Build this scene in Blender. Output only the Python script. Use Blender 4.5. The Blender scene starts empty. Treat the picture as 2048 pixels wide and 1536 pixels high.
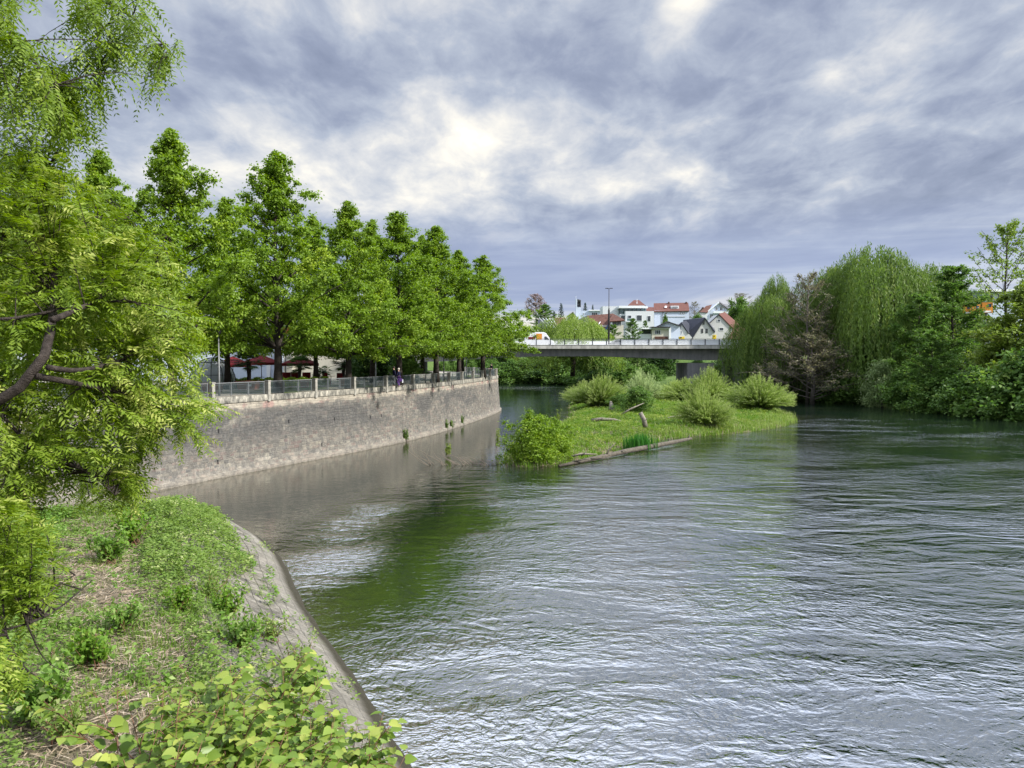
import bpy, math, random
import numpy as np
from mathutils import Vector, Matrix
random.seed(7); RNG = np.random.default_rng(7)
SC = bpy.context.scene
COL = SC.collection
R = math.radians
# ------------------------------------------------------------------ camera
CAM_Z = 7.5; FPX = 1547.0; HOR = 716.0
PITCH = math.atan((768 - HOR) / FPX)
cam = bpy.data.cameras.new("camera"); camo = bpy.data.objects.new("camera", cam); COL.objects.link(camo)
camo.location = (0, 0, CAM_Z); camo.rotation_euler = (math.pi / 2 - PITCH, 0, 0)
cam.sensor_fit = 'HORIZONTAL'; cam.sensor_width = 36; cam.lens = 36 * FPX / 2048
cam.clip_start = 0.1; cam.clip_end = 4000
SC.camera = camo
# ------------------------------------------------------------------ exposure
SC.view_settings.view_transform = 'Standard'; SC.view_settings.look = 'None'
SC.view_settings.exposure = 0.92; SC.view_settings.gamma = 1.0
SC.cycles.max_bounces = 6; SC.cycles.transparent_max_bounces = 6
SC.cycles.diffuse_bounces = 3; SC.cycles.glossy_bounces = 3
SC.cycles.caustics_reflective = False; SC.cycles.caustics_refractive = False
SC.cycles.use_denoising = True
# ------------------------------------------------------------------ sun
SUNV = Vector((0.80, -0.28, 0.66)).normalized()
sun = bpy.data.lights.new("sun", 'SUN'); suno = bpy.data.objects.new("sun", sun); COL.objects.link(suno)
sun.energy = 4.0; sun.angle = R(3); sun.color = (1.0, 0.96, 0.88)
suno.location = (30, -20, 60)
suno.rotation_euler = SUNV.to_track_quat('Z', 'Y').to_euler()
# ------------------------------------------------------------------ node helper
class NT:
    def __init__(s, tree):
        s.t = tree; s.n = tree.nodes; s.l = tree.links
        s.n.clear()
    def add(s, typ, **kw):
        nd = s.n.new(typ)
        for k, v in kw.items(): setattr(nd, k, v)
        return nd
    def put(s, nd, key, v):
        if v is None: return
        sk = nd.inputs[key]
        if isinstance(v, bpy.types.NodeSocket): s.l.new(v, sk)
        elif isinstance(v, (tuple, list)) and len(v) == 3 and sk.type == 'RGBA': sk.default_value = (*v, 1)
        else: sk.default_value = v
    def math(s, op, a, b=None, c=None, clamp=False):
        nd = s.add('ShaderNodeMath', operation=op, use_clamp=clamp)
        s.put(nd, 0, a)
        if b is not None: s.put(nd, 1, b)
        if c is not None: s.put(nd, 2, c)
        return nd.outputs[0]
    def vmath(s, op, a, b=None):
        nd = s.add('ShaderNodeVectorMath', operation=op)
        s.put(nd, 0, a)
        if b is not None: s.put(nd, 1, b)
        return nd.outputs['Value'] if op in ('DOT_PRODUCT', 'LENGTH') else nd.outputs[0]
    def noise(s, vec, scale, detail=4, rough=0.55, dist=0.0, col=False):
        nd = s.add('ShaderNodeTexNoise')
        s.put(nd, 'Vector', vec); s.put(nd, 'Scale', scale); s.put(nd, 'Detail', detail)
        s.put(nd, 'Roughness', rough); s.put(nd, 'Distortion', dist)
        return nd.outputs['Color' if col else 'Fac']
    def mix(s, f, a, b, mode='MIX'):
        nd = s.add('ShaderNodeMix', data_type='RGBA', blend_type=mode, clamp_factor=True)
        s.put(nd, 0, f)
        for key, v in ((6, a), (7, b)):
            if isinstance(v, (tuple, list)): nd.inputs[key].default_value = (*v[:3], 1)
            else: s.l.new(v, nd.inputs[key])
        return nd.outputs[2]
    def ramp(s, f, stops, interp='LINEAR'):
        nd = s.add('ShaderNodeValToRGB'); s.put(nd, 0, f)
        cr = nd.color_ramp; cr.interpolation = interp
        while len(cr.elements) < len(stops): cr.elements.new(0.5)
        for e, (p, c) in zip(cr.elements, stops):
            e.position = p; e.color = (*c, 1) if isinstance(c, (tuple, list)) else (c, c, c, 1)
        return nd.outputs[0]
    def maprange(s, v, a, b, c=0.0, d=1.0, smooth=False):
        nd = s.add('ShaderNodeMapRange', interpolation_type='SMOOTHSTEP' if smooth else 'LINEAR')
        s.put(nd, 0, v)
        for i, q in enumerate((a, b, c, d)): nd.inputs[i + 1].default_value = q
        return nd.outputs[0]
    def mapping(s, vec, loc=(0, 0, 0), rot=(0, 0, 0), scale=(1, 1, 1)):
        nd = s.add('ShaderNodeMapping'); s.put(nd, 0, vec)
        nd.inputs[1].default_value = loc; nd.inputs[2].default_value = rot; nd.inputs[3].default_value = scale
        return nd.outputs[0]
    def attr(s, name, what='Fac'):
        return s.add('ShaderNodeAttribute', attribute_name=name).outputs[what]
    def bump(s, h, dist, strength=1.0, normal=None):
        nd = s.add('ShaderNodeBump'); s.put(nd, 'Height', h); s.put(nd, 'Distance', dist); s.put(nd, 'Strength', strength)
        if normal is not None: s.put(nd, 'Normal', normal)
        return nd.outputs[0]
# ------------------------------------------------------------------ pixel helpers (survey of the place)
_cp, _sp = math.cos(PITCH), math.sin(PITCH)
def ray(u, v):
    x = (u - 1024) / FPX; y = -(v - 768) / FPX
    # camera forward is +Y tilted down by PITCH
    return Vector((x, _cp + y * _sp, -_sp + y * _cp))
def at_z(u, v, z=0.0):
    d = ray(u, v); t = (z - CAM_Z) / d.z
    return Vector((d.x * t, d.y * t, z))
def at_y(u, v, Y):
    d = ray(u, v); t = Y / d.y
    return Vector((d.x * t, Y, CAM_Z + d.z * t))
# ------------------------------------------------------------------ world : Nishita sky behind a broken cloud deck
W = bpy.data.worlds.new("World"); SC.world = W; W.use_nodes = True
w = NT(W.node_tree)
el = math.asin(SUNV.z); az = math.atan2(SUNV.x, SUNV.y)
sky = w.add('ShaderNodeTexSky', sky_type='NISHITA', sun_disc=False, sun_elevation=el, sun_rotation=az)
tc = w.add('ShaderNodeTexCoord'); D = w.vmath('NORMALIZE', tc.outputs['Generated'])
sp = w.add('ShaderNodeSeparateXYZ'); w.put(sp, 0, D)
zc = w.math('MAXIMUM', sp.outputs[2], 0.0)
den = w.math('ADD', zc, 0.20)
cx = w.math('DIVIDE', sp.outputs[0], den); cy = w.math('DIVIDE', sp.outputs[1], den)
cb = w.add('ShaderNodeCombineXYZ'); w.put(cb, 0, cx); w.put(cb, 1, cy); CV = cb.outputs[0]
n1 = w.noise(w.mapping(CV, loc=(3.7, 1.9, 0.3), scale=(1.2, 0.85, 1)), 1.0, 9, 0.58, 0.3)
n2 = w.noise(w.mapping(CV, loc=(11.3, 4.1, 2.0), scale=(3.6, 2.5, 1)), 1.0, 9, 0.58, 0.35)
n5 = w.noise(w.mapping(CV, loc=(5.3, 2.1, 7.0), scale=(10, 6.5, 1)), 1.0, 7, 0.58, 0.5)
n3 = w.noise(w.mapping(CV, loc=(1.3, 7.1, 5.0), scale=(0.45, 0.5, 1)), 1.0, 3, 0.5, 0.2)
def blob(u, v, su, sv, rot=0.0):
    d = ray(u, v).normalized()
    right = d.cross(Vector((0, 0, 1))).normalized(); up = right.cross(d)
    c_, s_ = math.cos(rot), math.sin(rot)
    a = (right * c_ + up * s_) * (FPX / su); b = (up * c_ - right * s_) * (FPX / sv)
    pa = w.math('POWER', w.math('ABSOLUTE', w.vmath('DOT_PRODUCT', D, tuple(a))), 2.0)
    pb = w.math('POWER', w.math('ABSOLUTE', w.vmath('DOT_PRODUCT', D, tuple(b))), 2.0)
    fwd = w.math('GREATER_THAN', w.vmath('DOT_PRODUCT', D, tuple(d)), 0.0)
    return w.math('MULTIPLY', w.math('EXPONENT', w.math('MULTIPLY', w.math('ADD', pa, pb), -1.0)), fwd)
glow = w.math('ADD', w.math('MULTIPLY', blob(930, 290, 340, 105, 0.18), 0.115), w.math('MULTIPLY', blob(1375, 5, 55, 75, -0.5), 0.24))
glow = w.math('ADD', glow, w.math('MULTIPLY', blob(560, 350, 360, 90, 0.0), 0.105))
glow = w.math('ADD', glow, w.math('MULTIPLY', blob(1000, 250, 70, 60, 0.5), 0.11))
glow = w.math('ADD', glow, w.math('MULTIPLY', blob(1250, 370, 230, 30, 0.0), 0.13))
glow = w.math('ADD', glow, w.math('MULTIPLY', blob(1700, 140, 160, 50, 0.3), 0.10))
dark = w.math('ADD', w.math('MULTIPLY', blob(500, 120, 300, 95, -0.1), 0.13), w.math('MULTIPLY', blob(1450, 170, 330, 65, -0.1), 0.13))
dark = w.math('ADD', dark, w.math('MULTIPLY', blob(1230, 500, 520, 75, 0.0), 0.10))
dark = w.math('ADD', dark, w.math('MULTIPLY', blob(1900, 300, 250, 90, 0.1), 0.06))
f = w.math('ADD', w.math('MULTIPLY', n1, 0.62), w.math('MULTIPLY', n2, 0.70))
f = w.math('ADD', f, w.math('MULTIPLY', n5, 0.34))
f = w.math('ADD', f, w.math('MULTIPLY', n3, 0.25))
f = w.math('SUBTRACT', w.math('ADD', f, glow), dark)
f = w.math('SUBTRACT', f, 0.455)
K = 0.555   # display value -> radiance at this exposure
def kc(c, m=1.0): return tuple(x * K * m for x in c)
ccol = w.ramp(f, [(0.24, kc((0.245, 0.285, 0.40))), (0.38, kc((0.33, 0.375, 0.50))), (0.50, kc((0.475, 0.525, 0.63))),
                  (0.63, kc((0.74, 0.75, 0.77))), (0.78, kc((1.12, 1.06, 0.93))), (0.95, kc((1.8, 1.7, 1.5)))])
# low blue-grey stratus towards the horizon, with streaks
ez = sp.outputs[2]
stc = w.add('ShaderNodeCombineXYZ'); w.put(stc, 0, w.math('MULTIPLY', sp.outputs[0], 2.2)); w.put(stc, 1, w.math('MULTIPLY', sp.outputs[1], 2.2)); w.put(stc, 2, w.math('MULTIPLY', ez, 26.0))
n4 = w.noise(stc.outputs[0], 1.25, 6, 0.58, 0.5)
low = w.ramp(n4, [(0.36, kc((0.315, 0.375, 0.57))), (0.52, kc((0.40, 0.465, 0.65))), (0.68, kc((0.57, 0.63, 0.76)))])
hz = w.ramp(n4, [(0.36, kc((0.42, 0.50, 0.70))), (0.50, kc((0.68, 0.72, 0.81))), (0.62, kc((1.0, 0.94, 0.85)))])
lowb = w.mix(w.maprange(ez, 0.100, 0.035, smooth=True), low, hz)
cc = w.mix(w.maprange(ez, 0.205, 0.105, smooth=True), ccol, lowb)
# extra brightness added high in the sky to lift water and foliage
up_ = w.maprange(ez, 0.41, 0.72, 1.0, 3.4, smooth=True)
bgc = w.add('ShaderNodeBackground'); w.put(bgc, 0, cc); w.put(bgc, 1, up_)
bgs = w.add('ShaderNodeBackground'); w.put(bgs, 0, sky.outputs[0]); w.put(bgs, 1, 0.09)
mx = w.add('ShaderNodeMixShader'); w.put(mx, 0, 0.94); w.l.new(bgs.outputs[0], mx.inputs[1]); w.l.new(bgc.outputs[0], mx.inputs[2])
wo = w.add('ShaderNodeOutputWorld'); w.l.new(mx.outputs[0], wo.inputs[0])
W.cycles.sampling_method = 'MANUAL'; W.cycles.sample_map_resolution = 1024

# ------------------------------------------------------------------ materials
MATS = {}
def newmat(name):
    m = bpy.data.materials.new(name); m.use_nodes = True; MATS[name] = m
    return m, NT(m.node_tree)
def out(n, sh):
    o = n.add('ShaderNodeOutputMaterial'); n.l.new(sh, o.inputs[0])
def prin(n, col, rough=0.6, spec=0.4, normal=None, metal=0.0, **kw):
    p = n.add('ShaderNodeBsdfPrincipled')
    n.put(p, 'Base Color', col); n.put(p, 'Roughness', rough); n.put(p, 'Specular IOR Level', spec); n.put(p, 'Metallic', metal)
    if normal is not None: n.put(p, 'Normal', normal)
    for k, v in kw.items(): n.put(p, k, v)
    return p.outputs[0]
def plain(name, col, rough=0.6, spec=0.4, metal=0.0, var=0.12, nscale=3.0, bump=0.0):
    m, n = newmat(name)
    g = n.add('ShaderNodeTexCoord').outputs['Object']
    nz = n.noise(g, nscale, 5, 0.6)
    c = n.mix(n.maprange(nz, 0.3, 0.7), tuple(x * (1 - var) for x in col), tuple(min(1, x * (1 + var)) for x in col))
    nm = n.bump(n.noise(g, nscale * 6, 4), bump) if bump else None
    out(n, prin(n, c, rough, spec, nm, metal)); return m
def leafmat(name, c1, c2, c3=None, transl=0.38, rough=0.5, spec=0.22):
    """c1..c2 range over leaves, c3 the tint of single young or dry sprays"""
    m, n = newmat(name)
    rnd = n.add('ShaderNodeNewGeometry').outputs['Random Per Island']
    t = n.attr('tint')
    k = n.math('ADD', n.math('MULTIPLY', rnd, 0.5), n.math('MULTIPLY', t, 0.5))
    c = n.mix(k, c1, c2)
    if c3 is not None: c = n.mix(n.maprange(t, 0.72, 0.98), c, c3)
    oi = n.add('ShaderNodeObjectInfo').outputs['Random']
    c = n.mix(n.math('MULTIPLY', oi, 0.25), c, tuple(x * 1.35 for x in c1))
    p = prin(n, c, rough, spec)
    tr = n.add('ShaderNodeBsdfTranslucent')
    hs = n.add('ShaderNodeHueSaturation'); n.put(hs, 'Saturation', 1.12); n.put(hs, 'Value', 1.5); n.put(hs, 'Color', c)
    n.put(tr, 0, hs.outputs[0])
    ms = n.add('ShaderNodeMixShader'); n.put(ms, 0, transl); n.l.new(p, ms.inputs[1]); n.l.new(tr.outputs[0], ms.inputs[2])
    out(n, ms.outputs[0]); return m

# ------------------------------------------------------------------ object helpers
def link(o, parent=None):
    COL.objects.link(o)
    if parent is not None: o.parent = parent
    return o
def tag(o, label=None, cat=None, group=None, kind=None):
    if label: o['label'] = label
    if cat: o['category'] = cat
    if group: o['group'] = group
    if kind: o['kind'] = kind
    return o
def empty(name, loc=(0, 0, 0), rz=0.0, label=None, cat=None, group=None, scale=1.0):
    o = bpy.data.objects.new(name, None); o.location = loc; o.rotation_euler = (0, 0, rz)
    o.scale = (scale,) * 3 if not isinstance(scale, (tuple, list)) else scale
    o.empty_display_size = 0.3
    link(o); return tag(o, label, cat, group)
def npmesh(name, V, F, mats, smooth=False, attrs=None, uv=None, mi=None):
    """V (n,3); F (m,k) all of one size"""
    V = np.ascontiguousarray(V, np.float32); F = np.ascontiguousarray(F, np.int32)
    me = bpy.data.meshes.new(name); k = F.shape[1]; m = F.shape[0]
    me.vertices.add(len(V)); me.vertices.foreach_set('co', V.ravel())
    me.loops.add(m * k); me.loops.foreach_set('vertex_index', F.ravel())
    me.polygons.add(m); me.polygons.foreach_set('loop_start', np.arange(m, dtype=np.int32) * k)
    if smooth: me.polygons.foreach_set('use_smooth', np.ones(m, bool))
    if mi is not None: me.polygons.foreach_set('material_index', np.ascontiguousarray(mi, np.int32))
    me.update(calc_edges=True)
    for mt in (mats if isinstance(mats, (list, tuple)) else [mats]): me.materials.append(mt)
    if attrs:
        for an, av in attrs.items():
            a = me.attributes.new(an, 'FLOAT', 'POINT'); a.data.foreach_set('value', np.ascontiguousarray(av, np.float32))
    if uv is not None:
        ul = me.uv_layers.new(name='UVMap'); ul.data.foreach_set('uv', np.ascontiguousarray(uv[F.ravel()], np.float32).ravel())
    return me
class MB:
    """small mesh builder: boxes, tubes, prisms"""
    def __init__(s): s.v = []; s.f = []; s.m = []; s.cur = 0
    def add(s, vs, fs):
        b = len(s.v); s.v += [tuple(v) for v in vs]; s.f += [tuple(b + i for i in f) for f in fs]; s.m += [s.cur] * len(fs)
    def box(s, c, size, rz=0.0, M=None):
        hx, hy, hz = size[0] / 2, size[1] / 2, size[2] / 2
        vs = [Vector((x * hx, y * hy, z * hz)) for x in (-1, 1) for y in (-1, 1) for z in (-1, 1)]
        Rm = M if M is not None else Matrix.Rotation(rz, 3, 'Z')
        vs = [Rm @ v + Vector(c) for v in vs]
        s.add(vs, [(0, 1, 3, 2), (4, 6, 7, 5), (0, 4, 5, 1), (2, 3, 7, 6), (0, 2, 6, 4), (1, 5, 7, 3)])
    def beam(s, a, b, wd, ht):
        a, b = Vector(a), Vector(b); d = b - a; L = d.length
        if L < 1e-6: return
        q = d.to_track_quat('X', 'Z').to_matrix()
        s.box((a + b) / 2, (L, wd, ht), M=q)
    def tube(s, pts, rad, n=8, cap=True):
        pts = [Vector(p) for p in pts]; k = len(pts)
        rad = [rad] * k if not isinstance(rad, (list, tuple)) else rad
        up = Vector((0.13, 0.27, 1)).normalized(); rings = []
        prev = None
        for i in range(k):
            t = (pts[min(i + 1, k - 1)] - pts[max(i - 1, 0)]).normalized()
            if prev is None:
                u = t.cross(up)
                if u.length < 1e-3: u = t.cross(Vector((1, 0, 0)))
            else: u = prev - t * prev.dot(t)
            u.normalize(); prev = u; v = t.cross(u)
            rings.append([pts[i] + (u * math.cos(2 * math.pi * j / n) + v * math.sin(2 * math.pi * j / n)) * rad[i] for j in range(n)])
        vs = [p for r in rings for p in r]
        fs = [(i * n + j, i * n + (j + 1) % n, (i + 1) * n + (j + 1) % n, (i + 1) * n + j) for i in range(k - 1) for j in range(n)]
        if cap: fs += [tuple(range(n - 1, -1, -1)), tuple((k - 1) * n + j for j in range(n))]
        s.add(vs, fs)
    def lathe(s, prof, n=16, c=(0, 0, 0)):
        c = Vector(c); k = len(prof)
        vs = [c + Vector((r * math.cos(2 * math.pi * j / n), r * math.sin(2 * math.pi * j / n), z)) for r, z in prof for j in range(n)]
        fs = [(i * n + j, i * n + (j + 1) % n, (i + 1) * n + (j + 1) % n, (i + 1) * n + j) for i in range(k - 1) for j in range(n)]
        s.add(vs, fs + [tuple(range(n - 1, -1, -1)), tuple((k - 1) * n + j for j in range(n))])
    def prism(s, poly, h, M=None, off=(0, 0, 0)):
        """poly in XY extruded to z=h"""
        n = len(poly); off = Vector(off)
        vs = [Vector((p[0], p[1], 0)) for p in poly] + [Vector((p[0], p[1], h)) for p in poly]
        if M is not None: vs = [M @ v for v in vs]
        vs = [v + off for v in vs]
        s.add(vs, [tuple(range(n - 1, -1, -1)), tuple(range(n, 2 * n))] + [(i, (i + 1) % n, n + (i + 1) % n, n + i) for i in range(n)])
    def mesh(s, name, mats, smooth=False):
        me = bpy.data.meshes.new(name); me.from_pydata(s.v, [], s.f); me.update()
        for mt in (mats if isinstance(mats, (list, tuple)) else [mats]): me.materials.append(mt)
        me.polygons.foreach_set('material_index', s.m)
        if smooth: me.polygons.foreach_set('use_smooth', [True] * len(s.f))
        return me
    def obj(s, name, mats, parent=None, smooth=False, bevel=0.0):
        o = bpy.data.objects.new(name, s.mesh(name, mats, smooth)); link(o, parent)
        if bevel:
            b = o.modifiers.new('b', 'BEVEL'); b.width = bevel; b.segments = 2; b.limit_method = 'ANGLE'
        return o
def mobj(name, me, parent=None, loc=None, rz=0.0, scale=None):
    o = bpy.data.objects.new(name, me); link(o, parent)
    if loc is not None: o.location = loc
    o.rotation_euler = (0, 0, rz)
    if scale is not None: o.scale = scale if isinstance(scale, (tuple, list)) else (scale,) * 3
    return o
# ------------------------------------------------------------------ polygon distance, noise
def seg_dist(P, A, B):
    d = B - A; t = np.clip(((P - A) @ d) / max(d @ d, 1e-9), 0, 1)
    return np.linalg.norm(P - (A + t[:, None] * d), axis=1)
def poly_sd(P, poly):
    """signed distance, positive inside"""
    poly = np.array(poly, float); n = len(poly); D_ = np.full(len(P), 1e9); inside = np.zeros(len(P), bool)
    for i in range(n):
        A, B = poly[i], poly[(i + 1) % n]
        D_ = np.minimum(D_, seg_dist(P, A, B))
        c = (A[1] > P[:, 1]) != (B[1] > P[:, 1])
        with np.errstate(divide='ignore', invalid='ignore'):
            xi = (B[0] - A[0]) * (P[:, 1] - A[1]) / (B[1] - A[1] + 1e-12) + A[0]
        inside ^= c & (P[:, 0] < xi)
    return np.where(inside, D_, -D_)
_NG = np.random.default_rng(3).random((256, 256))
def vnoise(x, y):
    x = np.asarray(x, float); y = np.asarray(y, float)
    xi = np.floor(x).astype(int); yi = np.floor(y).astype(int); fx = x - xi; fy = y - yi
    fx = fx * fx * (3 - 2 * fx); fy = fy * fy * (3 - 2 * fy)
    g = lambda a, b: _NG[a % 256, b % 256]
    return (g(xi, yi) * (1 - fx) + g(xi + 1, yi) * fx) * (1 - fy) + (g(xi, yi + 1) * (1 - fx) + g(xi + 1, yi + 1) * fx) * fy
def fbm(x, y, o=4):
    s = 0; a = 1; t = 0
    for i in range(o): s = s + a * vnoise(x * 2 ** i + 17 * i, y * 2 ** i + 5 * i); t += a; a *= .5
    return s / t
def sstep(a, b, x): t = np.clip((x - a) / (b - a), 0, 1); return t * t * (3 - 2 * t)
def smooth_path(pts, it=2):
    for _ in range(it):
        q = [pts[0]]
        for a, b in zip(pts[:-1], pts[1:]):
            q += [tuple(np.array(a) * .75 + np.array(b) * .25), tuple(np.array(a) * .25 + np.array(b) * .75)]
        q.append(pts[-1]); pts = q
    return pts
def grid_mesh(name, x0, x1, y0, y1, step, hfun, mat, keep=None, smooth=True, attrs=None):
    xs = np.arange(x0, x1 + step, step); ys = np.arange(y0, y1 + step, step)
    X, Y = np.meshgrid(xs, ys); P = np.stack([X.ravel(), Y.ravel()], 1)
    Z = hfun(P); nx, ny = len(xs), len(ys)
    I = (np.arange(ny - 1)[:, None] * nx + np.arange(nx - 1)[None]).ravel()
    F = np.stack([I, I + 1, I + 1 + nx, I + nx], 1)
    if keep is not None:
        kp = keep(P); F = F[kp[F].any(1)]
    V = np.column_stack([P, Z])
    used = np.unique(F); rm = np.full(len(V), -1); rm[used] = np.arange(len(used)); F = rm[F]; V = V[used]
    at = {k: fn(V[:, :2]) for k, fn in (attrs or {}).items()}
    return npmesh(name, V, F, mat, smooth, at)
# =================================================================== SETTING
# survey polygons (metres)
shoreR = [(-12.3, 34.2), (-10.4, 31.6), (-8.5, 28.2), (-7.25, 25.0), (-6.2, 22.6), (-5.2, 20.6), (-4.1, 18.4), (-3.2, 16.5), (-2.6, 15.1), (-2.0, 13.9), (-1.3, 12), (-0.5, 9.5), (0.3, 6), (1.0, 2), (1.5, -6)]
shoreL = [(-55, -6), (-55, 17), (-38, 20), (-27, 24.5), (-20.5, 28.4), (-16.5, 31.5), (-14.0, 34.0)]
POINT = smooth_path(shoreR, 1) + smooth_path(shoreL, 1)
ISLAND = smooth_path([(-0.2, 53.5), (1.0, 52.2), (3.0, 54.3), (7.0, 59.8), (11.2, 66.6), (14.2, 71.5), (18.8, 74.5), (26, 80), (32, 88), (36, 100), (37, 112), (33, 124), (27, 134), (20, 140), (13, 138), (9.5, 126), (8.5, 112), (8, 100), (6, 88), (2.4, 74), (0.2, 64), (-0.6, 58), (-0.2, 53.5)], 1)[:-1]
FARB = [(190, 40), (125, 78), (92, 92), (70, 102.5), (62.5, 117), (56.5, 134), (54, 147), (50, 151), (42, 153), (33, 155), (27, 172), (23, 196), (15, 219), (-4, 227), (-30, 237), (-80, 246), (-420, 262), (-420, 1200), (900, 1200), (900, 40)]
wl = smooth_path([(-120, 18), (-60, 22), (-40, 26.5), (-30, 32.3), (-23.4, 38.5), (-20.7, 42.2), (-16.9, 51.8), (-11.1, 64.8), (-7.7, 75.6), (-5.4, 86.6), (-3.1, 98.5), (-1.6, 109.5), (-1.8, 113.5), (-4.5, 124), (-10, 140), (-17, 156), (-32, 182), (-80, 214), (-300, 240)], 2)
ZT = 4.6; ZP = 4.93
def offset_path(p, d):
    """to the left of travel"""
    p = np.array(p, float); t = np.gradient(p, axis=0); t /= np.linalg.norm(t, axis=1)[:, None]
    return p + np.stack([-t[:, 1], t[:, 0]], 1) * d
wt = offset_path(wl, 0.36)
def h_point(P):
    sd = poly_sd(P, POINT)
    h = np.where(sd > 0, 1.75 * np.clip(sd / 3.1, 0, 1) ** 0.9, sd * 0.55)
    return h + np.where(sd > 2.6, 0.16 * (fbm(P[:, 0] * .8, P[:, 1] * .8) - .5) * np.clip(sd - 2.6, 0, 1), 0) * 2
def h_island(P):
    sd = poly_sd(P, ISLAND)
    far = sstep(112, 128, P[:, 1])
    return np.where(sd > 0, 0.62 * sstep(0, 3.2, sd) * (1 - .3 * far), sd * 0.4) + np.clip(sd, 0, 1) * 0.5 * (fbm(P[:, 0] * .35, P[:, 1] * .35) - .45)
def h_far(P):
    sd = poly_sd(P, FARB); x, y = P[:, 0], P[:, 1]
    hh = np.where(sd > 0, 2.2 * sstep(0, 5, sd) + 1.3 * sstep(6, 30, sd), sd * 0.5)
    rise = np.interp(y, [235, 262, 300, 340, 400, 480, 700, 1200], [0, 5.5, 9.5, 13.5, 16, 17, 14, 10]) * sstep(160, 60, np.abs(x - 45) * 0.9) * 1.0
    rise += np.interp(y, [260, 420, 1200], [0, 2, 4])
    rise += np.interp(x, [70, 110, 300], [0, 2.5, 7]) * (y < 400)
    return hh + np.where(sd > 0, rise * sstep(0, 14, sd), 0) + np.where(sd > 3, 1, 0) * .5 * (fbm(x * .1, y * .1) - .5)
def ground_z(fn, x, y): return float(fn(np.array([[x, y]], float))[0])

# --- ground materials
m, n = newmat('bank_soil')
g = n.add('ShaderNodeTexCoord').outputs['Object']
a = n.noise(g, 1.1, 6, 0.6); b = n.noise(g, 14, 5, 0.65); c3 = n.noise(g, 60, 3, 0.6)
c = n.mix(n.maprange(a, 0.4, 0.6), (0.085, 0.10, 0.035), (0.20, 0.17, 0.12))
c = n.mix(n.maprange(b, 0.35, 0.7), c, (0.30, 0.25, 0.17))
c = n.mix(n.maprange(c3, 0.55, 0.75), c, (0.10, 0.075, 0.04))
out(n, prin(n, c, 0.95, 0.15, n.bump(n.math('ADD', b, n.math('MULTIPLY', c3, .4)), 0.12)))
m, n = newmat('meadow_ground')
g = n.add('ShaderNodeTexCoord').outputs['Object']
a = n.noise(g, .09, 5, 0.6); b = n.noise(g, 2.5, 5, 0.7)
c = n.mix(n.maprange(a, 0.38, 0.62), (0.05, 0.11, 0.022), (0.13, 0.20, 0.05))
c = n.mix(n.maprange(b, 0.4, 0.8), c, (0.09, 0.10, 0.04))
out(n, prin(n, c, 0.95, 0.1, n.bump(b, 0.3)))
m, n = newmat('promenade_gravel')
g = n.add('ShaderNodeTexCoord').outputs['Object']
a = n.noise(g, .25, 4, 0.5); b = n.noise(g, 12, 4, 0.7)
c = n.mix(n.maprange(b, 0.3, 0.7), (0.26, 0.235, 0.20), (0.34, 0.31, 0.27))
c = n.mix(n.maprange(a, 0.50, 0.60), c, (0.09, 0.13, 0.035))
out(n, prin(n, c, 0.95, 0.15, n.bump(b, 0.03)))
m, n = newmat('river_mud')
g = n.add('ShaderNodeTexCoord').outputs['Object']
out(n, prin(n, n.mix(n.noise(g, .8, 4), (0.07, 0.055, 0.03), (0.15, 0.12, 0.07)), 0.9, 0.2))

# --- water

m, n = newmat('river_water')
g = n.add('ShaderNodeTexCoord').outputs['Object']
sh = n.attr('shallow'); rg = n.attr('rough'); wk = n.attr('swell')
warp = n.noise(g, 0.10, 2, 0.5, 0.0, True)
gw = n.vmath('ADD', g, n.vmath('MULTIPLY', n.vmath('SUBTRACT', warp, (0.5, 0.5, 0.5)), (4.0, 4.0, 0)))
big = n.noise(n.mapping(gw, rot=(0, 0, -0.12), scale=(0.38, 0.80, 1)), 1.0, 2, 0.5, 0.6)
mid = n.noise(n.mapping(gw, rot=(0, 0, 0.15), scale=(1.35, 1.75, 1)), 1.0, 2, 0.55, 1.1)
mid2 = n.noise(n.mapping(gw, rot=(0, 0, -0.35), scale=(3.1, 3.7, 1)), 1.0, 2, 0.55, 1.1)
fine = n.noise(n.mapping(g, rot=(0, 0, 0.5), scale=(7.0, 9.5, 1)), 1.0, 2, 0.5, 0.9)
patch = n.maprange(n.noise(n.mapping(gw, scale=(0.10, 0.24, 1)), 1.0, 4, 0.6), 0.38, 0.62, 0.30, 1.25, smooth=True)
rr = n.math('MULTIPLY', rg, patch)
H = n.math('ADD', n.math('MULTIPLY', big, n.math('MULTIPLY', wk, 0.20)), n.math('MULTIPLY', mid, n.math('MULTIPLY', n.math('ADD', rr, .10), 0.110)))
H = n.math('ADD', H, n.math('MULTIPLY', mid2, n.math('MULTIPLY', n.math('ADD', rr, .06), 0.072)))
H = n.math('ADD', H, n.math('MULTIPLY', fine, n.math('MULTIPLY', n.math('ADD', rr, .05), 0.021)))
nm = n.bump(H, 1.0)
deep = n.mix(n.maprange(n.noise(gw, 0.11, 3), 0.35, 0.65), (0.005, 0.013, 0.008), (0.011, 0.018, 0.009))
turb = n.mix(n.noise(gw, 0.7, 4, 0.6), (0.034, 0.034, 0.019), (0.060, 0.052, 0.030))
c = n.mix(n.maprange(sh, 0.05, 0.9), deep, turb)
out(n, prin(n, c, 0.02, 1.0, nm, IOR=3.2))

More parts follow.
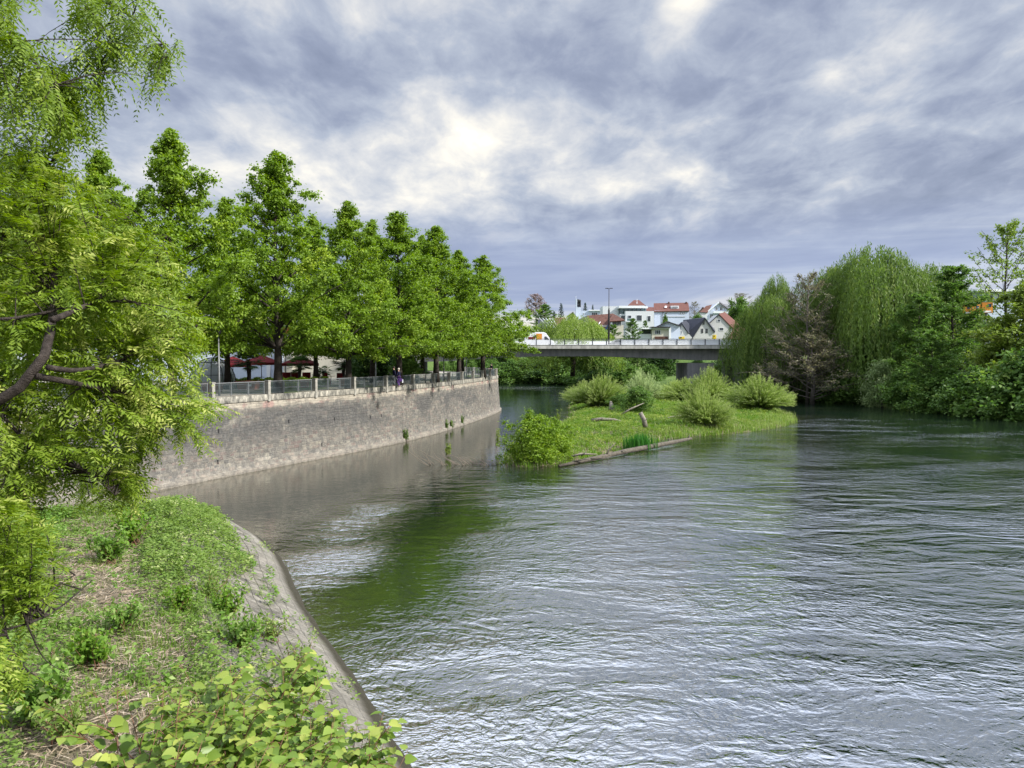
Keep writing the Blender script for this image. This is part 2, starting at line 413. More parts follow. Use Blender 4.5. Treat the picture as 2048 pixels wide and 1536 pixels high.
def water_attrs():
    def shallow(P):
        s1 = poly_sd(P, POINT); s2 = poly_sd(P, ISLAND)
        wd = np.full(len(P), 1e9)
        for A, B in zip(wl[:-1], wl[1:]): wd = np.minimum(wd, seg_dist(P, np.array(A), np.array(B)))
        a = 0.85 * np.exp(-np.clip(-s1, 0, 99) / 1.3) + 0.45 * np.exp(-np.clip(-s2, 0, 99) / 1.2)
        canal = 0.85 * np.exp(-np.clip(wd, 0, 99) / 6.0) * sstep(95, 60, P[:, 1]) + .5 * sstep(-12, -20, P[:, 0]) * (P[:, 1] < 60)
        return np.clip(a + canal, 0, 1)
    def rough(P):
        x, y = P[:, 0], P[:, 1]
        edge = np.interp(y, [0, 14, 20, 27, 34, 45, 55, 70, 120], [-6, -4.5, -3.6, -1.0, -1.2, -1.5, 1, 4, 6])   # eddy line between slack canal mouth and the main stream
        r = sstep(-2.5, 2.5, x - edge - 1.2 * (fbm(x * .4, y * .4) - .5) * 3)
        near = sstep(21, 15, y)
        r = np.maximum(r, near)
        sparkle = np.exp(-((x + 7.0) / 1.5) ** 2 - ((y - 33) / 7.0) ** 2)      # ripples at the mouth
        return np.clip(np.maximum(r, sparkle * 3.0), 0.03, 3.0) * np.interp(y, [0, 25, 60, 100, 160, 240], [.80, .64, .34, .22, .16, .13]) + .50 * np.exp(-((x - 3) / 11) ** 2 - ((y - 198) / 13) ** 2) + .42 * np.exp(-((x - 40) / 17) ** 2 - ((y - 84) / 17) ** 2) * sstep(.42, .62, fbm(x * .11, y * .16))
    def swell(P):
        x, y = P[:, 0], P[:, 1]
        return np.clip(np.exp(-((x - 17) / 11) ** 2 - ((y - 36) / 11) ** 2) * 1.0 + 0.15 * sstep(0, 8, x) + .05 + .5*np.exp(-((x - 2) / 5) ** 2 - ((y - 43) / 8) ** 2), 0, 1)
    return dict(shallow=shallow, rough=rough, swell=swell)
me = grid_mesh('water', -130, 160, -10, 280, 1.0, lambda P: np.zeros(len(P)), MATS['river_water'], attrs=water_attrs())
tag(mobj('water', me), kind='structure')
bed = MB(); bed.add([(-1500, -400, -3.2), (1500, -400, -3.2), (1500, 2600, -3.2), (-1500, 2600, -3.2)], [(0, 1, 2, 3)])
tag(bed.obj('river_bed', MATS['river_mud']), kind='structure')

# --- land
me = grid_mesh('ground', -56, 3, -7, 37, 0.3, h_point, MATS['bank_soil'], keep=lambda P: poly_sd(P, POINT) > -1.6)
tag(mobj('ground', me), kind='structure')
me = grid_mesh('ground', -4, 41, 49, 144, 0.5, h_island, MATS['bank_soil'], keep=lambda P: poly_sd(P, ISLAND) > -1.5)
tag(mobj('ground', me), kind='structure')
me = grid_mesh('terrain', -420, 900, 40, 1200, 4.0, h_far, MATS['meadow_ground'], keep=lambda P: poly_sd(P, FARB) > -5)
tag(mobj('terrain', me), kind='structure')

# promenade slab (behind the wall)
from mathutils.geometry import tessellate_polygon
pp = [tuple(p) for p in offset_path(wl, 0.55)] + [(-420, 300), (-420, 5), (-150, 5)]
tri = tessellate_polygon([[Vector((x, y, 0)) for x, y in pp]])
pm = MB(); pm.add([(x, y, ZP) for x, y in pp], [tuple(t) for t in tri])
tag(pm.obj('promenade_path', MATS['promenade_gravel']), kind='structure')

# --- retaining wall
m, n = newmat('wall_masonry')
uv = n.add('ShaderNodeTexCoord').outputs['UV']
sx = n.add('ShaderNodeSeparateXYZ'); n.put(sx, 0, uv); vv = sx.outputs[1]
wv = n.noise(uv, 0.5, 3, 0.5, 0, True)
uvw = n.vmath('ADD', uv, n.vmath('MULTIPLY', n.vmath('SUBTRACT', wv, (0.5, 0.5, 0.5)), (0.25, 0.30, 0)))
def bricks(vec, bw, rh, mort, off=0.5):
    bk = n.add('ShaderNodeTexBrick', offset=off, squash=0.75, squash_frequency=3)
    n.put(bk, 'Vector', vec); n.put(bk, 'Color1', (0.0, 0, 0)); n.put(bk, 'Color2', (1, 1, 1)); n.put(bk, 'Mortar', (0.5, 0.5, 0.5))
    n.put(bk, 'Scale', 1.0); n.put(bk, 'Mortar Size', mort); n.put(bk, 'Mortar Smooth', 0.25); n.put(bk, 'Bias', 0.0)
    n.put(bk, 'Brick Width', bw); n.put(bk, 'Row Height', rh); return bk
b1 = bricks(uvw, 0.62, 0.27, 0.022); b2 = bricks(n.mapping(uvw, loc=(3.3, .11, 0)), 0.40, 0.19, 0.018)
sel = n.maprange(n.noise(uv, 0.35, 2), 0.49, 0.51)
bc = n.mix(sel, b1.outputs[0], b2.outputs[0]); bf = n.math('ADD', n.math('MULTIPLY', b1.outputs[1], n.math('SUBTRACT', 1.0, sel)), n.math('MULTIPLY', b2.outputs[1], sel))
stone = n.ramp(bc, [(0.0, (0.09, 0.083, 0.075)), (0.22, (0.24, 0.21, 0.17)), (0.45, (0.14, 0.13, 0.115)), (0.62, (0.34, 0.30, 0.23)), (0.80, (0.20, 0.12, 0.10)), (1.0, (0.42, 0.38, 0.30))])
fn_ = n.noise(uv, 5.5, 7, 0.75); stone = n.mix(n.maprange(fn_, 0.35, 0.65), n.mix(0.55, stone, (0.06, 0.055, 0.05)), stone)
fn2 = n.noise(uv, 14, 5, 0.7); stone = n.mix(n.maprange(fn2, 0.53, 0.68), stone, (0.42, 0.375, 0.30))
stone = n.mix(bf, stone, (0.32, 0.295, 0.25))
# weather: dark crust in the upper half, streaks, pale foot, rendered top band
stn = n.noise(n.mapping(uv, scale=(0.16, 0.45, 1)), 1.0, 6, 0.68, 0.5)
ux = sx.outputs[0]
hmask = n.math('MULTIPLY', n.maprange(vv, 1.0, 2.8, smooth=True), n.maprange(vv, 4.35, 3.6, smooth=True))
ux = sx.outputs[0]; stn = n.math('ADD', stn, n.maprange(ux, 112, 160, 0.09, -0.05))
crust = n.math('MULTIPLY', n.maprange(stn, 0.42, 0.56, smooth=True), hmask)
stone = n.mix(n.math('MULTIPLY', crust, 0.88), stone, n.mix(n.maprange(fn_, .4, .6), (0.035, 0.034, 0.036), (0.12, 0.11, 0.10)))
streak = n.noise(n.mapping(uvw, scale=(1.7, 0.32, 1)), 1.0, 7, 0.75, 0.6)
stone = n.mix(n.math('MULTIPLY', n.maprange(streak, 0.52, 0.70), .45), stone, (0.06, 0.057, 0.052))
stone = n.mix(n.math('MULTIPLY', n.maprange(streak, 0.46, 0.30), .38), stone, (0.43, 0.38, 0.30))
topn = n.noise(uv, 0.9, 5, 0.6); red = n.maprange(n.noise(n.mapping(uv, scale=(.5, .7, 1)), 1.0, 3), 0.52, 0.6)
topc = n.mix(red, (0.44, 0.385, 0.30), (0.40, 0.24, 0.20))
stone = n.mix(n.math('MULTIPLY', n.maprange(n.math('ADD', vv, n.math('MULTIPLY', topn, 0.9)), 4.55, 4.75, smooth=True), 0.85), stone, topc)
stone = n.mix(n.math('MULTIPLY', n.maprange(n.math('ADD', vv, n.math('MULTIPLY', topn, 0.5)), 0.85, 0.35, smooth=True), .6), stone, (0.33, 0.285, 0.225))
hgt = n.math('ADD', n.math('MULTIPLY', bf, -0.6), n.math('MULTIPLY', fn_, .8))
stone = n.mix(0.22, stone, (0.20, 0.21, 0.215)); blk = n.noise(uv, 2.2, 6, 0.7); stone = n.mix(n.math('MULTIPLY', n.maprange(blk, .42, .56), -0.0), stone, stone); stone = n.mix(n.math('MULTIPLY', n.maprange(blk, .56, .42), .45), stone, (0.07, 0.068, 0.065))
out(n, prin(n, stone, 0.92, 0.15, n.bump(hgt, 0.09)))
plain('concrete', (0.30, 0.285, 0.25), 0.85, 0.2, var=.3, nscale=4, bump=0.01)
m, n = newmat('stained_concrete')
g = n.add('ShaderNodeTexCoord').outputs['Object']
a = n.noise(n.mapping(g, scale=(2.2, 2.2, 1.0)), 1.5, 7, 0.72); b = n.noise(g, 9, 4, .6)
c = n.ramp(a, [(0.36, (0.06, 0.058, 0.052)), (0.5, (0.19, 0.18, 0.155)), (0.64, (0.40, 0.37, 0.31))])
out(n, prin(n, n.mix(n.maprange(b, .6, .75), c, (0.05, .05, .045)), 0.9, .15, n.bump(b, .02)))
arc = np.concatenate([[0], np.cumsum(np.linalg.norm(np.diff(np.array(wl), axis=0), axis=1))])
zs = [-0.8, 0.0, 0.28, 0.3, 1, 2, 3, 4, ZT]
V = []; UVs = []
for k, z in enumerate(zs):
    fr = 0.36 * max(z, 0) / ZT
    off_ = fr if z > 0.29 else -0.16 + 0.0 * z
    p = offset_path(wl, off_)
    if z <= 0.29: p = p - 0
    V += [(x, y, z) for x, y in p]; UVs += [(s_, z) for s_ in arc]
nW = len(wl)
# back face of the top
p = offset_path(wl, 0.80); V += [(x, y, ZT) for x, y in p]; UVs += [(s_, ZT + .5) for s_ in arc]
Fq = [(k * nW + i, k * nW + i + 1, (k + 1) * nW + i + 1, (k + 1) * nW + i) for k in range(len(zs)) for i in range(nW - 1)]
wall_root = empty('retaining_wall', (float(wl[20][0]), float(wl[20][1]), 0), 0, 'tall curved weathered sandstone block wall rising from the water under the promenade', 'wall')
wo_ = -np.array([wl[20][0], wl[20][1], 0])
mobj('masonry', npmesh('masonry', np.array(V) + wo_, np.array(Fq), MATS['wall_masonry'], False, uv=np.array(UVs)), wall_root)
def path_at(path, s):
    path = np.array(path); a_ = np.concatenate([[0], np.cumsum(np.linalg.norm(np.diff(path, axis=0), axis=1))])
    s = np.clip(s, 0, a_[-1] - 1e-3); i = int(np.searchsorted(a_, s, 'right') - 1); i = min(i, len(path) - 2)
    t = (s - a_[i]) / (a_[i + 1] - a_[i]); d = (path[i + 1] - path[i]) / np.linalg.norm(path[i + 1] - path[i])
    return path[i] * (1 - t) + path[i + 1] * t, d
# curb on the wall top
cpth = offset_path(wl, 0.52)
Vc = []
for o_, z in ((0.30, ZT + .001), (0.30, 5.02), (0.74, 5.02), (0.74, ZT + .001)):
    Vc += [(x, y, z) for x, y in offset_path(wl, o_)]
Fc = [(k * nW + i, k * nW + i + 1, (k + 1) * nW + i + 1, (k + 1) * nW + i) for k in range(3) for i in range(nW - 1)]
mobj('curb', npmesh('curb', np.array(Vc) + wo_, np.array(Fc), MATS['stained_concrete']), wall_root)
plain('drain_dark', (0.012, 0.012, 0.014), 0.9)
for (u, v) in ((575, 842), (668, 838), (740, 834), (645, 890), (437, 862), (434, 928), (763, 830)):
    # drain slots: find the wall point seen there
    best = None
    for s_ in np.arange(20, arc[-1] * .6, 0.25):
        q, d = path_at(wl, s_)
        for z in np.arange(1, 4.2, .1):
            rr_ = 0.36 * z / ZT; P = Vector((q[0] - d[1] * rr_, q[1] + d[0] * rr_, z)); dv = P - Vector((0, 0, CAM_Z))
            r_ = ray(u, v); pr = dv / dv.y * r_.y
            e = (pr - r_).length
            if best is None or e < best[0]: best = (e, P, d)
    P, d = best[1], best[2]; bb = MB()
    bb.box((0, 0, 0), (0.09, 0.05, 0.26)); o = bb.obj('weep_hole', MATS['drain_dark'], wall_root)  # solid box on the wall face, dark colour stands for the hole's shade
    o.location = P + Vector(wo_.tolist()); o.rotation_euler = (0, 0, math.atan2(d[1], d[0]))
# --- railing
m, n = newmat('rail_metal'); g = n.add('ShaderNodeTexCoord').outputs['Object']
out(n, prin(n, n.mix(n.noise(g, 8, 3), (0.15, 0.16, 0.17), (0.26, 0.265, 0.27)), 0.45, 0.5, None, 0.3))
plain('rail_dark', (0.025, 0.03, 0.04), 0.5)
m, n = newmat('wire_mesh')   # tight woven wire: many fine wires, the gaps are openings
g = n.add('ShaderNodeTexCoord').outputs['UV']
wv1 = n.add('ShaderNodeTexWave', bands_direction='X'); n.put(wv1, 0, g); n.put(wv1, 'Scale', 4.0)
wv2 = n.add('ShaderNodeTexWave', bands_direction='Y'); n.put(wv2, 0, g); n.put(wv2, 'Scale', 4.0)
mk = n.math('GREATER_THAN', n.math('MAXIMUM', wv1.outputs[1], wv2.outputs[1]), 0.84)
tr = n.add('ShaderNodeBsdfTransparent'); ms = n.add('ShaderNodeMixShader'); n.put(ms, 0, mk); n.l.new(tr.outputs[0], ms.inputs[1])
n.l.new(prin(n, (0.035, 0.05, 0.055), 0.6), ms.inputs[2]); out(n, ms.outputs[0])
# post stations along the curb, from their sighted columns
rp = offset_path(wl, 0.52)
ra = np.concatenate([[0], np.cumsum(np.linalg.norm(np.diff(rp, axis=0), axis=1))])
def s_for_u(u):
    best = None
    for s_ in np.arange(10, ra[-1], 0.05):
        q, d = path_at(rp, s_)
        if q[1] < 20 or q[1] > 112.5: continue
        e = abs(1024 + FPX * q[0] / q[1] - u)
        if best is None or e < best[0]: best = (e, s_)
    return best[1]
st = [s_for_u(u) for u in (532, 627, 705, 769.5, 823, 865)]
sp_ = (st[-1] - st[0]) / 5
posts = [st[0] - sp_ * k for k in range(7, 0, -1)] + st
s_end = s_for_u(996)
s_ = st[-1] + sp_
while s_ < s_end + 24: posts.append(s_); s_ += sp_
rail = empty('promenade_railing', (float(rp[20][0]), float(rp[20][1]), ZT), 0, 'grey wire mesh railing between square concrete posts along the river wall', 'railing')
ro = Vector((-float(rp[20][0]), -float(rp[20][1]), -ZT))
pmb = MB(); pmb.box((0, 0, 0.62), (0.24, 0.30, 1.36)); pmb.box((0, 0, 1.34), (0.29, 0.35, 0.07))
pme = pmb.mesh('post', MATS['concrete'])
for i, s_ in enumerate(posts):
    q, d = path_at(rp, s_)
    if i % 1 == 0:
        mobj('post', pme, rail, Vector((q[0], q[1], ZT)) + ro + Vector((d[1] * .12, -d[0] * .12, 0)), math.atan2(d[1], d[0]))
    if i + 1 < len(posts):
        q2, _ = path_at(rp, posts[i + 1])
        A = Vector((q[0], q[1], 0)); B = Vector((q2[0], q2[1], 0)); dd = (B - A).normalized(); A += dd * .2; B -= dd * .2; L = (B - A).length
        fm = MB()
        fm.beam(A + Vector((0, 0, 5.90)), B + Vector((0, 0, 5.90)), 0.07, 0.05)
        for t in (.01, 1 / 3, 2 / 3, .99):
            P = A.lerp(B, t); fm.box(P + Vector((0, 0, 5.46)), (0.045, 0.045, 0.86), math.atan2(dd.y, dd.x))
        for t0, t1 in ((.03, .31), (.355, .645), (.69, .97)):
            for z in (5.78, 5.42, 5.10): fm.beam(A.lerp(B, t0) + Vector((0, 0, z)), A.lerp(B, t1) + Vector((0, 0, z)), 0.022, 0.022)
            for t in (t0, t1): fm.box(A.lerp(B, t) + Vector((0, 0, 5.44)), (0.02, 0.02, 0.68), math.atan2(dd.y, dd.x))
        fm.v = [tuple(Vector(v) + ro) for v in fm.v]
        fr = fm.obj('rail_frame', MATS['rail_metal'], rail)
        Vm = [A + Vector((0, 0, 5.08)), B + Vector((0, 0, 5.08)), B + Vector((0, 0, 5.86)), A + Vector((0, 0, 5.86))]
        nrm = Vector((dd.y, -dd.x, 0)) * 0.012
        Vm = [tuple(v + ro + nrm) for v in Vm]
        mobj('mesh_infill', npmesh('mesh_infill', np.array(Vm), np.array([[0, 1, 2, 3]]), MATS['wire_mesh'], uv=np.array([(0, 0), (L * 2.2, 0), (L * 2.2, 1.7), (0, 1.7)])), fr)
# --- stone revetment on the point
m, n = newmat('revetment_stone')
uv = n.add('ShaderNodeTexCoord').outputs['UV']; g = n.add('ShaderNodeTexCoord').outputs['Object']
sx = n.add('ShaderNodeSeparateXYZ'); n.put(sx, 0, uv)
wv = n.noise(uv, 0.8, 3, .5, 0, True)
uvw = n.vmath('ADD', uv, n.vmath('MULTIPLY', n.vmath('SUBTRACT', wv, (0.5, 0.5, 0.5)), (0.25, 0.25, 0)))
wv2_ = n.noise(uv, 2.2, 3, .5, 0, True)
uvw = n.vmath('ADD', uvw, n.vmath('MULTIPLY', n.vmath('SUBTRACT', wv2_, (0.5, 0.5, 0.5)), (0.09, 0.06, 0)))
bk = bricks(uvw, 0.55, 0.30, 0.012, 0.5)
a = n.noise(g, 1.6, 7, 0.72); b = n.noise(g, 9, 6, .7)
c = n.ramp(bk.outputs[0], [(0, (0.21, 0.19, 0.16)), (.5, (0.27, 0.245, 0.205)), (1, (0.33, 0.30, 0.255))])
c = n.mix(n.maprange(a, .56, .42), c, n.mix(.75, c, (0.085, 0.080, 0.065)))
c = n.mix(n.math('MULTIPLY', bk.outputs[1], .85), c, (0.05, 0.048, 0.035))
c = n.mix(n.maprange(b, .56, .74), c, (0.36, 0.34, 0.31))
moss = n.math('MULTIPLY', n.maprange(n.noise(g, 1.7, 5, .7), .54, .66), 0.55)
c = n.mix(moss, c, (0.10, 0.12, 0.035))
edge = n.math('MULTIPLY', n.maprange(sx.outputs[1], 0.95, 0.55), n.maprange(sx.outputs[1], 0.02, 0.2))
c = n.mix(n.math('MULTIPLY', edge, .4), c, (0.30, 0.28, 0.24))
c = n.mix(n.maprange(n.math('ADD', sx.outputs[1], n.math('MULTIPLY', a, -.4)), 0.10, -0.15), c, (0.05, 0.045, 0.03))
out(n, prin(n, c, 0.9, .2, n.bump(n.math('ADD', n.math('MULTIPLY', bk.outputs[1], -.5), n.math('ADD', b, n.math('MULTIPLY', a, 1.5))), 0.09)))
rs = np.array(smooth_path(shoreR, 2)); S = np.concatenate([[0], np.cumsum(np.linalg.norm(np.diff(rs, axis=0), axis=1))])
ns = int(S[-1] / .25); rr2 = np.stack([np.interp(np.linspace(0, S[-1], ns), S, rs[:, k]) for k in (0, 1)], 1)
T = np.gradient(rr2, axis=0); T /= np.linalg.norm(T, axis=1)[:, None]; ker = np.ones(15) / 15
N2 = np.stack([T[:, 1], -T[:, 0]], 1)
for k in (0, 1): N2[:, k] = np.convolve(np.pad(N2[:, k], 7, 'edge'), ker, 'valid')
ts = [-1.3, -.4, 0, .3, .6, 0.9, 1.3, 1.8, 2.3, 2.8, 3.15, 3.5]
V = []; UVs = []
for t in ts:
    P = rr2 + N2 * t; jag = 0.10 * (fbm(np.linspace(0, S[-1], ns) * 1.3, np.full(ns, t * 2.0)) - .5)
    P = P + N2 * jag[:, None] * (t < 1)
    z = h_point(P) + 0.05 + 0.10 * (fbm(P[:, 0] * 1.1, P[:, 1] * 1.1, 3) - .5) + (0.07 if 0 <= t <= .95 else 0)
    if t == ts[-1]: z -= .2
    V += [(x, y, zz) for (x, y), zz in zip(P, z)]; UVs += list(zip(np.linspace(0, S[-1], ns), np.full(ns, t)))
Fq = [(k * ns + i, k * ns + i + 1, (k + 1) * ns + i + 1, (k + 1) * ns + i) for k in range(len(ts) - 1) for i in range(ns - 1)]
o = mobj('revetment', npmesh('revetment', np.array(V), np.array(Fq)[:, ::-1], MATS['revetment_stone'], True, uv=np.array(UVs)))
tag(o, 'sloping pitched stone bank facing on the river side of the overgrown point', 'revetment')
# =================================================================== BRIDGE
m, n = newmat('bridge_concrete'); g = n.add('ShaderNodeTexCoord').outputs['Object']
bw = n.noise(n.mapping(g, scale=(1.6, 1, .12)), 1.0, 5, .6); a = n.noise(g, .5, 5, .6)
c = n.mix(n.maprange(bw, .35, .65), (0.19, 0.19, 0.19), (0.27, 0.265, 0.255)); c = n.mix(n.math('MULTIPLY', n.maprange(a, .5, .7), .5), c, (0.09, 0.09, 0.09))
out(n, prin(n, c, .9, .15))
m, n = newmat('fascia_concrete'); g = n.add('ShaderNodeTexCoord').outputs['Object']
bw = n.noise(n.mapping(g, scale=(.9, 1, .25)), 1.0, 6, .65)
out(n, prin(n, n.mix(n.maprange(bw, .38, .62), (0.28, 0.275, 0.25), (0.50, 0.49, 0.45)), .9, .15))
plain('asphalt', (0.05, 0.05, 0.052), .9, .2)
plain('paint_dark', (0.03, 0.035, 0.045), .5)
m, n = newmat('parapet_panel'); g = n.add('ShaderNodeTexCoord').outputs['Object']
out(n, prin(n, n.mix(n.noise(n.mapping(g, scale=(5, 1, .3)), 1.0, 4), (0.70, 0.72, 0.75), (0.82, 0.84, 0.86)), .5, .4))
YB = 150.0; SCB = YB / FPX
def zpx(v, Y=YB): return at_y(1024, v, Y).z
ZD = zpx(692)
bridge = empty('road_bridge', (8, YB, 0), 0, 'long low concrete road bridge with pale fascia spanning the river behind the island', 'bridge')
def bo(mb): mb.v = [(x - 8, y - YB, z) for x, y, z in mb.v]; return mb
xL, xR = -60.0, 74.0
# girder: haunched slab along x, depth in y 12 m
xs_ = np.linspace(-19, 44, 64); soff = np.interp(xs_, [-19, -13, -4, 5, 18, 30, 36.5, 44], [zpx(724), zpx(722.5), zpx(716), zpx(712.6), zpx(712.6), zpx(717), zpx(720.5), zpx(721)])
g_ = MB(); vs = []
for x, zb in zip(xs_, soff): vs += [(x, YB + .45, ZD - .55), (x, YB + 0.75, zb), (x, YB + 11.2, zb), (x, YB + 11.6, ZD - .55)]
k = len(xs_)
g_.add(vs, [(4 * i + j, 4 * i + (j + 1) % 4, 4 * i + 4 + (j + 1) % 4, 4 * i + 4 + j) for i in range(k - 1) for j in range(4)] + [(0, 1, 2, 3), (4 * k - 1, 4 * k - 2, 4 * k - 3, 4 * k - 4)])
bo(g_).obj('girder', MATS['bridge_concrete'], bridge)
g_ = MB(); g_.box(((xL + xR) / 2, YB + 6, ZD - .38), (xR - xL, 12.6, .30)); bo(g_).obj('deck_slab', MATS['bridge_concrete'], bridge)
g_ = MB(); g_.box(((xL + xR) / 2, YB - .42, ZD - .18), (xR - xL, .26, .72)); g_.box(((xL + xR) / 2, YB - .30, ZD + .20), (xR - xL, .6, .06)); bo(g_).obj('fascia', MATS['fascia_concrete'], bridge)
g_ = MB(); g_.box(((xL + xR) / 2, YB + 6, ZD - .18), (xR - xL, 8, .08)); bo(g_).obj('carriageway', MATS['asphalt'], bridge)
g_ = MB(); g_.box(((xL + xR) / 2, YB + .9, ZD - .1), (xR - xL, 2.0, .22)); g_.box(((xL + xR) / 2, YB + 11, ZD - .1), (xR - xL, 2.0, .22)); bo(g_).obj('walkway', MATS['fascia_concrete'], bridge)
pier = MB(); pier.box((36.8, YB + 6, (soff.min() - 2) / 2 - .5), (5.2, 10.4, soff.min() + 2.6)); bo(pier).obj('pier', MATS['bridge_concrete'], bridge)
pier = MB(); pier.box((46.4, YB + 6, 3.0), (5.0, 12, 9.6)); bo(pier).obj('abutment', MATS['bridge_concrete'], bridge)
pier = MB(); pier.box((-20.2, YB + 6, 6), (5.0, 12.2, 7.2)); pier.box((-42, YB + 6, 6), (39, 12.0, 7.1)); bo(pier).obj('abutment', MATS['bridge_concrete'], bridge)
pier = MB(); pier.box((60, YB + 6, 5.5), (24, 12.0, 7.8)); bo(pier).obj('abutment', MATS['bridge_concrete'], bridge)
# parapet: posts, dark top rail, bars; solid pale panels in the eastern half
pb = MB(); pb.box((0, 0, .62), (0.16, 0.12, 1.16)); pbm = pb.mesh('parapet_post', MATS['paint_dark'])
x = xL + .4; px_ = []
px0 = (1100.5 - 1024) * SCB
while x < xR: px_.append(x); x += 28.05 * SCB
shift = min(px_, key=lambda q: abs(q - px0)); px_ = [q - shift + px0 for q in px_]
for q in px_:
    if -12 < q < 60: mobj('parapet_post', pbm, bridge, (q - 8, -.28, ZD + .16))
g_ = MB(); g_.box(((xL + xR) / 2, YB - .28, ZD + 1.36), (xR - xL, .12, .07)); bo(g_).obj('handrail', MATS['paint_dark'], bridge)
g_ = MB(); q = xL
while q < xR:
    g_.box((q, YB - .24, ZD + .74), (.035, .03, 1.05)); q += .17
g_.box(((xL + xR) / 2, YB - .24, ZD + .27), (xR - xL, .04, .05)); bo(g_).obj('parapet_bars', MATS['parapet_panel'], bridge)
xp = (1262 - 1024) * SCB
for a_, b_ in zip(px_[:-1], px_[1:]):
    if a_ > xp - 3 - 12 * 0 and a_ < 60:
        g_ = MB(); g_.box(((a_ + b_) / 2, YB - .19, ZD + .74), (b_ - a_ - .2, .03, 1.0)); bo(g_).obj('parapet_panel', MATS['parapet_panel'], bridge)
# far parapet
g_ = MB(); g_.box(((xL + xR) / 2, YB + 12.2, ZD + 0.62), (xR - xL, .18, 1.1)); bo(g_).obj('far_parapet', MATS['parapet_panel'], bridge)
# =================================================================== VEGETATION
leafmat('linden_leaf', (0.105, 0.185, 0.018), (0.24, 0.35, 0.04), (0.37, 0.46, 0.07))
leafmat('cypress_leaf', (0.085, 0.150, 0.014), (0.28, 0.37, 0.045), (0.52, 0.55, 0.16), transl=.38, rough=.5, spec=.25)
leafmat('willow_leaf', (0.085, 0.145, 0.030), (0.155, 0.23, 0.05), (0.22, 0.28, 0.07))
leafmat('osier_leaf', (0.13, 0.20, 0.030), (0.24, 0.33, 0.07), (0.36, 0.42, 0.16))
leafmat('grey_willow_leaf', (0.155, 0.217, 0.088), (0.310, 0.392, 0.165), (0.465, 0.551, 0.264))
leafmat('alder_leaf', (0.070, 0.140, 0.030), (0.145, 0.235, 0.05), (0.24, 0.32, 0.07))
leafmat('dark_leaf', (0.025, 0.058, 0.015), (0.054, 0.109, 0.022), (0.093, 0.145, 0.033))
leafmat('young_leaf', (0.12, 0.18, 0.03), (0.22, 0.29, 0.055), (0.34, 0.37, 0.09))
leafmat('brown_leaf', (0.14, 0.13, 0.07), (0.23, 0.22, 0.12), (0.17, 0.24, 0.08))
leafmat('pink_leaf', (0.28, 0.23, 0.23), (0.38, 0.32, 0.32))
leafmat('palm_leaf', (0.039, 0.080, 0.028), (0.093, 0.160, 0.044))
leafmat('needle_leaf', (0.016, 0.038, 0.020), (0.034, 0.072, 0.033), transl=.15)
leafmat('bramble_leaf', (0.095, 0.165, 0.028), (0.235, 0.33, 0.07), (0.42, 0.45, 0.20))
leafmat('nettle_leaf', (0.095, 0.19, 0.028), (0.21, 0.33, 0.065), (0.40, 0.46, 0.20))
leafmat('grass_blade', (0.085, 0.175, 0.018), (0.17, 0.29, 0.035), (0.32, 0.37, 0.10))
leafmat('iris_blade', (0.031, 0.123, 0.022), (0.070, 0.217, 0.033))
leafmat('straw', (0.20, 0.15, 0.10), (0.42, 0.34, 0.25), (0.55, 0.47, 0.37), transl=.1)
leafmat('knotweed_leaf', (0.085, 0.160, 0.022), (0.25, 0.355, 0.055), (0.42, 0.46, 0.10), transl=.38, rough=.42, spec=.4)
plain('bark_dark', (0.050, 0.042, 0.036), .95, .1, var=.35, nscale=5, bump=.02)
plain('bark_grey', (0.13, 0.115, 0.10), .95, .1, var=.35, nscale=5, bump=.02)
plain('bark_brown', (0.058, 0.048, 0.042), .95, .1, var=.55, nscale=14, bump=.03)
plain('driftwood', (0.20, 0.178, 0.15), .9, .15, var=.4, nscale=5, bump=.02)
plain('wet_wood', (0.09, 0.078, 0.06), .8, .3, var=.5, nscale=4, bump=.02)
plain('stem_red', (0.16, 0.075, 0.045), .6)
plain('twig', (0.20, 0.165, 0.13), .8)

def unit(a): return a / np.maximum(np.linalg.norm(a, axis=1, keepdims=True), 1e-9)
def rand_dir(n, r=RNG): return unit(r.normal(size=(n, 3)))
def leaves(C, T, Nrm, L, Wd, tint, fold=0.0):
    """rhombic leaves: centre C, axis T, face normal Nrm, length L, width Wd"""
    n = len(C); T = unit(T); B = unit(np.cross(Nrm, T)); N_ = np.cross(T, B)
    L = np.broadcast_to(L, (n,))[:, None]; Wd = np.broadcast_to(Wd, (n,))[:, None]
    v0 = C - T * L * .5; v1 = C + B * Wd * .5 + N_ * fold * Wd - T * L * .05; v2 = C + T * L * .5; v3 = C - B * Wd * .5 + N_ * fold * Wd - T * L * .05
    V = np.stack([v0, v1, v2, v3], 1).reshape(-1, 3)
    F = np.arange(4 * n).reshape(n, 4)
    return V, F, np.repeat(tint, 4)
def leaf_mesh(name, parts, mat):
    V = []; F = []; A = []; o = 0
    for v, f, a in parts: V.append(v); F.append(f + o); A.append(a); o += len(v)
    return npmesh(name, np.concatenate(V), np.concatenate(F), mat, False, {'tint': np.concatenate(A)})

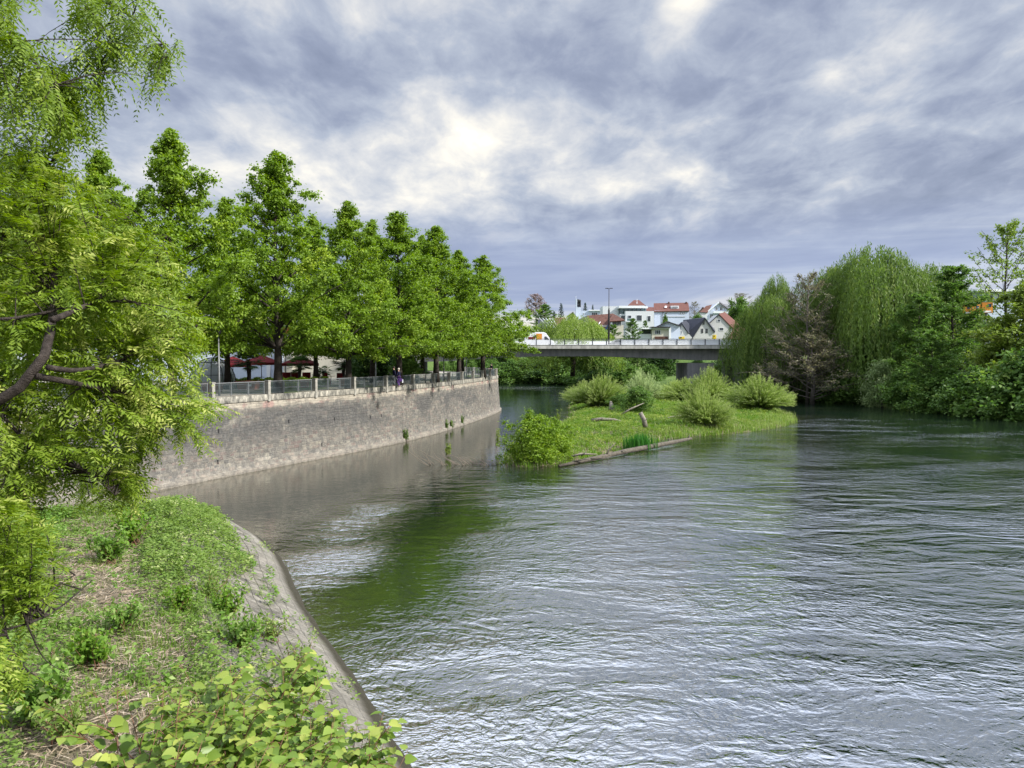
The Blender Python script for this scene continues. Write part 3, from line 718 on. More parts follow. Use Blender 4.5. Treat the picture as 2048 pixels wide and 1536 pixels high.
def puff_crown(name, mat, puffs, nleaf, L, Wd, seed, droop=.25, flat=.8):
    """puffs: array (n,5) x y z radius tint"""
    r = np.random.default_rng(seed); n = len(puffs)
    idx = np.repeat(np.arange(n), nleaf); N = len(idx)
    d = rand_dir(N, r); rad = puffs[idx, 3] * np.abs(r.normal(size=N)) ** .8 * .80
    off = d * rad[:, None]; off[:, 2] *= flat
    C = puffs[idx, :3] + off
    nrm = unit(d * .55 + np.array([0, 0, .55]) + r.normal(size=(N, 3)) * .45)
    T = unit(d * .8 + r.normal(size=(N, 3)) * .6 + np.array([0, 0, -droop]))
    tint = np.clip(puffs[idx, 4] + r.normal(size=N) * .10, 0, 1)
    s = r.uniform(.7, 1.25, N)
    return leaf_mesh(name, [leaves(C, T, nrm, L * s, Wd * s, tint, .12)], mat)
def limb_paths(base, ends, r, sag=.0, k=5):
    out_ = []
    for e in ends:
        b = np.array(base(e)); e = np.array(e); m_ = (b + e) / 2 + np.array([0, 0, sag * np.linalg.norm(e - b)]) + r.normal(size=3) * .06 * np.linalg.norm(e - b)
        out_.append([tuple((1 - t) ** 2 * b + 2 * t * (1 - t) * m_ + t * t * e) for t in np.linspace(0, 1, k)])
    return out_
def profile(ps):
    xs = [p[0] for p in ps]; ys = [p[1] for p in ps]
    return lambda h: np.interp(h, xs, ys)
def make_tree(seed, H, base, Rm, prof, npuff, nleaf, L, Wd, leafm, barkm, pr=(.55, .95), trunk_r=.25, lobes=.28, nlimb=40, lean=0.0, spires=0, flat=.75, inner=.35, droop=.25, name='tree'):
    """returns (trunk mesh, crown mesh). H height, base crown start, Rm max radius"""
    r = np.random.default_rng(seed)
    P = []; tries = 0; zc_ = H - base
    ph = r.random(6) * 6.28
    tops = [(0.0, 0.0, 1.0)] + [(r.uniform(-.42, .42) * Rm, r.uniform(-.42, .42) * Rm, r.uniform(.76, .92)) for _ in range(spires)]
    while len(P) < npuff and tries < npuff * 60:
        tries += 1
        tx, ty, th = tops[r.integers(len(tops))] if r.random() < .6 else tops[0]
        h = r.random() ** 0.9
        w_ = prof(h / 1.0)
        if r.random() > (w_ + .12): continue
        a = r.random() * 6.2832
        lob = 1 - lobes + lobes * (math.sin(a * 3 + ph[0] + h * 5) * .5 + math.sin(a * 5 + ph[1] - h * 9) * .35 + math.sin(h * 23 + ph[2] + a) * .45 + r.normal() * .22)
        q = inner + (1 - inner) * r.random() ** .6
        rad = Rm * w_ * lob * q
        up = sstep(.45, .8, h)
        z = base + zc_ * h * (th if up > .5 else 1)
        x = rad * math.cos(a) + tx * up; y = rad * math.sin(a) + ty * up
        pr_ = r.uniform(*pr) * (1 - .35 * h)
        P.append((x, y, z + r.normal() * .2, pr_, np.clip(.42 + .22 * math.sin(a * 4 + h * 11 + ph[3]) + r.normal() * .16, 0, 1)))
    P = np.array(P); P[:, 0] += lean * np.clip(P[:, 2], 0, None)
    crown = puff_crown('crown', MATS[leafm], P, nleaf, L, Wd, seed + 1, droop, flat)
    mb = MB(); trh = H * .93
    tp = [(lean * trh * t + .10 * math.sin(t * 4 + ph[4]) * t, .10 * math.cos(t * 5 + ph[5]) * t, trh * t) for t in np.linspace(0, 1, 9)]
    tr_ = [trunk_r * (1.35 if t == 0 else (1 - .92 * t ** .9)) + .015 for t in np.linspace(0, 1, 9)]
    mb.tube(tp, tr_, 9)
    order = r.permutation(len(P))[:nlimb]
    def bs(e):
        z0 = max(min(e[2] - .55 * math.hypot(e[0] - lean * e[2], e[1]), trh * .95), base * .75); t = z0 / trh
        return (np.interp(t, np.linspace(0, 1, 9), [p[0] for p in tp]), np.interp(t, np.linspace(0, 1, 9), [p[1] for p in tp]), z0)
    for pth in limb_paths(bs, [P[i, :3] for i in order], r, .06):
        L0 = np.linalg.norm(np.array(pth[0]) - np.array(pth[-1])); r0 = trunk_r * min(.34, .08 + L0 * .05)
        mb.tube(pth, [r0, r0 * .75, r0 * .5, r0 * .3, r0 * .12], 5, False)
    trunk = mb.mesh('trunk', MATS[barkm], True)
    return trunk, crown
def place(proto, name, loc, label, cat='tree', group=None, rz=0.0, scale=1.0, names=('trunk', 'crown')):
    rt = empty(name, loc, rz, label, cat, group, scale)
    for nm_, me_ in zip(names, proto): mobj(nm_, me_, rt)
    return rt
# ---- lindens on the promenade
LIN = profile([(0, .60), (.06, .90), (.18, 1.0), (.32, .95), (.45, .80), (.56, .60), (.66, .44), (.78, .29), (.9, .15), (1, .02)])
def make_linden(seed, H, base, Rm):
    r = np.random.default_rng(seed); P = []; mb = MB(); zc_ = H - base
    tp = [(.12 * math.sin(t * 4 + seed) * t, .12 * math.cos(t * 5 + seed) * t, H * .95 * t) for t in np.linspace(0, 1, 10)]
    mb.tube(tp, [.30 * (1.35 if t == 0 else (1 - .93 * t ** .85)) + .012 for t in np.linspace(0, 1, 10)], 9)
    nl = 64
    for i in range(nl):
        h = ((i + r.random()) / nl) ** .92; a = i * 2.4 + r.normal() * .35; Rr = Rm * float(LIN(h)) * r.uniform(.62, 1.18)
        if r.random() < .10: Rr *= 1.15
        zt = base + zc_ * h + r.normal() * .25 - (.6 if h < .12 else 0); tip = np.array([Rr * math.cos(a), Rr * math.sin(a), min(zt, H)]); zo = max(base * .85, zt - Rr * .62 - .3 * h); org = np.array([0, 0, min(zo, H * .93)])
        md = (org + tip) / 2 + np.array([0, 0, .10 * Rr]); f_ = lambda t: (1 - t) ** 2 * org + 2 * t * (1 - t) * md + t * t * tip
        r0 = .03 + .012 * Rr
        mb.tube([tuple(f_(t)) for t in (0, .3, .6, .95)], [r0, r0 * .7, r0 * .4, r0 * .12], 5, False)
        tn = np.clip(.45 + r.normal() * .17, 0, 1)
        for k in range(int(4 + Rr * 2.2)):
            t = r.uniform(.30, 1.04) if h < .8 else r.uniform(.0, 1.0); sp = .22 + .50 * (Rr / Rm) * (1.15 - .5 * t)
            P.append((*(f_(t) + r.normal(size=3) * sp * np.array([1, 1, .62])), r.uniform(.32, .72) * (1 - .3 * h), np.clip(tn + r.normal() * .08, 0, 1)))
        # side shoots standing out of the silhouette
        if r.random() < .5: P.append((*(tip + np.array([math.cos(a) * .3, math.sin(a) * .3, .8]) * r.uniform(.1, .35)), .34, tn))
    for k in range(46): t = r.random(); P.append((tp[-1][0] + r.normal() * .55 * (1.05 - t), tp[-1][1] + r.normal() * .55 * (1.05 - t), H * (.78 + .22 * t), .42 - .24 * t, .5 + .1 * r.normal()))
    P = np.array(P); return mb.mesh('trunk', MATS['bark_dark'], True), puff_crown('crown', MATS['linden_leaf'], P, 96, .19, .135, seed + 1, .35, .72)
lind = [make_linden(211 + i, 17.6, 3.9, 6.3) for i in range(5)]
_unused = lambda: [make_tree(11 + i, 17.6, 4.0, 6.5, LIN, 800, 74, .20, .14, 'linden_leaf', 'bark_dark', trunk_r=.30, spires=1 + i % 3, lobes=.50, droop=.35, flat=.55, pr=(.45, .95), inner=.25) for i in range(4)]
front = [  # pixel column, distance, pixel of the top, label
    (-60, 41, 200, 'linden tree mostly hidden at the frame edge behind the feathery overhanging tree'),
    (345, 50, 255, 'tall linden tree with twin spired top rising just beside the feathery overhanging tree'),
    (556, 56.5, 303, 'tall linden tree with one clear spire, thick trunk standing left of the dark door'),
    (697, 62.5, 402, 'linden tree whose trunk stands at the right end of the pale terrace wall'),
    (798, 70, 424, 'linden tree with its trunk right behind the two people pushing a bicycle'),
    (872, 79, 452, 'linden tree whose single trunk stands in front of the dark bridge end'),
    (918, 89, 500, 'slim trunked linden tree between the two thin lamp posts near the bridge'),
    (966, 99, 512, 'last linden of the row, forked trunk by the wall corner, crown reaching the bridge')]
for i, (u, d, vt, lb) in enumerate(front):
    top = at_y(u, vt, d).z; s = (top - ZP) / 17.6
    sx_ = s * 1.10 if i < 7 else s * 1.22
    if i >= 4: sx_ *= 1.05
    place(lind[i % 5], 'linden_tree', ((u - 1024) / FPX * d, d, ZP - .05), lb, group='lindens along the promenade', rz=i * 1.9 + .4, scale=(sx_ * (1.0 if i > 3 else .95), sx_ * (1.0 if i > 3 else .95), s))
back = [(205, 56, 300, 'linden tree with a slim top showing between the feathery tree and the twin spired linden'),
        (60, 58, 330, 'linden tree behind the feathery overhanging tree, a row back from the wall'),
        (455, 64, 395, 'second row linden whose top shows left of the tallest single spire'),
        (632, 72, 440, 'second row linden filling the gap right of the tallest spire'),
        (745, 80, 440, 'second row linden behind the pale lamp post'),
        (845, 90, 470, 'second row linden just left of the bridge end'),
        (925, 104, 540, 'second row linden farthest back before the bridge')]
for i, (u, d, vt, lb) in enumerate(back):
    top = at_y(u, vt, d).z; s = (top - ZP) / 17.6
    place(lind[(i + 3) % 5], 'linden_tree', ((u - 1024) / FPX * d, d, ZP - .05), lb, group='lindens of the second row', rz=i * 2.3, scale=(s * .95, s * .95, s))
# ---- dark shrubbery behind the terrace
BUSH = profile([(0, .9), (.3, 1.0), (.6, .85), (.85, .5), (1, .15)])
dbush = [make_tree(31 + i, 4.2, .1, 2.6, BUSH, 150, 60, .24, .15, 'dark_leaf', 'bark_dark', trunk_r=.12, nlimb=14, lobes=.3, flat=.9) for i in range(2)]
gbush = [make_tree(35 + i, 4.0, .1, 2.4, BUSH, 150, 60, .22, .15, 'alder_leaf', 'bark_dark', trunk_r=.12, nlimb=14, lobes=.35, flat=.9) for i in range(2)]
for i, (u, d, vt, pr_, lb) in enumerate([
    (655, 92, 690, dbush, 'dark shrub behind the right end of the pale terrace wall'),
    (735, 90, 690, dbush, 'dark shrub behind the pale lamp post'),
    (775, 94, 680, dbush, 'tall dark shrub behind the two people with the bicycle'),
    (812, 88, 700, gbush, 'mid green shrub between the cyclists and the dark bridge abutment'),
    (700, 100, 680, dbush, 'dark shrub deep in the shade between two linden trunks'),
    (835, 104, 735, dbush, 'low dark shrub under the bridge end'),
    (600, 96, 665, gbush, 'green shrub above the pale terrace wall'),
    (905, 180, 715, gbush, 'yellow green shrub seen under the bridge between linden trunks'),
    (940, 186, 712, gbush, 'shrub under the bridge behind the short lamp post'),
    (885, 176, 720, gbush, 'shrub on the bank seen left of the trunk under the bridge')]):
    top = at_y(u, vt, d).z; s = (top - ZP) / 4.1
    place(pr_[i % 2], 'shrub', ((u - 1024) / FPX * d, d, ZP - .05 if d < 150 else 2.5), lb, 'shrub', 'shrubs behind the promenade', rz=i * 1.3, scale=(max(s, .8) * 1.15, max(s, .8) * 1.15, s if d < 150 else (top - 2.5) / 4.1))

# ---- weeping willow
def make_willow(seed, H, Rm, nstr, leafm, hang=.62, L=.34, Wd=.075):
    r = np.random.default_rng(seed); parts = []; tops = []
    ph = r.random(4) * 6.28
    Cs = []; Ts = []; Ns = []; Ls = []; tint = []
    for i in range(nstr):
        a = r.random() * 6.283; q = r.random() ** .55
        lob = 1 + .20 * math.sin(3 * a + ph[0]) + .14 * math.sin(5 * a + ph[1])
        rad = Rm * q * lob
        zt = H * (1 - .42 * q ** 2.4) * (1 + .06 * math.sin(4 * a + ph[2]) + r.normal() * .014)
        x0, y0 = rad * math.cos(a), rad * math.sin(a)
        tops.append((x0, y0, zt))
        ln = min(zt * .93, H * hang * r.uniform(.5, 1.15)); m_ = int(ln / (L * .36)); t = np.linspace(0, 1, max(m_, 4))
        outx, outy = math.cos(a), math.sin(a); sw = r.normal(size=2) * .35
        px_ = x0 + outx * (1 - (1 - t) ** 3) * .9 + sw[0] * t; py_ = y0 + outy * (1 - (1 - t) ** 3) * .9 + sw[1] * t
        pz_ = zt - ln * t + .25 * np.sin(t * 3.1) * (1 - t)
        C = np.stack([px_, py_, pz_], 1) + r.normal(size=(len(t), 3)) * .09
        Cs.append(C); Ts.append(np.tile([0, 0, -1.0], (len(t), 1)) + r.normal(size=(len(t), 3)) * .38)
        Ns.append(np.tile([outx, outy, .25], (len(t), 1)) + r.normal(size=(len(t), 3)) * .5); Ls.append(np.full(len(t), 1.0))
        tint.append(np.clip(np.full(len(t), .5 + r.normal() * .22) + .2 * (1 - t) - .1, 0, 1))
    C = np.concatenate(Cs); T = np.concatenate(Ts); N_ = np.concatenate(Ns); tt = np.concatenate(tint); s = r.uniform(.7, 1.3, len(C))
    crown = leaf_mesh('crown', [leaves(C, T, N_, L * s, Wd * s, tt, .1)], MATS[leafm])
    mb = MB(); mb.tube([(0, 0, -.3), (.15, .1, H * .25), (-.1, .1, H * .5), (0, 0, H * .8)], [H * .035, H * .028, H * .02, H * .006], 8)
    for j in range(26):
        e = np.array(tops[r.integers(len(tops))]); b = (0, 0, H * r.uniform(.2, .5)); m_ = (np.array(b) + e) / 2 + np.array([0, 0, H * .12])
        pth = [tuple((1 - t) ** 2 * np.array(b) + 2 * t * (1 - t) * m_ + t * t * e) for t in np.linspace(0, 1, 6)]
        mb.tube(pth, [H * .012 * (1 - .85 * t) for t in np.linspace(0, 1, 6)], 5, False)
    return mb.mesh('trunk', MATS['bark_dark'], True), crown
# ---- fan-shaped osier bush: straight shoots leaving the base
def make_osier(seed, H, Rm, nsh, leafm, L=.16, Wd=.035, up=1.0):
    r = np.random.default_rng(seed); Cs = []; Ts = []; Ns = []; tt = []; mb = MB()
    for i in range(nsh):
        a = r.random() * 6.283; q = r.random() ** .6
        lb_ = 1 + .28 * math.sin(a * 2 + seed) + .18 * math.sin(a * 5 + seed * 2); long_ = 1.15 if r.random() < .05 else 1.0
        tip = np.array([Rm * q * math.cos(a) * lb_, Rm * q * math.sin(a) * lb_, H * (1 - .50 * q ** 1.8) * r.uniform(.30, 1.0) * up * long_ * (1 + .15 * math.sin(a + seed))])
        b = np.array([math.cos(a), math.sin(a), 0]) * r.random() * Rm * .30
        m_ = b * .6 + tip * .4 + np.array([0, 0, H * .16])
        ln = np.linalg.norm(tip - b); k = int(ln / .042)
        t = np.linspace(.22, 1, k)[:, None]
        C = (1 - t) ** 2 * b + 2 * t * (1 - t) * m_ + t * t * tip
        dr = unit(2 * (1 - t) * (m_ - b) + 2 * t * (tip - m_))
        side = rand_dir(k, r)
        Cs.append(C + side * .05); Ts.append(dr * .75 + side * .75); Ns.append(unit(np.array([[0, 0, .7]]) + r.normal(size=(k, 3)) * .6)); tt.append(np.clip(.25 + .65 * t[:, 0] + r.normal() * .12, 0, 1))
        if i % 4 == 0:
            pth = [tuple((1 - s_) ** 2 * b + 2 * s_ * (1 - s_) * m_ + s_ * s_ * tip) for s_ in (0, .3, .6, .9)]
            mb.tube(pth, [.022, .015, .01, .004], 4, False)
    C = np.concatenate(Cs); n = len(C); s = r.uniform(.7, 1.3, n)
    return mb.mesh('stems', MATS['bark_grey'], True), leaf_mesh('foliage', [leaves(C, np.concatenate(Ts), np.concatenate(Ns), L * s, Wd * s, np.concatenate(tt), .1)], MATS[leafm])
# ---- airy tree of visible ascending branches (alder, poplar, bare trees)
def make_airy(seed, H, Rm, leafm, barkm, nb=34, sub=9, lpb=46, L=.17, Wd=.12, ang=.55, start=.14, trunk_r=.2, taper=1.0, spread=.28, twigs=False):
    r = np.random.default_rng(seed); mb = MB(); Cs = []; tt = []; Ts = []
    mb.tube([(0, 0, 0), (.1, 0, H * .3), (-.08, .1, H * .6), (0, 0, H)], [trunk_r, trunk_r * .72, trunk_r * .4, .015], 8)
    for i in range(nb):
        h = start + (1 - start) * ((i + r.random()) / nb); a = i * 2.4 + r.normal() * .4
        ln = Rm * (1 - (h - start) / (1 - start)) ** .7 * taper * r.uniform(.7, 1.15) + .5
        b = np.array([0, 0, H * h * .97]); d = np.array([math.cos(a), math.sin(a), ang + r.normal() * .15]); d /= np.linalg.norm(d)
        e = b + d * ln + np.array([0, 0, .12 * ln]); m_ = b + d * ln * .5 - np.array([0, 0, .05 * ln])
        f_ = lambda t: (1 - t) ** 2 * b + 2 * t * (1 - t) * m_ + t * t * e
        mb.tube([tuple(f_(t)) for t in (0, .35, .7, 1)], [trunk_r * .3 * (1 - h * .6), trunk_r * .2 * (1 - h * .6), trunk_r * .1, .012], 5, False)
        for j in range(sub):
            t = r.uniform(.25, 1); p0 = f_(t); dv = unit((d + r.normal(size=3) * .75)[None])[0]; dv[2] = abs(dv[2]) * .6; l2 = ln * spread * r.uniform(.5, 1.2) + .25
            p1 = p0 + dv * l2
            if twigs or j < 3: mb.tube([tuple(p0), tuple(p0 * .5 + p1 * .5 + r.normal(size=3) * .06), tuple(p1)], [.03, .02, .008], 3 if twigs else 4, False)
            if twigs:
                for q in range(3):
                    p2 = p0 + (p1 - p0) * r.uniform(.4, 1) ; mb.tube([tuple(p2), tuple(p2 + unit((dv + r.normal(size=3) * .6)[None])[0] * l2 * .6)], [.015, .005], 3, False)
            k = lpb; s = r.random(k)[:, None]
            Cs.append(p0 + (p1 - p0) * s + r.normal(size=(k, 3)) * .16 * np.array([1, 1, .6])); Ts.append(np.tile(dv, (k, 1)) + r.normal(size=(k, 3)) * .7)
            tt.append(np.clip(np.full(k, .45 + r.normal() * .2) + r.normal(size=k) * .08, 0, 1))
    C = np.concatenate(Cs); n = len(C); s = r.uniform(.7, 1.3, n)
    Nn = unit(np.array([[0, 0, .8]]) + r.normal(size=(n, 3)) * .6)
    return mb.mesh('trunk', MATS[barkm], True), leaf_mesh('crown', [leaves(C, np.concatenate(Ts), Nn, L * s, Wd * s, np.concatenate(tt), .1)], MATS[leafm])
def make_conifer(seed, H, Rm):
    r = np.random.default_rng(seed); mb = MB(); mb.tube([(0, 0, 0), (0, 0, H)], [.22, .02], 7); Cs = []; Ts = []
    for i in range(60):
        h = .15 + .85 * i / 60; a = i * 2.4; ln = Rm * (1 - h) ** .8 * r.uniform(.6, 1.15) + .25
        d = np.array([math.cos(a), math.sin(a), .10]); k = int(18 + ln * 26); t = r.random(k)[:, None]
        Cs.append(np.array([0, 0, H * h]) + d * ln * t + np.array([0, 0, -.25 * ln]) * t ** 2 + r.normal(size=(k, 3)) * .12); Ts.append(np.tile(d, (k, 1)) + r.normal(size=(k, 3)) * .5)
    C = np.concatenate(Cs); n = len(C)
    return mb.mesh('trunk', MATS['bark_dark'], True), leaf_mesh('crown', [leaves(C, np.concatenate(Ts), unit(np.array([[0, 0, .7]]) + r.normal(size=(n, 3)) * .5), .38, .14, r.random(n))], MATS['needle_leaf'])

# ---- right bank
RB = 'trees and bushes of the far right bank'
def rb(proto, nm_, u, d, vt, lb, H, wx=1.0, cat='tree', rz=0.0, names=('trunk', 'crown'), zb=None, group=RB):
    x = (u - 1024) / FPX * d; z = ground_z(h_far, x, d) if zb is None else zb
    z = max(z, 0.05) if zb is None else z
    top = at_y(u, vt, d).z; s = (top - z) / H
    return place(proto, nm_, (x, d, z - .1), lb, cat, group, rz, (s * wx, s * wx, s), names)
wil = [make_willow(51, 12, 5.4, 1050, 'willow_leaf'), make_willow(52, 12, 5.8, 1150, 'willow_leaf')]
ald = [make_airy(61, 13, 3.8, 'alder_leaf', 'bark_dark', nb=44, sub=10, lpb=34, L=.21, Wd=.15, ang=.5), make_airy(62, 13, 3.4, 'alder_leaf', 'bark_dark', nb=46, sub=9, lpb=32, L=.21, Wd=.15, ang=.6)]
ygt = [make_tree(65, 10, .8, 4.6, BUSH, 420, 54, .24, .15, 'young_leaf', 'bark_grey', pr=(.5, .8), trunk_r=.18, lobes=.4)]
bare = [make_airy(67, 13, 4.8, 'brown_leaf', 'bark_grey', nb=40, sub=8, lpb=12, L=.16, Wd=.11, ang=.8, twigs=True, spread=.34), make_airy(68, 7, 4.2, 'brown_leaf', 'bark_grey', nb=36, sub=8, lpb=14, L=.17, Wd=.12, ang=.35, twigs=True, start=.05)]
shr = [make_tree(71 + i, 4.2, .0, 3.0, BUSH, 200, 60, .24, .15, 'alder_leaf', 'bark_dark', trunk_r=.1, nlimb=16, lobes=.38, flat=.9, pr=(.45, .8)) for i in range(2)]
plm = [make_airy(75, 13, 5.2, 'osier_leaf', 'bark_dark', nb=30, sub=9, lpb=16, L=.22, Wd=.13, ang=.85, start=.3, spread=.22)]
wil_s = make_willow(53, 8, 4.6, 800, 'osier_leaf', L=.30, Wd=.07)
gsh = make_tree(77, 4.0, 0, 2.4, BUSH, 160, 60, .18, .10, 'grey_willow_leaf', 'bark_grey', trunk_r=.08, nlimb=14, lobes=.35)
rb(wil[0], 'weeping_willow', 1538, 140, 600, 'weeping willow drooping over the right end of the bridge', 12, .9, zb=1.2)
rb(wil[0], 'weeping_willow', 1550, 146, 563, 'small pointed willow top standing up behind the willow at the bridge end', 12, .5, rz=2)
rb(wil[1], 'weeping_willow', 1745, 134, 505, 'tallest weeping willow, broad rounded dome in the middle of the right bank', 12, 1.0, rz=1.0)
rb(wil[1], 'weeping_willow', 1670, 140, 545, 'weeping willow shoulder left of the tallest willow dome', 12, .85, rz=3)
rb(wil[0], 'weeping_willow', 1860, 142, 540, 'pale willow behind the dark trunked alders', 12, .9, rz=4)
rb(bare[0], 'brown_twiggy_tree', 1615, 130, 545, 'brown twiggy tree barely in leaf rising between the bridge willow and the big willow', 13, .9)
rb(bare[0], 'brown_twiggy_tree', 1668, 150, 535, 'thin bare topped tree behind the brown twiggy tree', 13, .8, rz=2)
rb(bare[1], 'brown_twiggy_tree', 1625, 126, 668, 'low spreading brown tree with pinkish buds over the dark bank', 7, 1.25)
rb(bare[1], 'brown_twiggy_tree', 1565, 134, 682, 'low brown twiggy tree in front of the bridge abutment', 7, 1.0, rz=1)
rb(ald[0], 'alder_tree', 1838, 117, 585, 'alder with layered branches, left of the dark straight trunk', 13, 1.15)
rb(ald[1], 'alder_tree', 1905, 121, 530, 'tall alder with a dark straight trunk left of the orange signs', 13, 1.25, rz=1)
rb(ald[0], 'alder_tree', 1780, 128, 640, 'lower alder in front of the tallest willow', 13, 1.0, rz=2)
rb(ald[1], 'alder_tree', 1862, 108, 660, 'leaning waterside alder with dark twin trunk over the river', 13, 1.3, rz=3)
rb(plm[0], 'poplar_tree', 2010, 128, 443, 'tall thin leaved tree with rising branches at the right edge of the photo', 13, .95, rz=.5)
rb(ald[1], 'alder_tree', 1960, 140, 590, 'green tree below the tall thin leaved tree behind the orange signs', 13, .8, rz=4)
rb(ygt[0], 'maple_tree', 2052, 104, 575, 'large yellow green tree at the right frame edge', 10, 1.35)
rb(ygt[0], 'maple_tree', 1985, 106, 690, 'yellow green bush in front of the large yellow green tree', 10, 1.35, rz=2)
rb(shr[0], 'shrub', 2020, 98, 735, 'dark green layered shrub overhanging the water at the right frame edge', 4.2, 1.5, 'shrub')
rb(shr[1], 'shrub', 1950, 101, 740, 'dark green shrub over the water below the yellow green bush', 4.2, 1.3, 'shrub', 1)
rb(gsh, 'shrub', 1765, 118, 722, 'silvery grey green shrub beside the leaning waterside alder', 4.0, .95, 'shrub')
rb(shr[0], 'shrub', 1815, 114, 735, 'dark green shrub at the foot of the leaning alder', 4.2, 1.2, 'shrub', 2)
rb(shr[1], 'shrub', 1890, 106, 745, 'low shrub right of the leaning alder foot', 4.2, 1.4, 'shrub', 3)
rb(shr[0], 'shrub', 1700, 128, 738, 'round green shrub at the water left of the silvery shrub', 4.2, 1.5, 'shrub', 4)
rb(shr[1], 'shrub', 1640, 137, 752, 'green shrub at the water under the low brown tree', 4.2, 1.5, 'shrub', 5)
rb(shr[0], 'shrub', 1585, 142, 752, 'green shrub at the water right of the island bushes', 4.2, 1.5, 'shrub', 6)
rb(shr[1], 'shrub', 1520, 147, 745, 'dark shrub below the willow at the bridge end', 4.2, 1.3, 'shrub', 7, zb=.2)
rb(shr[0], 'shrub', 1740, 132, 690, 'dark shrub in the shade under the tallest willow', 4.2, 1.0, 'shrub', 1.5)
rb(shr[1], 'shrub', 1680, 136, 680, 'dark shrub in the shade left of the tallest willow', 4.2, 1.0, 'shrub', 2.5)
rb(ald[0], 'alder_tree', 2110, 118, 560, 'alder cut by the right frame edge', 13, 1.1, rz=5)
rb(ald[0], 'alder_tree', 1935, 128, 640, 'lower alder right of the dark straight trunk', 13, 1.1, rz=6)
rb(shr[1], 'shrub', 2070, 94, 700, 'shrub cut by the right frame edge at the water', 4.2, 1.3, 'shrub', 3)
# ---- far bank beyond the bridge
FBG = 'bushes of the bank beyond the bridge'
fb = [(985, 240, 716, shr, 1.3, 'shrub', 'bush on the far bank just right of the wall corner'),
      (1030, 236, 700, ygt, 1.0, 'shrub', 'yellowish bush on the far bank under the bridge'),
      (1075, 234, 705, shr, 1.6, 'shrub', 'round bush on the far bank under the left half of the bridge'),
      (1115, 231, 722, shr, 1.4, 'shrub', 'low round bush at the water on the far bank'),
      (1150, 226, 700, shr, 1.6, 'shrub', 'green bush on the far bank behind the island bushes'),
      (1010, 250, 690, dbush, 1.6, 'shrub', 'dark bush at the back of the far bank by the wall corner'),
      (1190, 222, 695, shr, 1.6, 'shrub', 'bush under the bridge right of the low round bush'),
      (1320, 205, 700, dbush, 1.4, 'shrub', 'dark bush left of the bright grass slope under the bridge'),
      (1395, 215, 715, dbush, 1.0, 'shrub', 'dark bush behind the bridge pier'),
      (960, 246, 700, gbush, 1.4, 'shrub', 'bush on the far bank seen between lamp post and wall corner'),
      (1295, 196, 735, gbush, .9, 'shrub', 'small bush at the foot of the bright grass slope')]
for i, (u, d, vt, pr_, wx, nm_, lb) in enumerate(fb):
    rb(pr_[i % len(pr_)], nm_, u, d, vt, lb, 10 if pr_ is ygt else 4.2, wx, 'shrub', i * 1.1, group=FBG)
for i, (u, d, vt, wx, lb) in enumerate([
    (992, 230, 728, 1.7, 'low bush at the water beside the wall corner on the far bank'), (1022, 229, 724, 1.6, 'water edge bush on the far bank, second from the wall corner'),
    (1052, 227, 722, 1.7, 'water edge bush on the far bank, third from the wall corner'), (1084, 225, 726, 1.7, 'water edge bush on the far bank, fourth from the wall corner'),
    (1114, 223, 724, 1.7, 'water edge bush on the far bank, fifth from the wall corner'), (1146, 219, 722, 1.8, 'water edge bush on the far bank where the pale island bushes begin'),
    (1178, 207, 726, 1.7, 'bank bush just above the left back island bush'), (1212, 198, 722, 1.7, 'bank bush behind the gap between the island bushes'),
    (1248, 190, 728, 1.5, 'bank bush left of the silvery island bush top'), (1300, 180, 735, 1.2, 'bank bush right of the silvery island bush top'),
    (1450, 172, 722, 1.6, 'dark bush between the bridge pier and the abutment'), (1480, 165, 735, 1.5, 'dark bush at the foot of the bridge abutment')]):
    rb((dbush if i % 4 == 3 or i > 9 else shr)[i % 2], 'shrub', u, d, vt, lb, 4.0, wx, 'shrub', i * 1.7, zb=.15, group='water edge bushes beyond the bridge')
for i, (u, d, vt, lb) in enumerate([(1232, 208, 690, 'slim leaning tree under the middle of the bridge'), (1258, 205, 688, 'dark slim trunked tree under the bridge, third from the pier'), (1275, 204, 690, 'dark slim trunked tree under the bridge nearest the grass slope'), (1215, 214, 690, 'slim tree under the bridge behind the silvery island bush')]):
    rb(ald[i % 2], 'alder_tree', u, d, vt, lb, 13, 1.2, rz=i, group='slim trees under the bridge')
# behind the bridge, above its parapet
BT = 'trees among the houses'
rb(wil_s, 'weeping_willow', 1145, 172, 634, 'pale green weeping willow right behind the bridge parapet', 8, 1.3, zb=4, group=BT)
rb(shr[1], 'shrub', 1185, 175, 655, 'light green shrub right of the willow behind the bridge', 4.2, .8, 'shrub', zb=5, group=BT)
rb(ald[0], 'alder_tree', 1225, 235, 648, 'small tree in front of the brown roofed house', 13, 1.3, zb=9, group=BT)
rb(ald[1], 'alder_tree', 1265, 238, 636, 'small tree in front of the white modern house', 13, 1.1, zb=9, group=BT)
rb(ald[0], 'alder_tree', 1290, 262, 640, 'thin young tree in front of the long white house', 13, .7, zb=12, rz=2, group=BT)
rb(ald[1], 'alder_tree', 1090, 300, 608, 'round green tree left of the slanted white masts', 13, 1.5, zb=14, group=BT)
pinkt = make_airy(81, 13, 4.6, 'pink_leaf', 'bark_brown', nb=34, sub=9, lpb=16, L=.30, Wd=.22, ang=.8, twigs=True, start=.25)
rb(pinkt, 'blossom_tree', 1072, 340, 588, 'pinkish blossoming tree on the skyline above the linden row end', 13, 1.2, zb=18, group=BT)
con = make_conifer(83, 12, 3.0)
rb(con, 'conifer_tree', 1122, 330, 606, 'dark narrow conifer on the skyline left of the bell tower', 12, .9, zb=18, group=BT)
rb(con, 'conifer_tree', 1108, 325, 622, 'low dark conifer beside the narrow conifer on the skyline', 12, 1.5, zb=18, rz=1, group=BT)
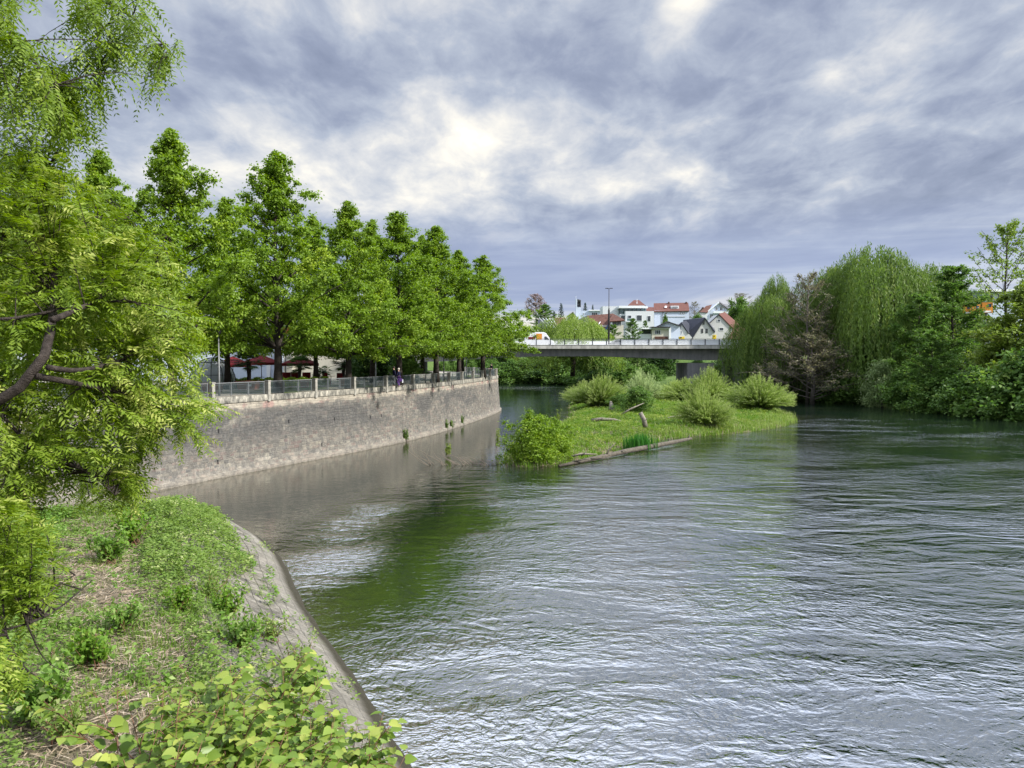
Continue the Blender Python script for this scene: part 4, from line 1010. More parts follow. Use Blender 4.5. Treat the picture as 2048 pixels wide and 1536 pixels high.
rb(con, 'conifer_tree', 1170, 420, 605, 'dark conifer right of the bell tower', 12, 1.0, zb=24, rz=2, group=BT)
rb(con, 'conifer_tree', 1185, 425, 609, 'small conifer above the flat white church roof', 12, .7, zb=24, rz=3, group=BT)
rb(con, 'conifer_tree', 1203, 425, 613, 'tiny conifer left of the modern white house roof', 12, .45, zb=24, rz=4, group=BT)
rb(bare[0], 'twiggy_tree', 1388, 340, 603, 'bare branched tree between the red roofed house and the gabled blue white house', 13, .9, zb=18, group=BT)
rb(gbush[0], 'shrub', 1395, 320, 630, 'hedge below the bare branched tree', 4, 1.3, 'shrub', zb=18, group=BT)
rb(shr[0], 'shrub', 1480, 300, 600, 'tall hedge on the skyline behind the bridge willow', 4.2, .8, 'shrub', zb=14, group=BT)
rb(bare[0], 'twiggy_tree', 1480, 310, 586, 'wide twiggy tree on the skyline behind the bridge willow', 13, 1.4, zb=16, rz=1, group=BT)
rb(shr[1], 'shrub', 1330, 300, 632, 'small round tree before the red roofed house wall', 4.2, .4, 'shrub', zb=17, group=BT)
# ---- island bushes
IS = 'willow bushes on the river island'
osr = [make_osier(91, 3.6, 3.1, 1300, 'osier_leaf', up=1.0), make_osier(92, 3.6, 3.3, 1300, 'osier_leaf')]
osg = make_osier(93, 3.6, 2.4, 520, 'grey_willow_leaf')
ibd = make_tree(95, 3.2, 0, 2.2, BUSH, 190, 66, .13, .075, 'linden_leaf', 'bark_dark', trunk_r=.06, nlimb=14, lobes=.4, pr=(.32, .55))
ibd2 = make_tree(96, 3.0, 0, 2.4, BUSH, 200, 60, .15, .09, 'alder_leaf', 'bark_dark', trunk_r=.06, nlimb=14, lobes=.4, pr=(.35, .6))
def isl(proto, u, d, vt, lb, H, wx, nm_='willow_bush', rz=0.0, names=('stems', 'foliage')):
    x = (u - 1024) / FPX * d; z = max(ground_z(h_island, x, d), 0.02); top = at_y(u, vt, d).z; s = (top - z) / H
    return place(proto, nm_, (x, d, z - .05), lb, 'bush', IS, rz, (s * wx, s * wx, s), names)
isl(ibd, 1066, 54.3, 836, 'leafy green bush on the near tip of the island', 2.9, 1.25, 'leafy_bush', names=('stems', 'foliage'))
isl(ibd, 1112, 57, 846, 'leafy bush right behind the one on the near tip of the island', 2.9, 1.2, 'leafy_bush', 2, names=('stems', 'foliage'))
isl(osr[0], 1200, 108, 757, 'pale green willow bush at the left back of the island', 3.1, .95)
isl(osr[1], 1165, 120, 768, 'willow bush behind the left back one on the island', 3.1, .9, rz=1)
isl(ibd2, 1275, 95, 779, 'darker green bush in the middle of the island', 2.8, 1.35, 'leafy_bush', 1)
isl(ibd2, 1240, 104, 790, 'low dark bush left of the darker middle one', 2.8, 1.3, 'leafy_bush', 3)
isl(osg, 1290, 124, 742, 'silvery grey willow bush in the island background', 3.2, 1.0)
isl(osr[0], 1345, 131, 768, 'long low willow bush behind the river branch', 3.0, 1.7, rz=2)
isl(osr[1], 1415, 122, 745, 'tall pointed willow bush in front of the bridge pier', 3.1, .85, rz=3)
isl(osr[1], 1380, 126, 765, 'willow bush left of the tall pointed one', 3.0, 1.5, rz=5)
isl(osr[0], 1412, 78.5, 783, 'big pale willow bush at the water on the right side of the island', 3.1, .78, rz=4)
isl(osr[1], 1520, 101, 760, 'round spreading willow bush on the right tip of the island', 3.1, 1.15, rz=0)
# =================================================================== GROUND COVER ON THE POINT
r4 = np.random.default_rng(44)
def scatter(n, x0, x1, y0, y1, keepf, hf):
    P = np.column_stack([r4.uniform(x0, x1, n), r4.uniform(y0, y1, n)])
    # denser near the camera would be wasteful: keep by the mask only
    k = keepf(P); P = P[k]
    return np.column_stack([P, hf(P)])
sdp = lambda P: poly_sd(P, POINT)
def inview(P, m=1.5): return (np.abs(P[:, 0]) < P[:, 1] * .68 + m) & (P[:, 1] > 4)
def patch_n(P, sc, s): return fbm(P[:, 0] * sc + s, P[:, 1] * sc + s * 1.7)
def rosette_leaves(P, k, L, Wd, h, tint, r, up=.55):
    """k leaves around each point, held at height h"""
    n = len(P); idx = np.repeat(np.arange(n), k); N = len(idx)
    a = r.random(N) * 6.283; hh = np.broadcast_to(h, (n,))[idx] * r.uniform(.3, 1.1, N); rad = r.uniform(.02, 1.0, N) * L * 1.1
    C = P[idx] + np.column_stack([np.cos(a) * rad, np.sin(a) * rad, hh])
    T = np.column_stack([np.cos(a), np.sin(a), r.uniform(-.5, .35, N)])
    Nn = np.column_stack([r.normal(size=N) * .45, r.normal(size=N) * .45, np.full(N, 1.0)])
    s = r.uniform(.55, 1.3, N)
    return leaves(C, T, Nn, L * s, Wd * s, np.clip(tint[idx] + r.normal(size=N) * .13, 0, 1), .15)
def blades(P, k, L, Wd, tint, r, lean=.5, spread=.10):
    n = len(P); idx = np.repeat(np.arange(n), k); N = len(idx); a = r.random(N) * 6.283
    l = L * r.uniform(.5, 1.2, N); ln = r.uniform(.1, 1, N) * lean
    b = P[idx] + np.column_stack([r.normal(size=N) * spread, r.normal(size=N) * spread, np.full(N, -.02)])
    dx, dy = np.cos(a), np.sin(a); sx_, sy_ = -dy * Wd * .5, dx * Wd * .5
    mid = b + np.column_stack([dx * l * ln * .30, dy * l * ln * .30, l * .6]); tip = b + np.column_stack([dx * l * ln, dy * l * ln, l * (1 - .35 * ln)])
    sd = np.column_stack([sx_, sy_, np.zeros(N)])
    V = np.stack([b - sd, b + sd, mid + sd * .8, mid - sd * .8, tip], 1).reshape(-1, 3)
    o = np.arange(N)[:, None] * 5
    F = np.concatenate([o + np.array([[0, 1, 2, 3]]), o + np.array([[3, 2, 4, 4]])])
    F[N:, 3] = F[N:, 2]
    return V, F, np.repeat(np.clip(tint[idx] + r.normal(size=N) * .12, 0, 1), 5)
def tri_mesh(name, V, F, A, mat):
    q = F[F[:, 2] != F[:, 3]]; t = F[F[:, 2] == F[:, 3]][:, :3]
    T_ = np.concatenate([q[:, [0, 1, 2]], q[:, [0, 2, 3]], t])
    return npmesh(name, V, T_, mat, False, {'tint': A})
def stuff(name, me, label): return tag(mobj(name, me), label, None, None, 'stuff')
# zones of the point: plateau behind the pitched stone
def straw_zone(P):
    # two swathes of flattened straw
    u = 1024 + FPX * P[:, 0] / P[:, 1]
    a = np.exp(-((P[:, 0] + 12.8 - (P[:, 1] - 24) * -.55) / 1.0) ** 2) * sstep(15, 18, P[:, 1])
    b = np.exp(-((P[:, 0] + 6.6 + (P[:, 1] - 13) * .30) / 1.1) ** 2) * sstep(18, 15, P[:, 1])
    return np.clip(a + b, 0, 1) + .35 * (patch_n(P, .9, 3) - .5)
def left_lush(P): return sstep(-8.2, -10.4, P[:, 0] + (P[:, 1] - 12) * .45)
# leaf litter and straw
P = scatter(150000, -24, -1.5, 7, 35, lambda P: inview(P) & (sdp(P) > 2.9) & (straw_zone(P) * .8 + r4.random(len(P)) * .55 - .10 * left_lush(P) > .44), h_point)
N = len(P); a = r4.random(N) * 6.283
st_ = leaves(P + np.array([0, 0, .03]) + np.column_stack([np.zeros((N, 2)), r4.random(N) * .10]), np.column_stack([np.cos(a), np.sin(a), r4.normal(size=N) * .22]), np.column_stack([r4.normal(size=(N, 2)) * .5, np.ones(N)]), r4.uniform(.10, .40, N), r4.uniform(.010, .026, N), r4.random(N))
stuff('straw_litter', leaf_mesh('straw_litter', [st_], MATS['straw']), 'flattened dry straw and dead stems between the weeds')
# low bramble carpet
P = scatter(60000, -26, -1.5, 7, 36, lambda P: inview(P) & (sdp(P) > 2.6 + .7 * patch_n(P, 1.3, 9) + .35 * sstep(17, 22, P[:, 1])) & (patch_n(P, .8, 1) + r4.random(len(P)) * .5 - .55 * np.clip(straw_zone(P), 0, 1) > .44), h_point)
tt = np.clip(.25 + .8 * (patch_n(P, 1.6, 5) - .25), 0, 1)
stuff('bramble_carpet', leaf_mesh('bramble_carpet', [rosette_leaves(P, 5, .085, .055, .03 + .42 * patch_n(P, 1.7, 8) ** 1.6, tt, r4)], MATS['bramble_leaf']), 'low carpet of bramble and ground ivy leaves over the point')
# lush nettles on the canal side
P = scatter(32000, -30, -3, 6, 36, lambda P: inview(P) & (sdp(P) > .5) & (left_lush(P) * .9 + r4.random(len(P)) * .5 + .4 * (patch_n(P, .7, 12) - .5) > .52), h_point)
hh = .08 + .75 * patch_n(P, 1.1, 21) ** 1.7
stuff('nettle_patch', leaf_mesh('nettle_patch', [rosette_leaves(P, 11, .115, .070, hh, np.clip(patch_n(P, 1.1, 31) * 1.2 - .15, 0, 1), r4)], MATS['nettle_leaf']), 'lush patch of nettles and broad weeds on the canal side')
# fringe at the far crest and the canal edge
P = scatter(20000, -30, -8, 20, 36, lambda P: inview(P, 3) & (sdp(P) > .2) & (sdp(P) < 4.2) & (P[:, 0] < -10.6 - (P[:, 1] - 29) * .5), h_point)
stuff('bank_weeds', leaf_mesh('bank_weeds', [rosette_leaves(P, 7, .10, .07, .15 + .5 * patch_n(P, .9, 41), np.clip(patch_n(P, 1.4, 43) * 1.1, 0, 1), r4)], MATS['bramble_leaf']), 'weeds and young maple growth along the canal edge of the point')
# grass
P = scatter(30000, -28, -2, 7, 35, lambda P: inview(P) & (sdp(P) > 2.6) & (patch_n(P, .55, 51) * .8 + left_lush(P) * .22 + r4.random(len(P)) * .22 > .60), h_point)
V, F, A = blades(P, 7, .26, .012, np.clip(patch_n(P, .8, 53) * 1.25 - .1, 0, 1), r4, .8)
stuff('grass', tri_mesh('grass', V, F, A, MATS['grass_blade']), 'tufts of fresh green grass among the brambles')
# sparse weeds on the stone facing
P = scatter(9000, -13, -1.5, 11, 34, lambda P: (sdp(P) > .9) & (sdp(P) < 3.4) & (patch_n(P, 1.0, 61) + .42 * sstep(19.0, 13, P[:, 1]) + .30 * sstep(1.6, 3.2, sdp(P)) + r4.random(len(P)) * .14 > .80), h_point)
stuff('crevice_weeds', leaf_mesh('crevice_weeds', [rosette_leaves(P + np.array([0, 0, .06]), 9, .08, .045, .16, np.clip(r4.random(len(P)), 0, 1), r4)], MATS['bramble_leaf']), 'small weeds rooted in the joints of the stone facing')

P = scatter(5000, -12, -1.0, 10, 30, lambda P: (sdp(P) > .15) & (sdp(P) < 1.1) & (patch_n(P, 1.4, 67) + r4.random(len(P)) * .12 > .66 + .10 * sstep(18, 26, P[:, 1])), h_point)
stuff('edge_weeds', leaf_mesh('edge_weeds', [rosette_leaves(P + np.array([0, 0, .10]), 8, .085, .045, .22, np.clip(r4.random(len(P)), 0, 1), r4)], MATS['bramble_leaf']), 'weeds hanging over the water edge of the stone facing')
# named larger plants ------------------------------------------------
def small_shrub(seed, H, Rm, n, L, Wd, mat, stemm='stem_red'):
    r = np.random.default_rng(seed); mb = MB(); C = []; T = []; t_ = []
    for i in range(n):
        a = r.random() * 6.283; tip = np.array([Rm * math.cos(a) * r.random(), Rm * math.sin(a) * r.random(), H * r.uniform(.5, 1)])
        b = np.array([0.12 * r.normal(), .12 * r.normal(), 0]); mb.tube([tuple(b), tuple(b * .5 + tip * .5 + r.normal(size=3) * .04), tuple(tip)], [.010, .007, .003], 4, False)
        for s in np.linspace(.35, 1, 8):
            p = b + (tip - b) * s
            for q in range(3): C.append(p + r.normal(size=3) * .05); T.append(r.normal(size=3)); t_.append(np.clip(.5 + r.normal() * .25, 0, 1))
    C = np.array(C); T = np.array(T); k = len(C)
    return mb.mesh('stems', MATS[stemm], True), leaf_mesh('foliage', [leaves(C, T, unit(np.array([[0, 0, .9]]) + r.normal(size=(k, 3)) * .5), L * r.uniform(.7, 1.3, k), Wd, np.array(t_), .15)], MATS[mat])
elder = small_shrub(101, .8, .55, 26, .13, .065, 'nettle_leaf'); rosebr = small_shrub(102, .7, .6, 24, .085, .05, 'bramble_leaf'); maple = small_shrub(103, .75, .5, 26, .10, .075, 'grass_blade')
for i, (u, v, pr_, s, lb) in enumerate([
    (262, 1085, maple, 1.4, 'bright green young maple bush at the canal edge of the point'),
    (215, 1120, elder, 1.2, 'dark leaved bush left of the bright young maple bush'),
    (420, 1180, rosebr, 1.0, 'small bush growing at the crest of the stone facing'),
    (455, 1205, maple, .9, 'yellowish green bush on the crest of the stone facing, below the small one'),
    (540, 1215, rosebr, .9, 'bramble with bare red stems in the middle of the stone facing'),
    (480, 1265, elder, 1.0, 'broad leaved plant at the inner edge of the stone facing'),
    (590, 1265, rosebr, 1.0, 'bramble clump near the water edge above the knotweed'),
    (620, 1290, elder, .8, 'leafy weed at the water edge just above the knotweed'),
    (180, 1330, maple, 1.0, 'vivid yellow green tussocky plant in the left half of the point'),
    (360, 1225, maple, .8, 'bright green weed clump in the middle of the point'),
    (250, 1260, elder, .8, 'dark weed clump left of the straw patch'),
    (75, 1430, elder, 1.3, 'large leaved nettle clump near the lower left corner'),
    (130, 1470, rosebr, 1.0, 'pale bramble clump near the bottom left')]):
    p = at_z(u, v, 1.8); z = ground_z(h_point, p.x, p.y)
    place(pr_, 'weed_bush', (p.x, p.y, z), lb, 'bush', 'weed bushes on the point', i * 1.7, s, names=('stems', 'foliage'))
# knotweed ------------------------------------------------------------
def knot_leaf(r, L):
    """heart-shaped blade, petiole at origin, along +X, two halves folded up"""
    pts = [(0, 0, 0), (-.06, .22, .05), (.12, .40, .07), (.42, .42, .06), (.75, .22, .01), (1.05, 0, -.10)]
    V = [(0, 0, 0), (.35, 0, -.015), (.7, 0, -.04), (1.05, 0, -.12)]
    a = [(-.07, .20, .05), (.10, .41, .09), (.45, .40, .07), (.80, .19, 0)]
    V += a + [(x, -y, z) for x, y, z in a]
    F = [(0, 1, 5, 4), (1, 2, 6, 5), (2, 3, 7, 6), (0, 8, 9, 1), (1, 9, 10, 2), (2, 10, 11, 3)]
    return np.array(V) * L, F
_KV, _KF = knot_leaf(None, 1.0); _KF = np.array(_KF)
def make_knot(seed, H, lean):
    r = np.random.default_rng(seed); st = MB(); Vs = []; Fs = []; As = []; o = 0
    for s_ in range(2):
        a0 = r.random() * 6.28; ld = np.array([math.cos(lean[1] + r.normal() * .5), math.sin(lean[1] + r.normal() * .5), 0]); hh = H * r.uniform(.8, 1.05)
        b = np.array([r.normal() * .12, r.normal() * .12, 0])
        f_ = lambda t: b + np.array([0, 0, hh * t]) + ld * lean[0] * hh * t ** 2.0
        st.tube([tuple(f_(t)) for t in np.linspace(0, 1, 8)], [.011 * (1 - .75 * t) for t in np.linspace(0, 1, 8)], 5)
        def leafat(p, dirv, L, tn):
            nonlocal o
            x = dirv / np.linalg.norm(dirv); up = np.array([0, 0, 1.0]) + r.normal(size=3) * .32 + np.array([.1, -.35, 0]); y = np.cross(up, x); y /= np.linalg.norm(y); z = np.cross(x, y)
            Vs.append(p + (_KV * L) @ np.array([x, y, z])); Fs.append(_KF + o); As.append(np.full(len(_KV), tn)); o += len(_KV)
        nb = 0
        for j, t in enumerate(np.linspace(.22, 1, 13)):
            p = f_(t); a = a0 + j * 2.6; d = np.array([math.cos(a), math.sin(a), r.uniform(-.25, .3)])
            if t > .35 and j % 2 == 0 and t < .95:
                ln = .42 * (1.15 - t) + .16; e = p + np.array([d[0], d[1], .5]) * ln
                st.tube([tuple(p), tuple((p + e) / 2 + np.array([0, 0, .03])), tuple(e)], [.006, .005, .002], 4)
                for q in range(5):
                    pp_ = p + (e - p) * (.3 + .17 * q); a2 = a + (1 if q % 2 else -1) * .9; leafat(pp_, np.array([math.cos(a2), math.sin(a2), r.uniform(-.35, .15)]), r.uniform(.10, .155) * (1 - .06 * q), np.clip(.45 + .1 * q + r.normal() * .15, 0, 1))
            leafat(p + d * .03, d, (.17 - .09 * max(0, t - .6)) * r.uniform(.8, 1.15), np.clip(.3 + .5 * t + r.normal() * .12, 0, 1))
    return st.mesh('stems', MATS['stem_red'], True), npmesh('foliage', np.concatenate(Vs), np.concatenate(Fs), MATS['knotweed_leaf'], True, {'tint': np.concatenate(As)})
kn = [make_knot(111 + i, 1.5, (.30 + .06 * i, -.4 + .8 * i)) for i in range(5)]
kpos = []
r5 = np.random.default_rng(9)
tries = 0
while len(kpos) < 105 and tries < 6000:
    tries += 1
    x = r5.uniform(-6.4, -.9); y = r5.uniform(5.9, 11.2)
    u = 1024 + FPX * x / y
    if not (230 < u < 900): continue
    P2 = np.array([[x, y]])
    if sdp(P2)[0] < (.75 if y < 10 else 1.2): continue
    # upper outline of the thicket slopes up from the left corner
    vtop = HOR + (CAM_Z - 3.2) / y * FPX
    lim = np.interp(u, [150, 300, 420, 480, 690, 760, 860], [1490, 1400, 1350, 1300, 1330, 1400, 1480])
    if vtop < lim: continue
    if any((x - a) ** 2 + (y - b) ** 2 < .24 ** 2 for a, b in kpos): continue
    kpos.append((x, y))
kpos.sort(key=lambda q: -q[1])
order_w = ['farthest', 'far', 'middle', 'near', 'nearest']
for i, (x, y) in enumerate(kpos):
    z = ground_z(h_point, x, y); u = 1024 + FPX * x / y
    side = 'water side' if u > 620 else ('middle' if u > 420 else 'inland side')
    place(kn[i % 5], 'knotweed_plant', (x, y, z), f'leafy knotweed plant with reddish stems, {side} of the thicket on the point', 'plant', 'knotweed thicket on the point, ' + side, r5.uniform(-.9, .9), r5.uniform(.85, 1.15), names=('stems', 'foliage'))
# dead branch / log on point
mb = MB(); p = at_z(388, 1300, 1.9); mb.tube([(0, 0, 0), (.15, .5, .05), (.1, 1.1, .1)], [.05, .045, .02], 7)
o = mb.obj('dead_stick', MATS['driftwood'], None, True); o.location = (p.x, p.y - .4, ground_z(h_point, p.x, p.y) + .05); tag(o, 'bleached dead stick lying in the straw on the point', 'stick')

# =================================================================== ISLAND COVER AND DRIFTWOOD
sdi = lambda P: poly_sd(P, ISLAND)
P = scatter(30000, -1, 38, 50, 142, lambda P: (sdi(P) > -.12) & ((sdi(P) < 3.0) | (r4.random(len(P)) < .8)), h_island)
hv = patch_n(P, .4, 79)
V, F, A = blades(P, 5, .42, .05, np.clip(patch_n(P, .35, 71) * 1.1 - .05, 0, 1), r4, .9, .2)
stuff('island_grass', tri_mesh('island_grass', V, F, A, MATS['grass_blade']), 'uneven green sward covering the river island')
P = scatter(44000, -1, 38, 50, 142, lambda P: (sdi(P) > .2) & (patch_n(P, .45, 73) + r4.random(len(P)) * .4 > .58), h_island)
stuff('island_weeds', leaf_mesh('island_weeds', [rosette_leaves(P, 6, .17, .10, -.1 + 1.1 * patch_n(P, .6, 75) ** 1.5, np.clip(patch_n(P, .6, 77) * 1.3 - .1, 0, 1), r4)], MATS['young_leaf']), 'yellow green herbs growing over the river island')
P = scatter(16000, 2, 38, 52, 142, lambda P: (sdi(P) > -.5) & (sdi(P) < 2.4) & (P[:, 0] > 9) & (P[:, 1] > 72) & (P[:, 0] > (P[:, 1] - 60) * .28 + 6), h_island)
P[:, 2] = np.maximum(P[:, 2], -.02)
V, F, A = blades(P, 6, .75, .03, np.clip(r4.random(len(P)) * .7 + .3, 0, 1), r4, .55, .2)
stuff('reeds', tri_mesh('reeds', V, F, A, MATS['osier_leaf']), 'pale reeds fringing the right shore of the island')
P = scatter(9000, -1, 38, 50, 142, lambda P: (sdi(P) > .3) & (patch_n(P, .9, 83) + r4.random(len(P)) * .08 > .62), h_island)
stuff('island_undergrowth', leaf_mesh('island_undergrowth', [rosette_leaves(P, 12, .13, .085, .25 + .5 * patch_n(P, 1.2, 85), np.clip(patch_n(P, .8, 87) * 1.2 - .2, 0, 1), r4)], MATS['alder_leaf']), 'darker clumps of tall herbs scattered over the river island')
P = scatter(9000, -1, 38, 50, 142, lambda P: (sdi(P) > -.3) & (sdi(P) < .9), h_island)
V, F, A = blades(P, 4, .5, .03, np.clip(r4.random(len(P)), 0, 1), r4, .9, .15)
stuff('dead_reed_litter', tri_mesh('dead_reed_litter', V, F, A, MATS['straw']), 'pale dead reed and twig litter along the island shore')
# iris tuft
p = at_z(1278, 896, .15); q = np.column_stack([p.x + r4.normal(size=60) * .50, p.y + r4.normal(size=60) * .35, np.full(60, .1)])
V, F, A = blades(q, 7, 1.25, .055, r4.random(60), r4, .22, .1); V -= np.array([p.x, p.y, 0])
o = mobj('iris_tuft', tri_mesh('iris_tuft', V, F, A, MATS['iris_blade'])); o.location = (p.x, p.y, 0); tag(o, 'dark green upright iris tuft beside the long log', 'plant')
def wood(name, pts, rad, label, cat, mat='driftwood', subs=(), n=7):
    pts = [Vector(p) for p in pts]; o0 = pts[0].copy()
    rt = MB(); rt.tube([p - o0 for p in pts], rad, n)
    for sp, sr in subs: rt.tube([Vector(p) - o0 for p in sp], [q * 1.3 for q in sr], 5)
    ob = rt.obj(name, MATS[mat], None, True); ob.location = o0; tag(ob, label, cat); return ob
A0 = at_z(1118, 932, .10); B0 = at_z(1382, 881, .20); K_ = lambda t, dz=0, dx=0, dy=0: (A0.lerp(B0, t) + Vector((dx, dy, dz)))
wood('fallen_log', [K_(0), K_(.2, .05), K_(.45, .12, 0, .2), K_(.7, .14), K_(.9, .16), K_(1, .18)], [.10, .16, .19, .20, .16, .11], 'long fallen trunk lying in the water along the near shore of the island', 'log', 'wet_wood',
     [([K_(.30, .1), K_(.31, .5, .1), K_(.34, 1.0, .3)], [.06, .05, .02]), ([K_(.43, .1), K_(.42, .25, -.1, -.3), K_(.44, .05, -.2, -.7)], [.06, .04, .02]), ([K_(.80, .2), K_(.80, .5, -.1)], [.06, .03]), ([K_(.97, .2), K_(.975, .55, .1)], [.05, .02]),
      ([K_(.18, .1), K_(.24, .1, .4, -.6), K_(.30, .2, .3, -1.1)], [.06, .04, .02]), ([K_(.08, .1), K_(.14, .25, .2, -.5), K_(.19, .1, .3, -1.1)], [.05, .03, .01])], 9)
for i, (u, v, pts, rad, lb) in enumerate([
    (1183, 851, [(0, 0, .1), (.9, .1, .25), (2.4, -.1, .2), (3.2, 0, .05)], [.16, .14, .11, .05], 'bleached driftwood log lying in the herbs of the island'),
    (1222, 832, [(0, 0, 0), (.1, 0, .5), (-.05, .1, 1.3)], [.42, .28, .08], 'grey splintered tree stump in the island grass'),
    (1250, 840, [(-.5, 0, 0), (.7, .3, .7), (2.3, .6, 1.35)], [.09, .07, .03], 'pale stick leaning up from the island grass behind the stump'),
    (1288, 866, [(.15, 0, 0), (0, 0, .8), (-.35, .1, 1.5)], [.19, .17, .15], 'leaning broken birch like stub on the island'),
    (1330, 846, [(0, 0, .1), (.8, .2, .3), (1.9, .3, .45)], [.08, .07, .03], 'small driftwood heap near the big pale willow bush'),
    (1350, 800, [(-3.5, 0, .15), (0, .2, .25), (4, .1, .15)], [.14, .2, .12], 'long weathered log across the back of the island'),
    (1135, 914, [(0, 0, .1), (1.0, .1, .35), (2.2, .3, .30)], [.07, .06, .02], 'thin bleached branch beside the near island bush')]):
    p = at_z(u, v, .3); z = max(0, ground_z(h_island, p.x, p.y))
    wood('driftwood_log', [Vector((p.x + a, p.y + b, z + .15 + c)) for a, b, c in pts], [q * 1.35 for q in rad], lb, 'driftwood', subs=[([Vector((p.x + pts[1][0], p.y, z + pts[1][2])), Vector((p.x + pts[1][0] + .3, p.y - .4, z + pts[1][2] + .35))], [.04, .015])])
# stranded brushwood
mb = MB(); r6 = np.random.default_rng(5)
for i in range(60):
    x = r6.uniform(0, 5.2); b = (x, r6.normal() * .25, 0); h = r6.uniform(.2, 1.3) * (1.2 - x / 6)
    mb.tube([b, (x - h * r6.uniform(.1, 1.2), b[1] + r6.normal() * .2, h * .6), (x - h * r6.uniform(.6, 1.7), b[1] + r6.normal() * .4, h)], [.018, .012, .005], 4)
p = at_z(880, 930, 0); o = mb.obj('stranded_branches', MATS['twig'], None, True); o.location = (p.x - .8, p.y, -.05); tag(o, 'bare twiggy branches stranded in the slack water left of the island', 'branch')
lv = scatter(1, 0, 1, 0, 1, lambda P: np.ones(len(P), bool), lambda P: np.zeros(len(P)))
def sprig(u, v, H, Rm, lb, mat='young_leaf', n=14, cat='plant', name='water_sprig'):
    st_, fo = small_shrub(200 + int(u), H, Rm, n, .16, .07, mat, 'twig'); p = at_z(u, v, 0)
    place((st_, fo), name, (p.x, p.y, -.03), lb, cat, None, 0, 1, names=('stems', 'foliage'))
sprig(897, 912, 1.0, .35, 'small leafy sprig rising from the stranded branches', 'young_leaf')
sprig(996, 905, 2.2, .35, 'thin pale leafy shoot standing in the water left of the island', 'young_leaf', 9)
sprig(1117, 850, 1.9, .5, 'pale shoots standing above the left edge of the island', 'young_leaf', 12)
for i, (u, v, lb) in enumerate([(811, 883, 'first little plant rooted at the foot of the river wall, counted from the near end'), (893, 861, 'second little plant at the wall foot'), (903, 858, 'low trailing plant at the wall foot beside the second little plant'), (924, 851, 'third upright little plant at the wall foot'), (946, 842, 'fourth little plant at the wall foot'), (967, 834, 'little plant at the wall foot nearest the wall corner')]):
    st_, fo = small_shrub(300 + i, 1.15, .30, 16, .15, .07, 'alder_leaf', 'twig'); p = at_z(u, v, 0)
    place((st_, fo), 'wall_plant', (p.x, p.y, -.03), lb, 'plant', 'plants at the wall foot', 0, 1, names=('stems', 'foliage'))

# =================================================================== OVERHANGING FEATHERY TREE (bald cypress)
rc = np.random.default_rng(77)
trunk_pts = [(-8.6, 6.0, 1.5), (-8.4, 6.3, 5), (-8.3, 6.6, 9), (-8.1, 6.9, 13), (-8.2, 7.2, 18)]
TB = MB(); TB.tube(trunk_pts, [.42, .34, .28, .22, .10], 12)
def px3(u, v, d): p = at_y(u, v, d); return np.array(p)
def curve(pts, k=24):
    pts = np.array(smooth_path([tuple(p) for p in pts], 2)); s = np.concatenate([[0], np.cumsum(np.linalg.norm(np.diff(pts, axis=0), axis=1))])
    return np.stack([np.interp(np.linspace(0, s[-1], k), s, pts[:, j]) for j in range(3)], 1)
mains = [  # (points, r0, r1)
    ([(-8.4, 6.3, 5.2), px3(-160, 880, 6.8), px3(0, 805, 6.6), px3(62, 758, 6.6), px3(92, 715, 6.6), px3(110, 610, 7.3), px3(108, 540, 7.8), px3(100, 430, 8.3), px3(92, 340, 8.8)], .098, .018),
    ([px3(72, 752, 6.62), px3(160, 768, 6.9), px3(260, 790, 8.5), px3(350, 835, 8.7)], .030, .008),
    ([px3(95, 735, 6.62), px3(170, 745, 7.0), px3(300, 700, 8.6), px3(395, 650, 9)], .026, .008),
    ([px3(105, 640, 6.7), px3(200, 600, 7.4), px3(300, 520, 9), px3(335, 470, 9.2)], .030, .006),
    ([(-8.4, 6.3, 4.9), px3(-90, 770, 7.2), px3(0, 825, 7.2), px3(38, 862, 7.2), px3(47, 900, 7.2), px3(26, 930, 7.2), px3(50, 980, 7.3), px3(55, 1060, 7.4)], .05, .010),
    ([px3(46, 890, 7.2), px3(110, 915, 7.5), px3(180, 945, 7.8), px3(230, 990, 8.0)], .018, .005),
    ([(-8.3, 6.5, 8.5), px3(-60, 460, 8), px3(60, 470, 8.5), px3(180, 430, 9), px3(260, 440, 9.5)], .06, .008),
    ([(-8.2, 6.8, 12), px3(-60, -80, 8.5), px3(110, -60, 8.8), px3(190, 30, 9), px3(230, 90, 9.2)], .07, .010),
    ([(-8.2, 6.8, 11), px3(-50, 60, 7.5), px3(40, 90, 7.8), px3(110, 170, 8)], .05, .008),
    ([px3(150, -20, 8.9), px3(230, 10, 9.2), px3(300, 60, 9.5), px3(345, 110, 9.6)], .03, .006),
    ([(-8.3, 6.5, 7.0), px3(-80, 640, 6.6), px3(30, 640, 6.8), px3(150, 610, 7.2), px3(250, 600, 7.8)], .05, .008),
    ([(-8.4, 6.3, 3.0), px3(-60, 1270, 6.0), px3(40, 1262, 6.2), px3(75, 1225, 6.4), px3(84, 1190, 6.6), px3(150, 1150, 7.0)], .035, .006),
    ([px3(60, 1245, 6.3), px3(110, 1225, 6.7), px3(185, 1160, 7.2)], .014, .004),
    ([px3(10, 1262, 6.1), px3(40, 1330, 6.2), px3(90, 1365, 6.4), px3(140, 1385, 6.6)], .009, .003),
    ([px3(55, 1250, 6.25), px3(85, 1320, 6.4), px3(130, 1345, 6.6)], .008, .003)]
MC = []
for pts, r0, r1 in mains:
    c = curve(pts); MC.append(c); TB.tube([tuple(p) for p in c], [r0 + (r1 - r0) * t ** (.35 if r0 > .1 else .7) for t in np.linspace(0, 1, len(c))], 8)
